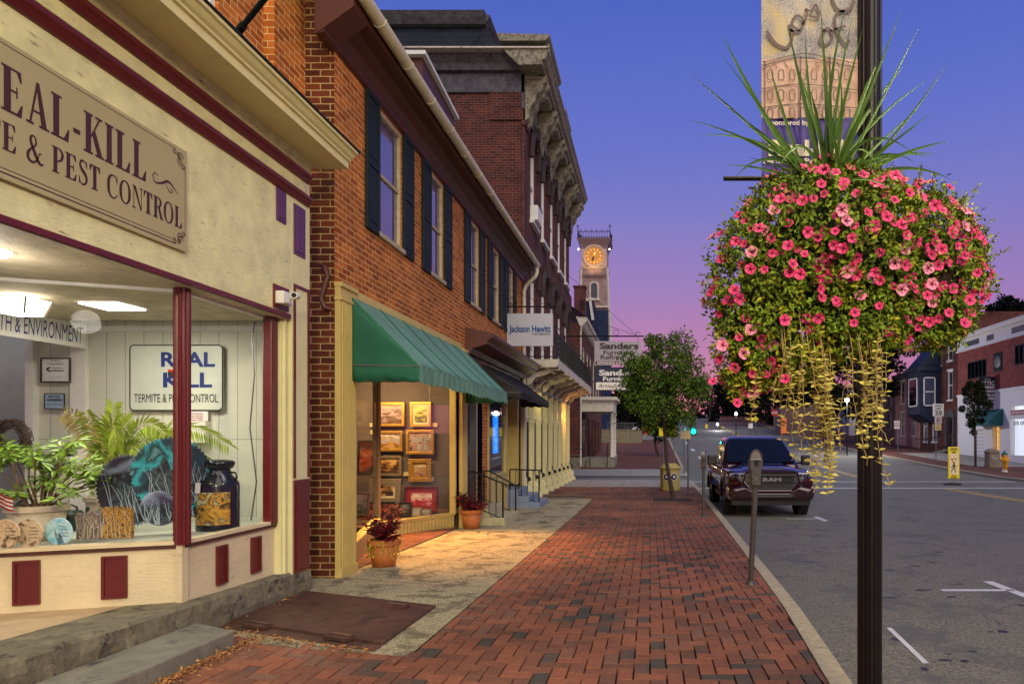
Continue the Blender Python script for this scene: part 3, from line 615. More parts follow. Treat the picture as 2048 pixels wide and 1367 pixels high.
m = MB(); m.add([(-2.945, .8, 2.903), (-2.945, 6.76, 2.903), (-3.94, 6.76, 3.2), (-3.94, .8, 3.2)], [(0,1,2,3)]); m.quad((-2.945, 6.76, 2.903), (-3.94, 6.76, 3.2), (-3.94, 6.76, 2.9), (-2.96, 6.76, 2.885)); m.build('slate_roof_strip', M['slate'], shop, solid=.012)
# pilaster
m = MB(); m.box(-3.63, -3.448, 6.40, 6.74, -1.32, 2.798); m.box(-3.62, -3.50, 6.305, 6.397, -1.30, 1.15); m.box(-3.615, -3.475, 6.335, 6.37, -1.30, 1.149); m.build('pilaster', M['creamtrim'], shop, bevel=.004)
for (a, b, p, q, mt, nm) in ((6.43, 6.64, 1.79, 2.28, 'purple', 'purple_panel'), (6.13, 6.29, 2.02, 2.32, 'purple', 'purple_square'), (6.43, 6.72, -1.31, -.40, 'maroon', 'base_panel')):
    m = MB(); m.box(-3.46, -3.438, a, b, p, q); o = m.build(nm, M[mt], shop, bevel=.004)
    m = MB(); i = .035; m.box(-3.44, -3.430, a+i, b-i, p+i, q-i) if b-a > .1 else None; m.build('raised_field', M[mt], o, bevel=.003)
m = MB(); zz = (-.38, 1.5)
m.box(-3.46, -3.438, 6.43, 6.46, *zz); m.box(-3.46, -3.438, 6.69, 6.72, *zz); m.box(-3.46, -3.438, 6.46, 6.69, 1.47, 1.5); m.build('panel_border', M['maroon'], shop)
m = MB(); m.box(-3.452, -3.436, 6.08, 6.33, 1.205, 1.42); m.build('camera_backplate', M['maroon'], shop)
# bay
dl = Vector((-1.01, -.40, 0)); dn = dl.normalized(); nl = Vector((dn.y, -dn.x, 0)); nl = nl if nl.y < 0 else -nl
C0 = Vector((-3.56, 5.07, 0))
def LP(t, z, o=0): p = C0+dl*t+nl*o; return Vector((p.x, p.y, z))
def lbox(m, t0, t1, z0, z1, o0, o1): m.prism([LP(t0, z0, o0), LP(t1, z0, o0), LP(t1, z0, o1), LP(t0, z0, o1)], (0, 0, z1-z0))
m = MB(); m.box(-3.60, -3.56, 5.08, 6.5, -1.32, -.80); lbox(m, .0, 2.3, -1.27, -.80, -.04, 0); m.box(-3.585, -3.54, 5.03, 5.10, -1.27, -.80); m.build('kickboard', M['kick'], shop)
m = MB(); m.box(-3.62, -3.53, 5.05, 6.4, -.80, -.772); lbox(m, -.03, 2.3, -.80, -.772, -.08, .03); m.build('sill', M['kick'], shop)
m = MB(); m.box(-3.575, -3.538, 5.06, 6.42, -.828, -.801); lbox(m, -.02, 2.3, -.828, -.801, -.02, .018); m.build('sill_moulding', M['maroon_d'], shop)
def kpanel(f, o=None):
    m = MB(); f(m, 0, .012, 0); p = m.build('kick_panel', M['maroon'], shop, bevel=.003); m = MB(); f(m, .012, .022, 1); m.build('panel_moulding', M['maroon'], p)
for (a, b) in ((5.446, 5.58), (5.92, 6.06)):
    def f(m, i, o, r, a=a, b=b):
        if r == 0: m.box(-3.56, -3.548, a, b, -1.20, -.88)
        else:
            for q in ((a, a+.018, -1.2, -.88), (b-.018, b, -1.2, -.88), (a+.018, b-.018, -1.2, -1.182), (a+.018, b-.018, -.898, -.88)): m.box(-3.548, -3.536, *q)
    kpanel(f)
for (a, b) in ((.787, .9275), (.317, .461)):
    def f(m, i, o, r, a=a, b=b):
        if r == 0: lbox(m, a, b, -1.175, -.862, 0, .012)
        else:
            for q in ((a, a+.018, -1.175, -.862), (b-.018, b, -1.175, -.862), (a+.018, b-.018, -1.175, -1.157), (a+.018, b-.018, -.88, -.862)): lbox(m, q[0], q[1], q[2], q[3], .012, .024)
    kpanel(f)
def fluted(mb, c, r, z0, z1, nf=12, dep=.12):
    n = nf*4; ring = [(math.cos(6.2832*k/n)*r*(1-dep*(.5-.5*math.cos(6.2832*nf*k/n))), math.sin(6.2832*k/n)*r*(1-dep*(.5-.5*math.cos(6.2832*nf*k/n)))) for k in range(n)]
    mb.prism([(c[0]+x, c[1]+y, z0) for x, y in ring], (0, 0, z1-z0))
m = MB(); fluted(m, (-3.56, 5.06), .057, -.80, 1.15, 10, .2); m.build('corner_post', M['maroon'], shop)
m = MB(); m.box(-3.61, -3.52, 6.19, 6.30, -.80, 1.15); m.build('end_post', M['maroon'], shop, bevel=.012)
m = MB(); m.box(-3.62, -3.585, 5.08, 6.3, 1.12, 1.15); lbox(m, 0, 2.4, 1.12, 1.15, -.07, -.035); m.build('head_rail', M['white'], shop)
m = MB(); m.add([(-3.45, 1.0, 1.152), (-3.45, 6.4, 1.152), (-8, 6.4, 1.152), (-8, 1.0, 1.152)], [(0,1,2,3)]); m.build('soffit', mat('soffit_paint', (190,176,150), .7, var=.3, vs=6, bump=.5), shop, solid=.01, fixn=False)
m = MB(); m.quad((-3.60, 5.1, -.78), (-3.60, 6.2, -.78), (-3.60, 6.2, 1.13), (-3.60, 5.1, 1.13)); m.quad(LP(.03, -.78, -.05), LP(2.3, -.78, -.05), LP(2.3, 1.13, -.05), LP(.03, 1.13, -.05)); m.build('shop_window_glass', M['glass'], shop, fixn=False)
m = MB(); m.quad((-6.25, 6.75, -1.2), (-3.6, 6.75, -1.2), (-3.6, 6.75, 1.24), (-6.25, 6.75, 1.24)); m.quad((-3.63, 6.3, -1.2), (-3.63, 6.75, -1.2), (-3.63, 6.75, 1.24), (-3.63, 6.3, 1.24)); m.build('back_wall', M['beadb'], shop, fixn=False)
m = MB(); m.box(-5.86, -5.70, 6.715, 6.75, -.8, 1.14); m.box(-6.28, -6.2, 6.68, 6.76, -.8, 1.14); m.box(-6.2, -3.65, 6.72, 6.75, 1.09, 1.14); m.build('wall_trim', M['white'], shop)
m = MB(); m.quad((-10, 7.3, -1.3), (-6.2, 7.3, -1.3), (-6.2, 7.3, 1.3), (-10, 7.3, 1.3)); m.quad((-6.25, 7.3, -1.3), (-6.25, 6.75, -1.3), (-6.25, 6.75, 1.3), (-6.25, 7.3, 1.3)); m.quad((-10, 2, -1.3), (-10, 7.3, -1.3), (-10, 7.3, 1.3), (-10, 2, 1.3)); m.build('room_wall', M['dustgrey'], shop, fixn=False)
m = MB(); m.add([(-3.6, 5.1, -.795), (-3.6, 6.75, -.795), (-6.3, 6.75, -.795), (-6.3, 4.1, -.795)], [(0,1,2,3)]); m.quad((-10, 2, -1.28), (-6.3, 2, -1.28), (-6.3, 8.6, -1.28), (-10, 8.6, -1.28)); m.build('display_floor', M['lightwall'], shop, fixn=False)
m = MB(); m.quad((-6.25, 6.76, 1.20), (-3.6, 6.76, 1.20), (-3.6, 6.3, 1.20), (-6.25, 6.3, 1.20)); m.build('inner_ceiling', M['lightwall'], shop, fixn=False)
# ceiling panel light
cl = thing('ceiling_panel_light', P(226, 608, 6.0), 'bright white flat ceiling panel light inside the corner display window', 'ceiling light')
c = P(226, 608, 5.7); c.z = 1.146
m = MB(); m.box(c.x-.16, c.x+.16, c.y-.16, c.y+.16, 1.125, 1.14); m.build('panel', M['panelglow'], cl); m = MB(); m.box(c.x-.18, c.x+.18, c.y-.18, c.y+.18, 1.14, 1.150); m.build('frame', M['white'], cl)
lamp('panel_light', 'AREA', (c.x, c.y, 1.11), 26, (1, .97, .82), .5)
el = thing('entry_light', (-3.95, 4.05, 1.10), 'glowing round ceiling light in the shop entrance soffit at the left edge', 'ceiling light')
m = MB(); m.lathe((-4.0, 4.02, 1.10), [(.02, 0), (.09, .012), (.11, .045)], 16); m.build('lens', M['panelglow'], el)
lamp('entry_glow', 'POINT', (-4.1, 4.0, .98), 14, (1, .93, .8), .1)
ln = thing('hanging_lantern', P(42, 614, 5.3), 'white glowing tapered glass lantern hanging in the shop window beside the lettered banner', 'lantern')
c = P(42, 614, 5.3)  # glowing shape stands in for an outdoor lamp mirrored in the glass
m = MB(); m.add([(c.x+a*w_, c.y+b*w_*.8, c.z+h) for h, w_ in ((-.06, .105), (.06, .145)) for a, b in ((-1,-1),(1,-1),(1,1),(-1,1))], [(0,3,2,1),(4,5,6,7),(0,1,5,4),(1,2,6,5),(2,3,7,6),(3,0,4,7)]); m.build('shade', M['panelglow'], ln)
m = MB()
for a, b in ((-1,-1),(1,-1),(1,1),(-1,1)): m.beam((c.x+a*.107, c.y+b*.086, c.z-.062), (c.x+a*.147, c.y+b*.118, c.z+.062), .012, .012)
m.tube([(c.x, c.y, c.z+.06), (c.x, c.y, 1.15)], .006, 6); m.build('lantern_frame', M['pewter'], ln)
# main sign board
sg = thing('sign_board', (-3.43, 3.9, 1.37), 'long tan board with dark red serif lettering on the cream frieze', 'sign')
zt0, zb0 = 2.12, 1.375
m = MB(); m.box(-3.45, -3.425, 2.6, 4.92, zb0, zt0); m.build('board', M['sign_tan'], sg, bevel=.003)
X0 = -3.4235
m = MB(); r_, u_ = Vector((0,1,0)), Vector((0,0,1))
wsum = lambda s: sum(SER[c][0]+.06 for c in s)
k1 = (4.535-3.505)/wsum('EAL-KILL'); k2 = (4.875-3.805)/wsum('PEST CONTROL')
serif(m, 'REAL-KILL', (X0, 4.535-k1*wsum('REAL-KILL'), 1.742), r_, u_, .245, k1*wsum('REAL-KILL')); serif(m, 'TERMITE & PEST CONTROL', (X0, 4.875-k2*wsum('TERMITE & PEST CONTROL'), 1.532), r_, u_, .150, k2*wsum('TERMITE & PEST CONTROL')); m.build('lettering', M['sign_brown'], sg, fixn=False)
m = MB(); x = X0
for (z, h) in ((zt0-.030, .004), (zb0+.055, .004), (zb0+.030, .007)): m.quad((x, 2.62, z), (x, 4.80, z), (x, 4.80, z+h), (x, 2.62, z+h))
m.quad((x, 4.895, zb0+.12), (x, 4.899, zb0+.12), (x, 4.899, zt0-.12), (x, 4.895, zt0-.12))
to3 = lambda a, b, l: Vector((X0+l, a, b))
def spiral(cx, cz, r0, turns, dirn, a0, w=.006):
    pts = []
    for i in range(18):
        t = i/17; rr = r0*(1-.85*t); a = a0+dirn*turns*6.283*t; pts.append((cx+rr*math.cos(a), cz+rr*math.sin(a), w*(1.2-t*.6)))
    return pts
for (cy, cz, s_) in ((4.845, zt0-.07, 1), (4.845, zb0+.07, -1)):
    for k, (ox, oz, r0, dr, a0) in enumerate(((0, 0, .034, 1, 0), (-.06, .02*s_, .022, -1, 2), (.028, -.055*s_, .022, 1, 4), (-.02, .012*s_, .02, -1, 1), (.0, -.03*s_, .03, -1, 5))): ribbon(m, spiral(cy+ox, cz+oz, r0, 1.3, dr, a0), to3, .0003*k)
ribbon(m, [(4.63,1.825,.004),(4.605,1.84,.007),(4.58,1.815,.007),(4.60,1.775,.010),(4.66,1.79,.016),(4.72,1.825,.018),(4.77,1.81,.012),(4.82,1.77,.004)], to3, .0002)
ribbon(m, [(4.70,1.80,.004),(4.73,1.765,.008),(4.76,1.76,.008),(4.765,1.785,.005),(4.745,1.785,.004)], to3, .0006); m.build('scrollwork', M['sign_brown'], sg, fixn=False)
# window sign inside
c0 = P(260, 820, 6.70); c1 = P(445, 690, 6.70)
ws = thing('hanging_sign', ((c0.x+c1.x)/2, 6.7, c0.z), 'white rounded metal sign with blue and black letters inside the corner display window', 'sign')
m = MB(); rr = .04; pts = []
for (cx, cz, a0) in ((c1.x-rr, c0.z+rr, -90), (c1.x-rr, c1.z-rr, 0), (c0.x+rr, c1.z-rr, 90), (c0.x+rr, c0.z+rr, 180)):
    for k in range(5): a = R(a0+k*22.5); pts.append((cx+rr*math.cos(a), 6.70, cz+rr*math.sin(a)))
m.prism(pts, (0, .02, 0)); m.build('panel', mat('pale_sign_enamel', (205,210,196), .4, var=.05, bump=0), ws)
m = MB(); m.tube(pts+[pts[0]], .006, 5, cap=False); m.build('rim', M['darkframe'], ws)
ex, ez, ny = Vector((1,0,0)), Vector((0,0,1)), 6.696
m = MB(); a = P(322, 732, ny); txt(m, 'REAL', a, ex, ez, .145, P(430, 0, ny).x-a.x, bold=.03); a = P(326, 773, ny); txt(m, 'KILL', a, ex, ez, .145, P(424, 0, ny).x-a.x, bold=.03); m.build('blue_lettering', M['blue'], ws, fixn=False)
m = MB(); a = P(268, 804, ny); txt(m, 'TERMITE & PEST CONTROL', a, ex, ez, .088, P(436, 0, ny).x-a.x, bold=.0); m.build('black_lettering', M['black'], ws, fixn=False)
# banner inside
bn = thing('window_banner', (-5.62, 6.0, .9), 'white vinyl banner with slanted blue capitals hung high inside the shop window', 'banner')
m = MB(); m.box(-5.635, -5.63, 4.9, 6.64, .90, 1.135); m.build('cloth', M['white'], bn)
m = MB(); txt(m, 'HEALTH & ENVIRONMENT', (-5.628, 5.54, .945), r_, u_, .165, 1.06, bold=.0, shear=.12); m.build('lettering', M['blue'], bn, fixn=False)
def framed(name, px0, py0, px1, py1, d, fm, pm, label, cat, fw=.02, lean=0, th=.03, parentless=True, cols=None):
    a = P(px0, py0, d); b = P(px1, py1, d); t = thing(name, ((a.x+b.x)/2, d, a.z), label, cat)
    m = MB(); L_ = b.z-a.z
    def q(x0, x1, z0, z1, y0, y1): m.prism([(x0, d+y0+lean*(z0-a.z), z0), (x1, d+y0+lean*(z0-a.z), z0), (x1, d+y0+lean*(z1-a.z), z1), (x0, d+y0+lean*(z1-a.z), z1)], (0, y1-y0, 0))
    q(a.x, b.x, a.z, a.z+fw, -th, 0); q(a.x, b.x, b.z-fw, b.z, -th, 0); q(a.x, a.x+fw, a.z+fw, b.z-fw, -th, 0); q(b.x-fw, b.x, a.z+fw, b.z-fw, -th, 0); m.build('frame', fm, t, bevel=.004)
    m = MB(); q(a.x+fw, b.x-fw, a.z+fw, b.z-fw, -.008, -.002); m.build('picture', pm, t); return t, a, b
M['paper'] = flat('certificate_paper', (222,222,220))
t, a, b = framed('framed_certificate', 83, 765, 143, 715, 6.70, M['darkframe'], M['paper'], 'black framed certificate inside the shop window, above a smaller blue notice', 'certificate', .014, th=.02)
m = MB(); cx = (a.x+b.x)/2
for k, (s, z, h, bd) in enumerate((('NOT SERVICES', .78, .012, .01), ('Real Pest Services & Pest', .748, .013, .02), ('Pennsylvania', .705, .016, .0), ('Pest Management', .68, .016, .03), ('member since 1981', .62, .008, 0))): txt(m, s, (cx+(.02 if k in (2, 3) else 0), 6.689, z-.0), ex, ez, h, [.1,.16,.1,.13,.13][k], bold=bd, align='c')
ribbon(m, [(cx-.05, .72, .012), (cx-.085, .70, .018), (cx-.05, .675, .012)], lambda a, b, l: Vector((a, 6.6885, b))); m.build('print', M['black'], t, fixn=False)
t, a, b = framed('framed_notice', 90, 818, 131, 786, 6.70, M['darkframe'], flat('blue_print', (150,175,200)), 'small dark framed notice with pale blue print hanging below the certificate', 'notice', .008, th=.015)
m = MB(); cx = (a.x+b.x)/2
for s, z, h, w_ in (('KEEP IT TIGHT', .415, .02, .12), ('WAYNESBORO', .378, .026, .15), ('downtown, pest services', .345, .008, .15)): txt(m, s, (cx, 6.689, z), ex, ez, h, w_, bold=.03, align='c')
m.build('print', M['navy'], t, fixn=False)
st_ = thing('window_sticker', P(326, 742, 5.02), 'small orange and blue sticker on the shop window glass beside the corner post', 'sticker')
a = LP(.085, .50, .0); m = MB(); q0 = LP(.10, .475, -.045); q1 = LP(.025, .475, -.045); m.quad(q0, q1, q1+Vector((0,0,.055)), q0+Vector((0,0,.055))); m.build('paper', M['navy'], st_, solid=.001)
m = MB(); q0 = LP(.10, .512, -.043); q1 = LP(.025, .512, -.043); m.quad(q0, q1, q1+Vector((0,0,.018)), q0+Vector((0,0,.018))); m.build('orange_band', M['signor'], st_, solid=.001)
# ---- display items ----
FZ = -.79
def pot(name, c, r, h, mt, label, rimh=.05, taper=.74, cat='plant pot', **k):
    t = thing(name, c, label, cat, **k); c = Vector(c)
    m = MB(); m.smooth = True; m.lathe(c, [(r*taper, 0), (r*.95, h-rimh)], 28); m.build('bowl', mt, t)
    m = MB(); m.smooth = False; m.lathe(c, [(r*.95, h-rimh), (r*1.05, h-rimh+.004), (r*1.05, h-.004), (r*1.02, h), (r*.93, h), (r*.93, h-.03)], 28, cap=False); m.build('rim', mt, t)
    m = MB(); m.lathe(c, [(.001, h-.03), (r*.94, h-.03)], 20, cap=False); m.build('soil', M['soil'], t); return t
c = P(75, 1008, 5.25); c.z = FZ
pt = pot('plant_pot', c, .19, .27, M['potcream'], 'wide cream plant pot holding the bushy green plant in the shop window'); rz = FZ+.25
ump = thing('umbrella_plant', (c.x, c.y, rz), 'bushy green umbrella plant with many leggy stems in the shop window', 'plant')
ms, ml = MB(), MB(); rq = random.Random(4)
def palmate(p, up, L_, n=8):
    a = up.orthogonal().normalized(); b = up.cross(a)
    for k in range(n):
        an = 6.283*k/n+rq.random(); d = (a*math.cos(an)+b*math.sin(an))*1.0+up*rq.uniform(-.45, .15); leafq(ml, p+d*.01, d, up, L_*rq.uniform(.8, 1.15), L_*.36, .12)
for i in range(20):
    an = rq.uniform(0, 6.283); sp = rq.uniform(.12, .48); hh = rq.uniform(.10, .56)*(1.0 if sp < .35 else .7); e = Vector((c.x+math.cos(an)*sp, c.y+math.sin(an)*sp*.45-.02, rz+hh)); 
    b0 = Vector((c.x+math.cos(an)*.07, c.y+math.sin(an)*.05, rz)); mid = (b0+e)/2+Vector((rq.gauss(0,.03), 0, .04)); ms.tube([b0, mid, e], [.009, .007, .004], 5)
    for k in range(5):
        q = e+Vector((rq.gauss(0,.045), rq.gauss(0,.035), rq.gauss(.01,.04))); ms.tube([e-(e-mid)*.2*k*.6, q], .002, 4); palmate(q, Vector((rq.gauss(0,.35), rq.gauss(-.4,.3), 1)).normalized(), rq.uniform(.075, .115))
ms.build('stems', mat('woody_stem', (120,92,66), .8, var=.3), ump, fixn=False); ml.build('foliage', mat('umbrella_leaf', (122,156,44), .45, var=.25, island=.5, bump=0), ump, fixn=False)
c = P(213, 995, 6.1); c.z = FZ
pot('plant_pot', c, .16, .27, M['potcream'], 'smaller cream pot at the foot of the palm behind the saw blades')
pal = thing('potted_palm', (c.x, c.y, FZ+.25), 'palm with long arching yellow green fronds in the shop window', 'palm')
ms, ml, md = MB(), MB(), MB()
def frond(base, tip, lift, L_=.16, mb=None, n=22, droop=.5):
    mb = mb or ml; base, tip = Vector(base), Vector(tip); pts = []
    for i in range(n+1):
        t = i/n; p = base.lerp(tip, t)+Vector((0, 0, lift*math.sin(math.pi*min(1, t*.95)))); pts.append(p)
    ms.tube(pts[::2]+([pts[-1]] if n % 2 else []), [.006-.004*i/(len(pts[::2])) for i in range(len(pts[::2])+(1 if n % 2 else 0))], 4)
    for i in range(int(n*.28), n+1):
        for sgn in (-1, 1):
            for hlf in (0, .5):
                if i+hlf > n: continue
                p = pts[i]; q = pts[min(i+1, n)]; d = (pts[min(i+1,n)]-pts[max(i-1,0)]).normalized(); s = d.cross(Vector((0,-1,.25))).normalized()*sgn
                p = p.lerp(q, hlf); t = i/n; l = L_*(1-.45*abs(t-.5)*1.6)*rq.uniform(.85, 1.1); dd = s*.85+d*.75+Vector((0, 0, -droop*rq.uniform(.4, 1)))
                dd.normalize(); sd = dd.cross(Vector((0,-1,0))).normalized()*.010
                mb.add([p-sd*.6, p+dd*l*.5+sd, p+dd*l+Vector((0,0,-.03*droop)), p+dd*l*.5-sd], [(0,1,2,3)])
B = Vector((c.x+.02, c.y, FZ+.27))
for (px, py, d, lf, L_, dr) in ((172, 828, 5.95, .12, .16, .9), (228, 812, 6.1, .10, .15, .3), (262, 845, 6.0, .16, .16, .5), (330, 880, 5.75, .34, .16, .6), (232, 905, 5.6, .40, .19, .9), (200, 850, 6.2, .16, .15, .5), (455, 900, 6.1, .38, .17, .8), (290, 930, 5.6, .28, .16, .9), (415, 930, 6.3, .30, .15, .7), (190, 915, 5.7, .20, .14, .8), (375, 905, 6.2, .36, .15, .7)):
    frond(B, P(px, py, d), lf, L_, None, 22, dr)
frond(B, P(135, 830, 5.9), .2, .15, md, 20, 1.1)
ms.build('stems', mat('palm_stem', (150,140,70), .6), pal, fixn=False); ml.build('foliage', M['leaf_pl'], pal, fixn=False); md.build('dried_frond', mat('dried_palm', (168,150,86), .8, var=.2, island=.3, bump=0), pal, fixn=False)
# watering can
c = P(140, 1030, 5.75); c.z = FZ
wc = thing('watering_can', c, 'dark green watering can standing behind the cream plant pot', 'watering can'); gm = mat('dark_green_plastic', (34,60,44), .45)
m = MB(); m.lathe(c, [(.095, 0), (.10, .02), (.10, .14), (.08, .17), (.03, .175)], 20); m.build('body', gm, wc)
m = MB(); m.tube([c+Vector((.08,0,.05)), c+Vector((.14,0,.13)), c+Vector((.155,0,.2))], [.014,.011,.015], 8); m.build('spout', gm, wc)
m = MB(); m.tube([c+Vector((-.09,0,.06)), c+Vector((-.10,0,.17)), c+Vector((-.02,0,.235)), c+Vector((.06,0,.2)), c+Vector((.06,0,.16))], .009, 6); m.build('handle', gm, wc)
# clock discs by the glass
for i, (px, py, cols, lb) in enumerate(((12, 1066, [(190,160,120),(214,188,150),(90,70,50)], 'round cream photo disc leaning on the window sill at the left edge of the photo'), (59, 1065, [(214,190,150),(200,180,150),(110,84,66)], 'round tan photo disc with a dog picture, middle of three on the sill'), (118, 1062, [(120,190,214),(190,220,228),(70,110,130)], 'round pale blue photo disc on the sill, rightmost of three'))):
    d = 4.70+.09*i; c = P(px, py, d); t = thing('photo_disc', c, lb, 'disc', group='round discs on the sill')
    m = MB(); m.lathe(c, [(.001, -.006), (.098, -.006), (.102, 0), (.098, .006), (.001, .006)], 28, ax='y'); o = m.build('disc', picmat('disc_print_%d' % i, cols, 9, i), t)
    m = MB()
    for k in range(4): txt(m, ('Forever', 'in my heart', 'by my side', 'good friend')[k], (c.x+.005, c.y-.009, c.z+.035-.024*k), ex, ez, .011, [.05,.07,.065,.07][k], bold=.01)
    m.build('writing', M['darkframe'], t, fixn=False)
    m = MB(); m.lathe(c, [(.001, -.008), (.006, -.008)], 10, ax='y'); m.build('hub_hole', M['black'], t)
# driftwood photo blocks
for i, (px0, px1, py0, py1, cols, lb) in enumerate(((152, 205, 1023, 1078, [(70,56,48),(150,130,120),(60,44,36),(190,180,170)], 'rough cut wood slab painted with bare trees, left of two on the sill'), (203, 262, 1012, 1076, [(60,44,30),(130,100,60),(200,150,50),(50,36,26)], 'rough cut wood slab painted with yellow autumn leaves on the sill'))):
    d = 5.02; a = P(px0, py1, d); b = P(px1, py0, d); n = 16; rk = random.Random(i); pts = []
    for k in range(n+1): t = k/n; pts.append((a.x+(b.x-a.x)*t, d, b.z+rk.uniform(-.02, .008)-.02*abs(t-.5)))
    t = thing('painted_slab', (a.x, d, a.z), lb, 'painted slab', group='painted wood slabs'); m = MB(); m.prism(pts+[(b.x, d, a.z), (a.x, d, a.z)], (0, .03, 0)); m.build('slab', picmat('slab_%d' % i, cols, 16, i, dist=3), t)
    m = MB()
    for k in range(9): x = a.x+(b.x-a.x)*rk.random(); m.tube([(x, d-.003, a.z+.01), (x+rk.uniform(-.02,.02), d-.003, (a.z+b.z)/2), (x+rk.uniform(-.05,.05), d-.003, b.z-.03)], [.003, .002, .001], 4)
    m.build('painted_trees', mat('pale_twigs', (190,176,150), .8), t, fixn=False)
def saw(px, py, r, d, cols, lb, seed, tilt=.12, twigs=True, sq=.7):
    c = P(px, py, d); t = thing('painted_saw_blade', (c.x, c.y, c.z-r), lb, 'saw blade', group='painted saw blades'); n = 54; pts = []
    for k in range(n):
        a = 6.283*k/n; pts += [(c.x+math.cos(a)*r*.93*sq, d+math.sin(a)*tilt*r+math.cos(a)*r*.5, c.z+math.sin(a)*r*.93), (c.x+math.cos(a+.05)*r*1.0*sq, d+math.sin(a)*tilt*r+math.cos(a)*r*.5, c.z+math.sin(a+.05)*r*1.0)]
    m = MB(); m.prism(pts, (0, .006, 0)); m.build('blade', picmat('saw_%d' % seed, cols, 2.6, seed, dist=.8), t)
    rk = random.Random(seed); m = MB(); n2 = 22; top = []; 
    for k in range(n2+1):
        xx = -1+2*k/n2; lim = math.sqrt(max(0, .82-xx*xx*.82)); zz = min(lim, .1+.25*abs(noise.noise(Vector((xx*3+seed, seed, 0))))*2+.1*rk.random()); top.append((c.x+xx*.9*r*sq, d-.006+tilt*zz*r+xx*.45*r, c.z+zz*r, c.z-lim*r, d-.006-tilt*lim*r+xx*.45*r))
    m.add([(a[0], a[1], a[2]) for a in top]+[(a[0], a[4], a[3]) for a in top], [(k, k+1, n2+2+k, n2+1+k) for k in range(n2)]); m.build('painted_forest', picmat('forest_%d' % seed, [(14,20,26),(34,44,52),(70,90,100),(20,26,34)], 14, seed), t, fixn=False)
    m = MB()
    if twigs:
        for k in range(13):
            x = rk.uniform(-.6, .6)*r; z0 = -math.sqrt(max(0, .8*r*r-x*x)); p = [(c.x+x*sq, d-.012+tilt*z0+x*.5, c.z+z0)]
            for j in range(1, 4): x += rk.uniform(-.08, .08)*r*2; zz = z0+(j/3)*rk.uniform(.8, 1.15)*r*1.1; p.append((c.x+x*sq, d-.012+tilt*zz+x*.5, c.z+zz))
            m.tube(p, [.004, .003, .002, .001], 4)
    else:
        m.lathe((c.x+.02, d-.01, c.z-.02), [(.001, -.003), (r*.18, -.003)], 12, ax='y'); m.tube([(c.x-.02, d-.012, c.z-r*.7), (c.x-.01, d-.01, c.z+r*.7)], .02, 6)
    m.build('painted_branches', mat('frost_paint', (170,190,196), .8) if twigs else mat('bark_paint', (90,56,46), .8), t, fixn=False); return t
saw(345, 950, .33, 5.6, [(16,34,44),(30,70,84),(50,170,180),(24,40,50),(120,190,196)], 'large round saw blade painted teal with frosted branches behind the corner post', 5, -.1)
saw(262, 980, .30, 5.45, [(22,18,28),(40,36,54),(120,136,150),(38,26,36)], 'round saw blade painted with a dark snowy scene, left of the teal one', 6, -.12, True, .55)
saw(318, 1016, .14, 5.15, [(40,60,90),(150,170,190),(60,50,80)], 'smallest round saw blade painted lilac and blue at the foot of the post', 8, -.12)
saw(400, 985, .23, 5.75, [(20,34,40),(90,120,130),(30,44,50),(150,170,170)], 'dark toothed saw blade painted with snow seen right of the corner post', 9, -.1, True, .5)
# milk can
c = Vector((-3.80, 5.85, FZ)); mc_ = thing('milk_can', c, 'black antique milk can painted with a yellow autumn scene in the right window', 'milk can'); bm_ = mat('black_enamel', (18,22,30), .18, var=.1, bump=0)
m = MB(); m.smooth = True; m.lathe(c, [(.165, 0), (.17, .01), (.165, .03), (.165, .38), (.158, .41), (.11, .47), (.095, .50), (.095, .53)], 32); m.build('body', bm_, mc_)
m = MB(); m.smooth = True; m.lathe(c, [(.10, .525), (.118, .54), (.13, .57), (.128, .59), (.11, .60), (.05, .61)], 32); m.build('lid', bm_, mc_)
for s in (-1, 1): m = MB(); m.tube([c+Vector((s*.10,0,.50)), c+Vector((s*.155,0,.49)), c+Vector((s*.165,0,.45)), c+Vector((s*.145,0,.42))], .009, 8); m.build('handle', bm_, mc_)
m = MB(); k = [(c.x+.1675*math.cos(a), c.y+.1675*math.sin(a)) for a in [R(-125+i*10) for i in range(11)]]
for p, q in zip(k, k[1:]): m.quad((p[0], p[1], c.z+.05), (q[0], q[1], c.z+.05), (q[0], q[1], c.z+.33), (p[0], p[1], c.z+.33))
m.build('painted_scene', picmat('milk_scene', [(60,50,20),(150,110,40),(210,160,50),(90,60,26),(190,190,140)], 9, 3), mc_, fixn=False)
m = MB(); m.obox(c+Vector((-.06,-.175,.37)), (.022,0,0), (0,.001,0), (.003,0,.045)); m.tube([c+Vector((-.06,-.175,.41)), c+Vector((-.05,-.10,.5))], .0015, 4); m.build('price_tag', M['white'], mc_)
# wreath mass and flag at left edge, dispenser, cable
t = thing('twig_wreath', P(20, 870, 5.9), 'round brown woven twig wreath behind the umbrella plant at the left edge', 'wreath'); m = MB(); c = P(22, 878, 5.9)
for i in range(60):
    a0 = rq.uniform(0, 6.28); r0 = rq.uniform(.10, .17); m.tube([c+Vector((math.cos(a0+k*.5)*r0*rq.uniform(.9,1.1), rq.uniform(-.05,.05), math.sin(a0+k*.5)*r0*rq.uniform(.9,1.1))) for k in range(7)], .004, 4)
m.build('twigs', M['bark'], t, fixn=False)
t = thing('small_flag', P(8, 1000, 4.95), 'small red and white striped flag beside the big cream pot at the left edge', 'flag'); c = P(-12, 1010, 4.95)
for k in range(7):
    m = MB(); m.prism([(c.x+.02*i, c.y+.008*math.sin(i*.9), c.z+.10-.014*k-.007*i) for i in range(8)]+[(c.x+.02*i, c.y+.008*math.sin(i*.9), c.z+.086-.014*k-.007*i) for i in range(7, -1, -1)], (0, .002, 0)); m.build('stripe', M['red'] if k % 2 == 0 else M['white'], t)
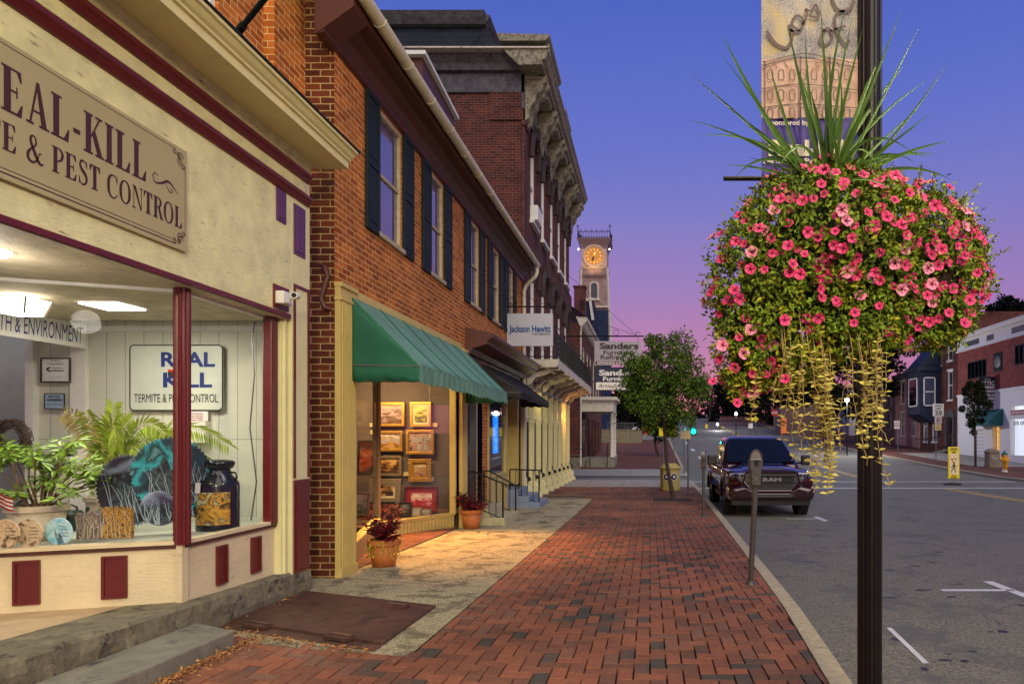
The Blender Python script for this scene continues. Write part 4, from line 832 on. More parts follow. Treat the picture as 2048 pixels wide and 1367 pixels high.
t = thing('wall_dispenser', P(395, 860, 6.7), 'white notice box with printed cards on the display wall right of the corner post', 'notice box')
a = P(368, 885, 6.7); b = P(416, 822, 6.7); m = MB(); m.box(a.x, b.x, 6.66, 6.745, a.z, b.z-.1); m.build('box', M['white'], t, bevel=.006)
m = MB(); m.box(a.x, b.x, 6.70, 6.71, b.z-.095, b.z); m.build('card', M['paper'], t); m = MB()
for i in range(4): txt(m, ('NOTICE', 'Termites', 'and pests', 'since 1981')[i], ((a.x+b.x)/2, 6.698, b.z-.03-.02*i), ex, ez, .012, .14, align='c', bold=.03)
m.build('print', M['red'], t, fixn=False)
t = thing('window_cable', (-3.66, 6.2, 0), 'thin pale cable hanging inside beside the right window post', 'cable'); m = MB()
m.tube([(-3.72, 6.26, 1.1), (-3.74, 6.25, .95), (-3.70, 6.22, .6), (-3.73, 6.2, .1), (-3.68, 6.22, -.4), (-3.72, 6.2, -.76)], .007, 6); m.build('cord', M['galv'], t)
# security camera
c = P(583, 597, 6.2); c.x = -3.40
t = thing('security_camera', c, 'small white security camera on a junction box at the right end of the cream shopfront', 'security camera')
m = MB(); m.box(-3.44, -3.36, 6.10, 6.26, c.z-.06, c.z+.055); m.build('junction_box', M['white'], t, bevel=.006)
m = MB(); m.tube([(-3.37, 6.15, c.z-.03), (-3.32, 6.12, c.z-.05), (-3.29, 6.10, c.z-.01)], .012, 8); m.build('arm', M['white'], t)
m = MB(); k = Vector((-3.27, 6.16, c.z+.015)); v = Vector((.25, -.95, -.12)).normalized(); m.tube([k, k+v*.11], .031, 16); o = m.build('camera_body', M['white'], t)
m = MB(); m.tube([k+v*.11, k+v*.113], .022, 16); m.build('lens', M['black'], o)
# flagpole on cornice
t = thing('flag_pole', (-3.4, 5.6, 3.0), 'bare dark green angled flagpole rising from the shop roof edge', 'flagpole'); a = P(478, 62, 5.6); b = P(560, -40, 5.2)
m = MB(); m.tube([a, a.lerp(b, 1.6)], .022, 10); m.build('pole', M['shutter'], t); m = MB(); m.tube([a-(b-a)*.06, a+(b-a)*.12], .032, 10); m.build('socket', M['iron'], t)
# ================= GALLERY BUILDING =================
FX = -3.506
gal = thing('brick_rowhouse', (FX, 12, gz(12)), 'orange brick two storey rowhouse with dark shutters, green awning shop window and maroon eaves', 'brick building')
WN = [(8.556, 9.38), (10.57, 11.26), (12.9, 13.6), (14.7, 15.4), (16.35, 17.0)]
m = MB(); m.wall('x', FX, 7.39, 18.25, 1.66, 4.75, [(a, b, 2.66, 4.28) for a, b in WN], .10)
m.wall('x', FX, 13.9, 14.35, -1.75, 1.66); m.build('front_wall', M['brick_o'], gal, fixn=False)
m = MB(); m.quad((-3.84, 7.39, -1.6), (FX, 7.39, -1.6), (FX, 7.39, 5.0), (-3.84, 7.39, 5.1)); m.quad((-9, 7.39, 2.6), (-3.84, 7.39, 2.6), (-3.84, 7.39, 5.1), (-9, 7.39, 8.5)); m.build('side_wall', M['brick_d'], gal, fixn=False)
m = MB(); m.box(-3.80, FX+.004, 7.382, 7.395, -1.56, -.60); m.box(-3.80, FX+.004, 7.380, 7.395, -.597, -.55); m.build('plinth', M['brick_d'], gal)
m = MB(); m.tube([(-3.66, 7.375, 1.93), (-3.60, 7.36, 1.90), (-3.565, 7.36, 1.80), (-3.60, 7.36, 1.68), (-3.64, 7.36, 1.55), (-3.60, 7.36, 1.45), (-3.54, 7.375, 1.43)], [.02,.028,.03,.03,.03,.028,.02], 8); m.build('wall_anchor', M['maroon_d'], gal)
# soldier arches
m = MB()
for a, b in WN: m.quad((FX+.003, a-.1, 4.29), (FX+.003, b+.1, 4.29), (FX+.003, b+.1, 4.48), (FX+.003, a-.1, 4.48))
m.build('window_lintels', brickmat('soldier_brick', (176,92,44), (140,66,34), (205,160,110), bw=.07, rh=.4, mo=.006, off=0), gal, fixn=False)
for i, (a, b) in enumerate(WN):
    m = MB(); x0, x1 = FX-.065, FX-.005
    m.box(x0, x1, a, a+.05, 2.66, 4.28); m.box(x0, x1, b-.05, b, 2.66, 4.28); m.box(x0, x1, a+.05, b-.05, 4.22, 4.28); m.box(x0, FX+.05, a-.04, b+.04, 2.60, 2.66)
    m.box(x0-.01, x1-.015, a+.05, b-.05, 3.43, 3.475); wf = m.build('window_frame', M['frame_y'], gal, bevel=.004)
    m = MB(); m.quad((x0+.02, a+.05, 2.66), (x0+.02, b-.05, 2.66), (x0+.02, b-.05, 4.22), (x0+.02, a+.05, 4.22)); m.build('pane', M['glass_w'], wf, fixn=False)
    m = MB(); m.add([(x0-.005-.012*math.sin(k*1.7), a+(b-a)*k/24, z) for z in (2.62, 4.26) for k in range(25)], [(k, k+1, 26+k, 25+k) for k in range(24)]); m.build('lace_curtain', M['curtain'], wf, fixn=False)
    for (c, d) in ((a-.40, a-.01), (b+.01, b+.40)):
        if i == 4 and c > b: d = b+.30
        m = MB(); m.box(FX+.012, FX+.045, c, c+.05, 2.60, 4.33); m.box(FX+.012, FX+.045, d-.05, d, 2.60, 4.33)
        for z in (2.60, 3.40, 4.25): m.box(FX+.012, FX+.045, c+.05, d-.05, z, z+.08)
        m.box(FX+.014, FX+.030, c+.05, d-.05, 2.68, 4.25); m.box(FX+.030, FX+.038, c+.08, d-.08, 2.72, 3.36); m.box(FX+.030, FX+.038, c+.08, d-.08, 3.52, 4.21); m.build('shutter', M['shutter'], gal, bevel=.003)
# eaves, gutter, roof
m = MB(); m.profY([(FX, 4.30), (FX+.05, 4.32), (FX+.05, 4.42), (FX+.10, 4.47), (FX+.10, 4.55), (FX+.20, 4.60), (FX+.36, 4.60), (FX+.36, 4.74), (FX+.30, 4.80), (FX-.05, 4.86), (FX-.05, 4.30)], 7.05, 18.25); m.build('eaves_cornice', M['maroon_d'], gal)
m = MB(); m.prism([(FX-.02, 7.04, 4.30), (FX+.37, 7.04, 4.58), (FX+.37, 7.04, 4.80), (FX-.02, 7.04, 4.95)], (0, .34, 0)); m.build('eave_return', M['maroon_d'], gal)
m = MB(); m.add([(FX+.42, 7.0, 4.80), (FX+.42, 18.3, 4.80), (-7.5, 18.3, 7.2), (-7.5, 7.0, 7.2)], [(0,1,2,3)]); m.build('roof', M['slate'], gal, solid=.06)
gt = MB(); ang = [R(-180+k*18) for k in range(11)]
gx0 = FX+.45
for zz, r_ in ((4.70, .078), (4.70, .072)):
    pass
prof = [(gx0+.078*math.cos(a), 4.72+.078*math.sin(a)) for a in ang]+[(gx0+.070*math.cos(a), 4.72+.070*math.sin(a)) for a in ang[::-1]]
gt.profY(prof, 7.05, 18.1); gt.prism([(x, 7.045, z) for x, z in prof[:11]], (0, .01, 0)); gt.build('gutter', M['gutter'], gal)
for k in range(13):
    y = 7.5+k*.86; m = MB(); m.tube([(gx0+.084*math.cos(a), y, 4.72+.084*math.sin(a)) for a in ang], .006, 5); m.tube([(gx0-.08, y, 4.71), (FX+.33, y, 4.66)], .008, 5); m.build('gutter_strap', M['offwhite'], gal)
m = MB(); m.tube([(gx0, 18.0, 4.66), (gx0, 18.0, 4.50), (gx0-.05, 18.0, 4.38), (FX+.14, 18.05, 4.15), (FX+.09, 18.05, 4.0), (FX+.09, 18.05, -1.72)], .05, 10); m.build('downspout', M['gutter'], gal)
m = MB()
m.quad((-4.1, 12.0, 5.0), (-4.1, 13.9, 5.0), (-4.1, 13.9, 6.72), (-4.1, 12.0, 6.90)); m.quad((-7, 12.0, 5.0), (-4.1, 12.0, 5.0), (-4.1, 12.0, 6.90), (-7, 12.0, 6.90)); dm = m.build('dormer', M['maroon_d'], gal, fixn=False)
m = MB(); m.prism([(-4.02, 11.9, 6.88), (-4.02, 14.0, 6.70), (-7, 14, 6.70), (-7, 11.9, 6.88)], (0, 0, .07)); m.build('white_flashing', M['white'], dm)
# shop front timber
def fpil(parent, y0, y1, zt, name='pilaster', n=7, base=None, mt='olive', proud=.075):
    base = gz((y0+y1)/2)-.02 if base is None else base
    y0 += .004; y1 -= .004
    m = MB(); m.box(FX-.0, FX+proud-.012, y0, y1, base, zt); k = (y1-y0-.06)/n
    for i in range(n): m.box(FX+proud-.012, FX+proud, y0+.03+i*k+.008, y0+.03+(i+1)*k-.008, base+.12, zt-.20)
    m.box(FX-.003, FX+proud+.006, y0-.003, y1+.003, base-.002, base+.12); m.box(FX-.003, FX+proud+.012, y0-.012, y1+.012, zt-.20, zt-.17); m.box(FX-.003, FX+proud+.01, y0-.008, y1+.006, zt-.05, zt+.002); m.build(name, M[mt], parent, bevel=.003)
fpil(gal, 7.39, 7.81, 1.745); fpil(gal, 12.2, 12.55, 1.66, n=5); fpil(gal, 18.0, 18.25, 1.5, n=3)
m = MB(); m.box(FX-.1, FX+.05, 7.81, 12.2, 1.62, 1.74); m.box(FX-.1, FX+.03, 7.81, 12.2, 1.05, 1.62); m.build('lintel_beam', M['olive'], gal, bevel=.004)
A_ = Vector((-3.60, 12.2, 0)); B_ = Vector((-4.42, 10.75, 0)); Cn = Vector((-3.56, 7.86, 0)); Bn = Vector((-4.33, 10.55, 0))
def splay(p, q, name):
    d = (q-p); n = Vector((d.y, -d.x, 0)).normalized(); n = n if n.x > 0 else -n; L_ = d.length; u = d/L_; k = int(L_/.075)
    m = MB(); z0 = gz((p.y+q.y)/2)-.02; z1 = gz(p.y)+.27
    def bx(a, b, za, zb, o0, o1): m.prism([p+u*a+n*o0+Vector((0,0,za)), p+u*b+n*o0+Vector((0,0,za)), p+u*b+n*o1+Vector((0,0,za)), p+u*a+n*o1+Vector((0,0,za))], (0, 0, zb-za))
    bx(0, L_, z0, z1, -.05, 0)
    for i in range(k): bx(i*L_/k+.007, (i+1)*L_/k-.007, z0+.05, z1-.05, 0, .014)
    bx(0, L_, z1-.04, z1, 0, .03); bx(0, L_, z1, z1+.02, -.07, .05); m.build(name, M['olive'], gal); m = MB(); bx(0, L_, 1.02, 1.10, -.05, .02); m.build('window_head', M['olive'], gal)
    g = MB(); g.quad(p+Vector((0,0,z1)), q+Vector((0,0,z1)), q+Vector((0,0,1.05)), p+Vector((0,0,1.05))); g.build('display_glass', M['glass'], gal, fixn=False); return z1
z1 = splay(A_, B_, 'far_bulkhead'); splay(Cn, Bn, 'near_bulkhead')
m = MB(); m.box(-4.43, -4.34, 10.62, 10.72, gz(10.6), 1.05); m.build('corner_post', M['pewter'], gal)
m = MB(); m.box(-3.66, -3.55, 12.14, 12.2, z1, 1.1); m.build('door_jamb', M['olive'], gal)
m = MB(); m.quad((-7, 12.55, -1.7), (FX-.1, 12.55, -1.7), (FX-.1, 12.55, 1.1), (-7, 12.55, 1.1)); m.quad((-6.6, 7.8, -1.6), (-6.6, 12.6, -1.6), (-6.6, 12.6, 1.1), (-6.6, 7.8, 1.1)); m.build('display_back_wall', M['galwall'], gal, fixn=False)
m = MB(); m.add([A_+Vector((0,0,z1-.01)), B_+Vector((0,0,z1-.01)), Vector((-4.33, 10.55, z1-.01)), Vector((-6.6, 8.2, z1-.01)), Vector((-6.6, 12.55, z1-.01)), Vector((-3.6, 12.55, z1-.01))], [(0,1,2,3,4,5)]); m.build('display_floor', flat('display_cloth', (110,84,66)), gal, fixn=False)
m = MB(); m.add([(FX-.05, 7.8, 1.07), (FX-.05, 12.6, 1.07), (-7, 12.6, 1.07), (-7, 7.8, 1.07)], [(0,1,2,3)]); m.build('display_ceiling', M['galwall'], gal, fixn=False)
m = MB(); m.add([(-3.5, 7.9, gz(8)+.012), (-3.5, 12.3, gz(12)+.012), (-4.7, 10.6, gz(10.6)+.02)], [(0,1,2)]); struct(m.build('entry_brick_floor', M['farpave'], fixn=False))
# awning
aw = thing('green_awning', (FX+.4, 10, .7), 'sloping green canvas awning with scalloped valance over the lit gallery window', 'awning')
def awning(aw, y0, y1, zt, zf, zv, xf, m_top, m_side, ns, lean=0):
    xw = FX+.055; rk = random.Random(2)
    ns_ = 48; vs = []; rows = 8
    for j in range(rows+1):
        t = j/rows
        for i in range(ns_+1):
            s = i/ns_; sag = -.022*math.sin(math.pi*t)*(1-abs(((s*5) % 1)*2-1))-.012*math.sin(math.pi*t); vs.append((xw+(xf-xw)*t+sag*.6, y0+(y1-y0)*s, zt+(zf-zt)*t+sag))
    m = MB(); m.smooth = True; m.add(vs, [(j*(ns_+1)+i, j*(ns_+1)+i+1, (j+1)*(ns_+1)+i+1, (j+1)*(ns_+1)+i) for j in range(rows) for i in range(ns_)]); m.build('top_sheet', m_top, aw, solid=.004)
    for q in (.17, .34, .5, .67, .84):
        m = MB(); yy = y0+(y1-y0)*q; m.tube([(xw+(xf-xw)*t/8+.004, yy, zt+(zf-zt)*t/8+.004-.034*math.sin(math.pi*t/8)*.6) for t in range(9)], .006, 4); m.build('seam', m_side, aw)
    n = int((y1-y0)/.02); m = MB(); sc = .20; A = []
    for i in range(n+1):
        y = y0+(y1-y0)*i/n; f = abs(math.sin(math.pi*(y-y0)/sc)); A.append(((xf+.006*math.sin(y*31), y, zf), (xf+.012*math.sin(y*26), y, zv-.035*f)))
    m.add([p for a in A for p in a], [(2*i, 2*i+2, 2*i+3, 2*i+1) for i in range(n)]); m.build('valance', m_top, aw, solid=.003)
    for ye in (y0, y1):
        n = 24; V = []; dm = 6
        for i in range(n+1):
            t = i/n; x = xw+(xf-xw)*t; zt2 = zt+(zf-zt)*t
            for j in range(dm+1):
                q = j/dm; zlo = zv-.03*abs(math.sin(math.pi*(x-xw)/.2)); zz = zt2+(zlo-zt2)*q; fo = .014*math.sin(q*9+t*7)*math.sin(math.pi*t); V.append((x, ye+fo, zz))
        m = MB(); m.smooth = True; m.add(V, [(i*(dm+1)+j, (i+1)*(dm+1)+j, (i+1)*(dm+1)+j+1, i*(dm+1)+j+1) for i in range(n) for j in range(dm)]); m.build('end_panel', m_side, aw, solid=.003)
    m = MB()
    for ye in (y0, y1): m.tube([(xw, ye, zf), (xf-.01, ye, zf-.012)], .009, 6); m.tube([(xw, ye, zt), (xw, ye, zv)], .009, 6)
    m.tube([(xf-.012, y0, zf-.014), (xf-.012, y1, zf-.014)], .009, 6); m.build('support_frame', M['galv'], aw)
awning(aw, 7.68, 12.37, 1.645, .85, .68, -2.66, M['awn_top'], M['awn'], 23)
aw2 = thing('black_awning', (FX+.4, 15.5, .8), 'black canvas awning with scalloped edge over the second shop doorway', 'awning')
awning(aw2, 13.9, 17.7, 1.55, .98, .86, -2.70, M['awn_b'], M['awn_b'], 18)
# paintings
def pm(n, cols, sc=9, d=.6, h=None): return picmat('painting_%d' % n, cols, sc, n, dist=d, h=h)
D = 12.48
pics = [(757, 852, 810, 804, D, 'gold', [(120,90,60),(210,170,120),(180,150,150),(90,60,40)], 'gold framed pale river landscape, top left of the paintings beside the window post', .05, 0),
(821, 853, 863, 803, D, 'gold', [(110,110,30),(220,190,60),(240,210,110),(70,80,20)], 'gold framed yellow green woodland painting, top right in the gallery window', .045, 0),
(757, 902, 806, 861, D, 'gold', [(200,150,60),(220,200,150),(150,150,170),(120,80,30)], 'gold framed painting of a lone tree in fields, second row left', .05, 0),
(813, 908, 869, 859, D, 'gold', [(210,190,170),(120,90,70),(190,150,130),(60,40,36)], 'ornate gold frame holding several small pictures, second row right', .05, 0),
(757, 951, 804, 910, D, 'pewter', [(90,60,30),(190,130,60),(220,180,110),(60,44,24)], 'pewter framed brown village landscape, third row left', .05, 0),
(818, 963, 863, 917, D, 'gold', [(180,140,100),(220,200,170),(120,80,60)], 'gold framed flower vase still life, third row right', .07, 0),
(738, 1006, 801, 957, 12.1, 'pewter', [(80,50,24),(220,170,90),(240,210,150),(60,40,20)], 'wide pale framed farm landscape leaning low in the gallery window', .10, .12),
(808, 1023, 876, 972, 12.2, 'redpic', [(170,40,40),(230,190,170),(200,30,50),(240,220,200)], 'painting of red buildings in a broad red mat leaning at the bottom right', .07, .12),
(716, 950, 750, 880, 11.5, 'darkframe', [(210,110,70),(230,170,130),(90,70,60),(200,80,50)], 'tall painting of orange flowers in a vase on an easel by the near pane', .025, .05),
(708, 1031, 739, 984, 11.3, 'pewter', [(200,190,150),(90,110,60),(220,210,180)], 'small pale framed garden picture at the lower left of the display', .03, .1),
(726, 1040, 790, 1003, 11.6, 'darkframe', [(40,30,50),(90,60,60),(160,80,50)], 'dark framed dusky picture standing on the display floor behind the red plant', .03, .15),
(797, 1034, 824, 1004, 11.75, 'darkframe', [(120,100,80),(180,170,150),(60,50,40)], 'small black framed portrait picture at the bottom middle of the display', .03, .15),
(824, 1032, 843, 1014, 11.7, 'pewter', [(230,220,190),(190,150,90)], 'tiny cream framed card, left of two at the bottom right of the display', .015, .2),
(840, 1031, 862, 1017, 11.75, 'pewter', [(235,225,205),(150,120,90)], 'tiny white framed card, right of two at the bottom right of the display', .015, .2)]
for i, (x0, y0, x1, y1, d, fm, cols, lb, fw, lean) in enumerate(pics):
    t, a, b = framed('framed_painting', x0, y0, x1, y1, d, M['maroon' if fm == 'redpic' else fm], pm(i, cols, 11 if i < 9 else 18, h=(y0-y1)/F*d if i != 3 else None), lb, 'painting', fw if fm != 'redpic' else .03, lean, th=.04)
    if fm == 'redpic' or i in (5, 6, 1):
        m = MB(); w2 = .09 if fm == 'redpic' else .035; f2 = .03 if fm == 'redpic' else fw
        for (p, q, r_, s_) in ((a.x+f2, b.x-f2, a.z+f2, a.z+f2+w2), (a.x+f2, b.x-f2, b.z-f2-w2, b.z-f2), (a.x+f2, a.x+f2+w2, a.z+f2+w2, b.z-f2-w2), (b.x-f2-w2, b.x-f2, a.z+f2+w2, b.z-f2-w2)):
            m.prism([(p, d-.012+lean*(r_-a.z), r_), (q, d-.012+lean*(r_-a.z), r_), (q, d-.012+lean*(s_-a.z), s_), (p, d-.012+lean*(s_-a.z), s_)], (0, .004, 0))
        m.build('mat_board', M['redmat'] if fm == 'redpic' else M['gold'] if i == 5 else M['tag'], t)
    if i == 3:
        m = MB()
        for cx in range(3):
            for cz in range(2):
                if (cx, cz) in ((0, 0),): continue
                x = a.x+.09+cx*.12; z = a.z+.08+cz*.15; m.box(x, x+.09, d-.014, d-.01, z, z+.11)
        m.build('small_prints', picmat('small_prints', [(30,24,24),(200,190,180),(60,50,50)], 30, 9), t)
for i, (px, py) in enumerate(((870, 849), (862, 957), (812, 947), (744, 849), (746, 864))):
    c = P(px, py, D+.03); t = thing('price_card', c, 'small cream price card pinned %s' % ('beside the yellow woodland painting', 'right of the flower still life', 'between the village landscape and the still life', 'left of the river landscape near the post, upper one', 'just below the upper card near the post')[i], 'price card')
    m = MB(); m.box(c.x-.045, c.x+.045, c.y-.004, c.y, c.z-.035, c.z+.035); m.build('card', M['tag'], t); m = MB(); txt(m, ('No 4', 'No 9', 'No 7', 'No 2', 'No 3')[i], (c.x-.03, c.y-.006, c.z-.01), ex, ez, .02, .06); m.build('print', M['darkframe'], t, fixn=False)
for x in (-5.0, -4.15): 
    t = thing('hanging_wire', (x, D, .6), 'thin picture hanging wire above the %s column of paintings' % ('left' if x < -4.5 else 'right'), 'picture wire'); m = MB(); m.tube([(x, D+.02, .64), (x, D+.02, 1.07)], .003, 4); m.build('wire', M['galv'], t)
t = thing('orange_flowers', P(735, 1040, 10.9), 'low orange dried flowers on the display floor behind the near window', 'flower arrangement'); m = MB()
for k in range(240):
    px = rq.choice((rq.gauss(728, 8), rq.gauss(786, 6), rq.gauss(752, 14))); c = P(px, rq.uniform(1010, 1044), 11.3+rq.random()*.3); leafq(m, c, (rq.gauss(0,1), rq.gauss(0,1), rq.gauss(.3,1)), (0,-1,.3), .05, .03)
m.build('blooms', mat('orange_bloom', (226,106,50), .7, var=.3, island=.4, bump=0), t, fixn=False)
lamp('gallery_light', 'AREA', (-4.75, 11.35, 1.02), 62, (1, .70, .36), 1.3, (-4.7, 12.5, -.35), sy=.25)
lamp('gallery_entry_light', 'SPOT', (-3.95, 10.6, .98), 1150, (1, .48, .13), .05, (-3.0, 10.0, -1.6), 84)
# potted coleus
def coleus(c, s, label, potlab, trail=True):
    t = pot('terracotta_pot', c, .17*s, .31*s, M['terra'], potlab, rimh=.07)
    p = thing('coleus_plant', (c[0], c[1], c[2]+.29*s), label, 'plant'); m = MB(); rk = random.Random(int(s*100)); sm = MB()
    for k in range(26):
        an = rk.uniform(0, 6.283); el = rk.uniform(.15, 1.3); L_ = rk.uniform(.2, .42)*s; d = Vector((math.cos(an)*math.cos(el)*.75, math.sin(an)*math.cos(el)*.75, math.sin(el))); b0 = Vector(c)+Vector((0, 0, .28*s)); e = b0+d*L_; sm.tube([b0, e], .005, 4)
        for j in range(11):
            q = b0.lerp(e, .35+.65*j/10); a2 = rk.uniform(0, 6.283); dd = Vector((math.cos(a2), math.sin(a2), rk.uniform(-.4, .5))); leafq(m, q, dd, (0, 0, 1), rk.uniform(.07, .115)*s, rk.uniform(.04, .06)*s, .3)
    sm.build('stems', M['bark'], p, fixn=False); m.build('foliage', M['coleus'], p, fixn=False)
    if trail:
        m = MB()
        for k in range(26):
            an = rk.uniform(0, 6.283); r_ = .165*s; x, y = c[0]+math.cos(an)*r_*1.05, c[1]+math.sin(an)*r_*1.05; ln_ = rk.uniform(.04, .26)*s; z = c[2]+.31*s
            for j in range(int(ln_/.012)): leafq(m, (x+rk.gauss(0,.008), y+rk.gauss(0,.008), z-j*.012), (rk.gauss(0,1), rk.gauss(0,1), -.5), (math.cos(an), math.sin(an), 0), .026, .018, .2)
        m.build('trailing_leaves', M['leaf_y'], p, fixn=False)
c = G(768, 1131); coleus((c.x, c.y, c.z), 1.07, 'dark red coleus with trailing lime leaves in the nearer pot by the gallery pilaster', 'terracotta pot standing nearest the camera by the gallery window')
c = G(943, 1056); coleus((c.x, c.y, c.z), 1.12, 'dark red coleus in the farther pot beside the stone door steps', 'terracotta pot with a cloth rim beside the stone door steps', False)
# ---------- second shop (same house) ----------
M['dooroak'] = mat('dark_door', (56,36,30), .5, var=.2)
shop2 = thing('tax_office_front', (FX, 15.3, gz(15)), 'dark timber and cream shopfront with brown cornice behind the black awning', 'shopfront')
m = MB(); m.profY([(FX, 1.62), (FX+.10, 1.62), (FX+.14, 1.72), (FX+.30, 1.76), (FX+.42, 1.80), (FX+.42, 1.86), (FX+.53, 1.93), (FX+.53, 2.0), (FX, 2.12)], 12.6, 18.1); m.build('cornice', M['brown'], shop2, bevel=.003)
m = MB(); m.box(FX-.1, FX+.03, 12.55, 18.0, 1.1, 1.62); m.build('sign_fascia', M['brown'], shop2)
m = MB(); m.box(FX-.16, FX-.10, 12.55, 13.9, -1.3, 1.1); m.build('panelled_reveal', M['olive'], shop2)
m = MB(); m.box(FX-.10, FX-.06, 12.95, 13.65, -1.28, .85); d_ = m.build('door', M['dooroak'], shop2, bevel=.004); m = MB()
for z in (-1.1, -.1): m.box(FX-.062, FX-.045, 13.08, 13.52, z, z+.75)
m.build('door_panels', M['dooroak'], d_, bevel=.006); m = MB(); m.lathe((FX-.03, 13.56, -.25), [(.02, -.02), (.026, .0), (.02, .02)], 10, ax='y'); m.build('door_knob', M['gold'], d_)
m = MB(); m.box(FX-.08, FX+.02, 14.35, 16.3, -1.75, -.85); m.box(FX-.08, FX+.045, 14.35, 16.3, -.85, -.79); m.box(FX-.08, FX+.02, 14.35, 14.45, -.79, 1.1); m.box(FX-.08, FX+.02, 16.1, 16.3, -.79, 1.1); m.build('window_surround', M['olive'], shop2, bevel=.004)
m = MB(); m.quad((FX-.03, 14.45, -.79), (FX-.03, 16.1, -.79), (FX-.03, 16.1, 1.1), (FX-.03, 14.45, 1.1)); m.build('window_glass', M['glass_w'], shop2, fixn=False)
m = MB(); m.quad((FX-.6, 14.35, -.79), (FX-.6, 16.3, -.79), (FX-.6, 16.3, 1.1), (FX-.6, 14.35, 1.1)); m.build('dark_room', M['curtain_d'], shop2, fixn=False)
m = MB(); m.box(FX-.5, FX-.45, 16.3, 18.0, -1.2, 1.1); m.box(FX-.5, FX, 16.3, 16.36, -1.2, 1.1); m.box(FX-.5, FX, 17.6, 17.8, -1.2, 1.1); m.build('door_recess', M['olive'], shop2)
t = thing('led_sign', (FX-.07, 15.4, 0), 'bright blue vertical illuminated sign in the tax office window', 'illuminated sign'); m = MB(); m.box(FX-.09, FX-.06, 15.2, 15.62, -.33, .62); m.build('lit_panel', M['neon'], t)
m = MB()
for k, ch in enumerate('TAXES'): txt(m, ch, (FX-.058, 15.32, .42-.17*k), r_ if False else Vector((0,1,0)), ez, .11, .16, bold=.03)
m.build('letters', emis('led_letters', (120,195,255), 1.6), t, fixn=False)
# steps & rails
t = thing('stone_steps', (-3.1, 13.2, gz(13)), 'two pale concrete door steps with an iron railing beside the farther pot', 'steps'); m = MB(); z = gz(13.2)
m.box(FX, -2.76, 12.62, 13.92, z-.05, z+.16); m.box(FX, -3.06, 12.66, 13.90, z+.16, z+.33); m.build('treads', M['palestep'], t, bevel=.012)
t = thing('blue_steps', (-3.1, 17, gz(17)), 'three blue grey painted door steps by the downspout', 'steps'); m = MB(); z = gz(17)
m.box(FX-.4, -2.72, 16.4, 17.75, z-.05, z+.15); m.box(FX-.4, -2.98, 16.4, 17.74, z+.15, z+.30); m.box(FX-.4, -3.25, 16.4, 17.73, z+.30, z+.46); m.build('treads', M['bluestep'], t, bevel=.01)
def rail(name, x0, x1, y, zb, h0, h1, label, scroll=True):
    t = thing(name, (x1, y, zb), label, 'railing'); m = MB(); a = (x0, y, zb+h0); b = (x1, y, zb+h1)
    m.tube([a, (x0+.12, y, zb+h0), b, (b[0]+.06, y, b[2]-.02), (b[0]+.06, y, b[2]-.07)], .017, 8); m.build('handrail', M['iron'], t)
    m = MB(); m.tube([(x1, y, zb-.02), b], .017, 8); m.tube([(x0, y, zb+.2), a], .017, 8); m.build('posts', M['iron'], t)
    m = MB(); m.tube([(x0, y, zb+.42), (x1, y, zb+.12)], .010, 6)
    n = 5
    for k in range(1, n): q = k/n; m.tube([(x0+(x1-x0)*q, y, zb+.42-.3*q), (x0+(x1-x0)*q, y, zb+h0+(h1-h0)*q)], .008, 5)
    if scroll:
        for k in range(6):
            cz = zb+.35+k*.11; cx = (x0+x1)/2-.12; m.tube([(cx+.045*math.cos(a_*.7), y, cz+.045*math.sin(a_*.7)) for a_ in range(10)], .006, 5)
    m.build('balusters', M['iron'], t); return t
rail('iron_railing', -3.46, -2.80, 12.66, gz(12.7), 1.02, .80, 'black wrought iron handrail with scrolls on the near side of the pale door steps')
rail('iron_railing', -3.46, -2.80, 13.86, gz(13.9), 1.0, .70, 'plain black iron handrail on the far side of the pale door steps', False)
rail('iron_railing', -3.46, -2.74, 16.42, gz(16.5), .95, .93, 'black iron handrail beside the blue grey steps', True)
# ---------- hanging signs ----------
t = thing('projecting_sign', (-2.9, 16.2, 2.25), 'white square hanging sign with blue lettering on a black bracket, above the black awning', 'sign')
a, b = P(1014, 692, 16.2), P(1106, 627, 16.2)
m = MB(); m.box(a.x, b.x, 16.17, 16.23, a.z, b.z); m.build('board', mat('sign_face_white', (176,176,186), .5, var=.06, bump=0), t, bevel=.005)
m = MB(); txt(m, 'Jackson Hewitt', (P(1018, 0, 16.16).x, 16.165, P(0, 664, 16.2).z), ex, ez, .165, P(1101, 0, 16.2).x-P(1018, 0, 16.2).x, bold=.032); m.build('blue_lettering', flat('sign_blue', (18,70,128)), t, fixn=False)
m = MB(); txt(m, 'TAX SERVICE', (P(1064, 0, 16.16).x, 16.165, P(0, 670, 16.2).z), ex, ez, .045, P(1100, 0, 16.2).x-P(1064, 0, 16.2).x, bold=.02); m.build('small_lettering', M['black'], t, fixn=False)
m = MB(); zb = P(0, 613, 16.2).z; m.tube([(FX, 16.2, zb), (P(1114, 0, 16.2).x, 16.2, zb)], .018, 6); m.tube([(FX, 16.2, zb+.02), (FX, 16.2, zb+.5)], .015, 6); m.tube([(FX, 16.2, zb+.45), (-2.5, 16.2, zb+.02)], .006, 5)
for px in (1022, 1098): m.tube([(P(px,0,16.2).x, 16.2, zb), (P(px,0,16.2).x, 16.2, b.z)], .006, 4)
for k in range(3): cx = FX+.16+k*.02; m.tube([(cx+.1*(1-k*.3)*math.cos(a_*.63), 16.2, zb+.14+.1*(1-k*.3)*math.sin(a_*.63)) for a_ in range(11)], .008, 5)
m.build('bracket', M['iron'], t)
ds = 28.2
t = thing('furniture_sign', (-1.4, ds, 2.1), 'tall double hanging sign, white panel above a dark navy panel, partly behind the street tree', 'sign')
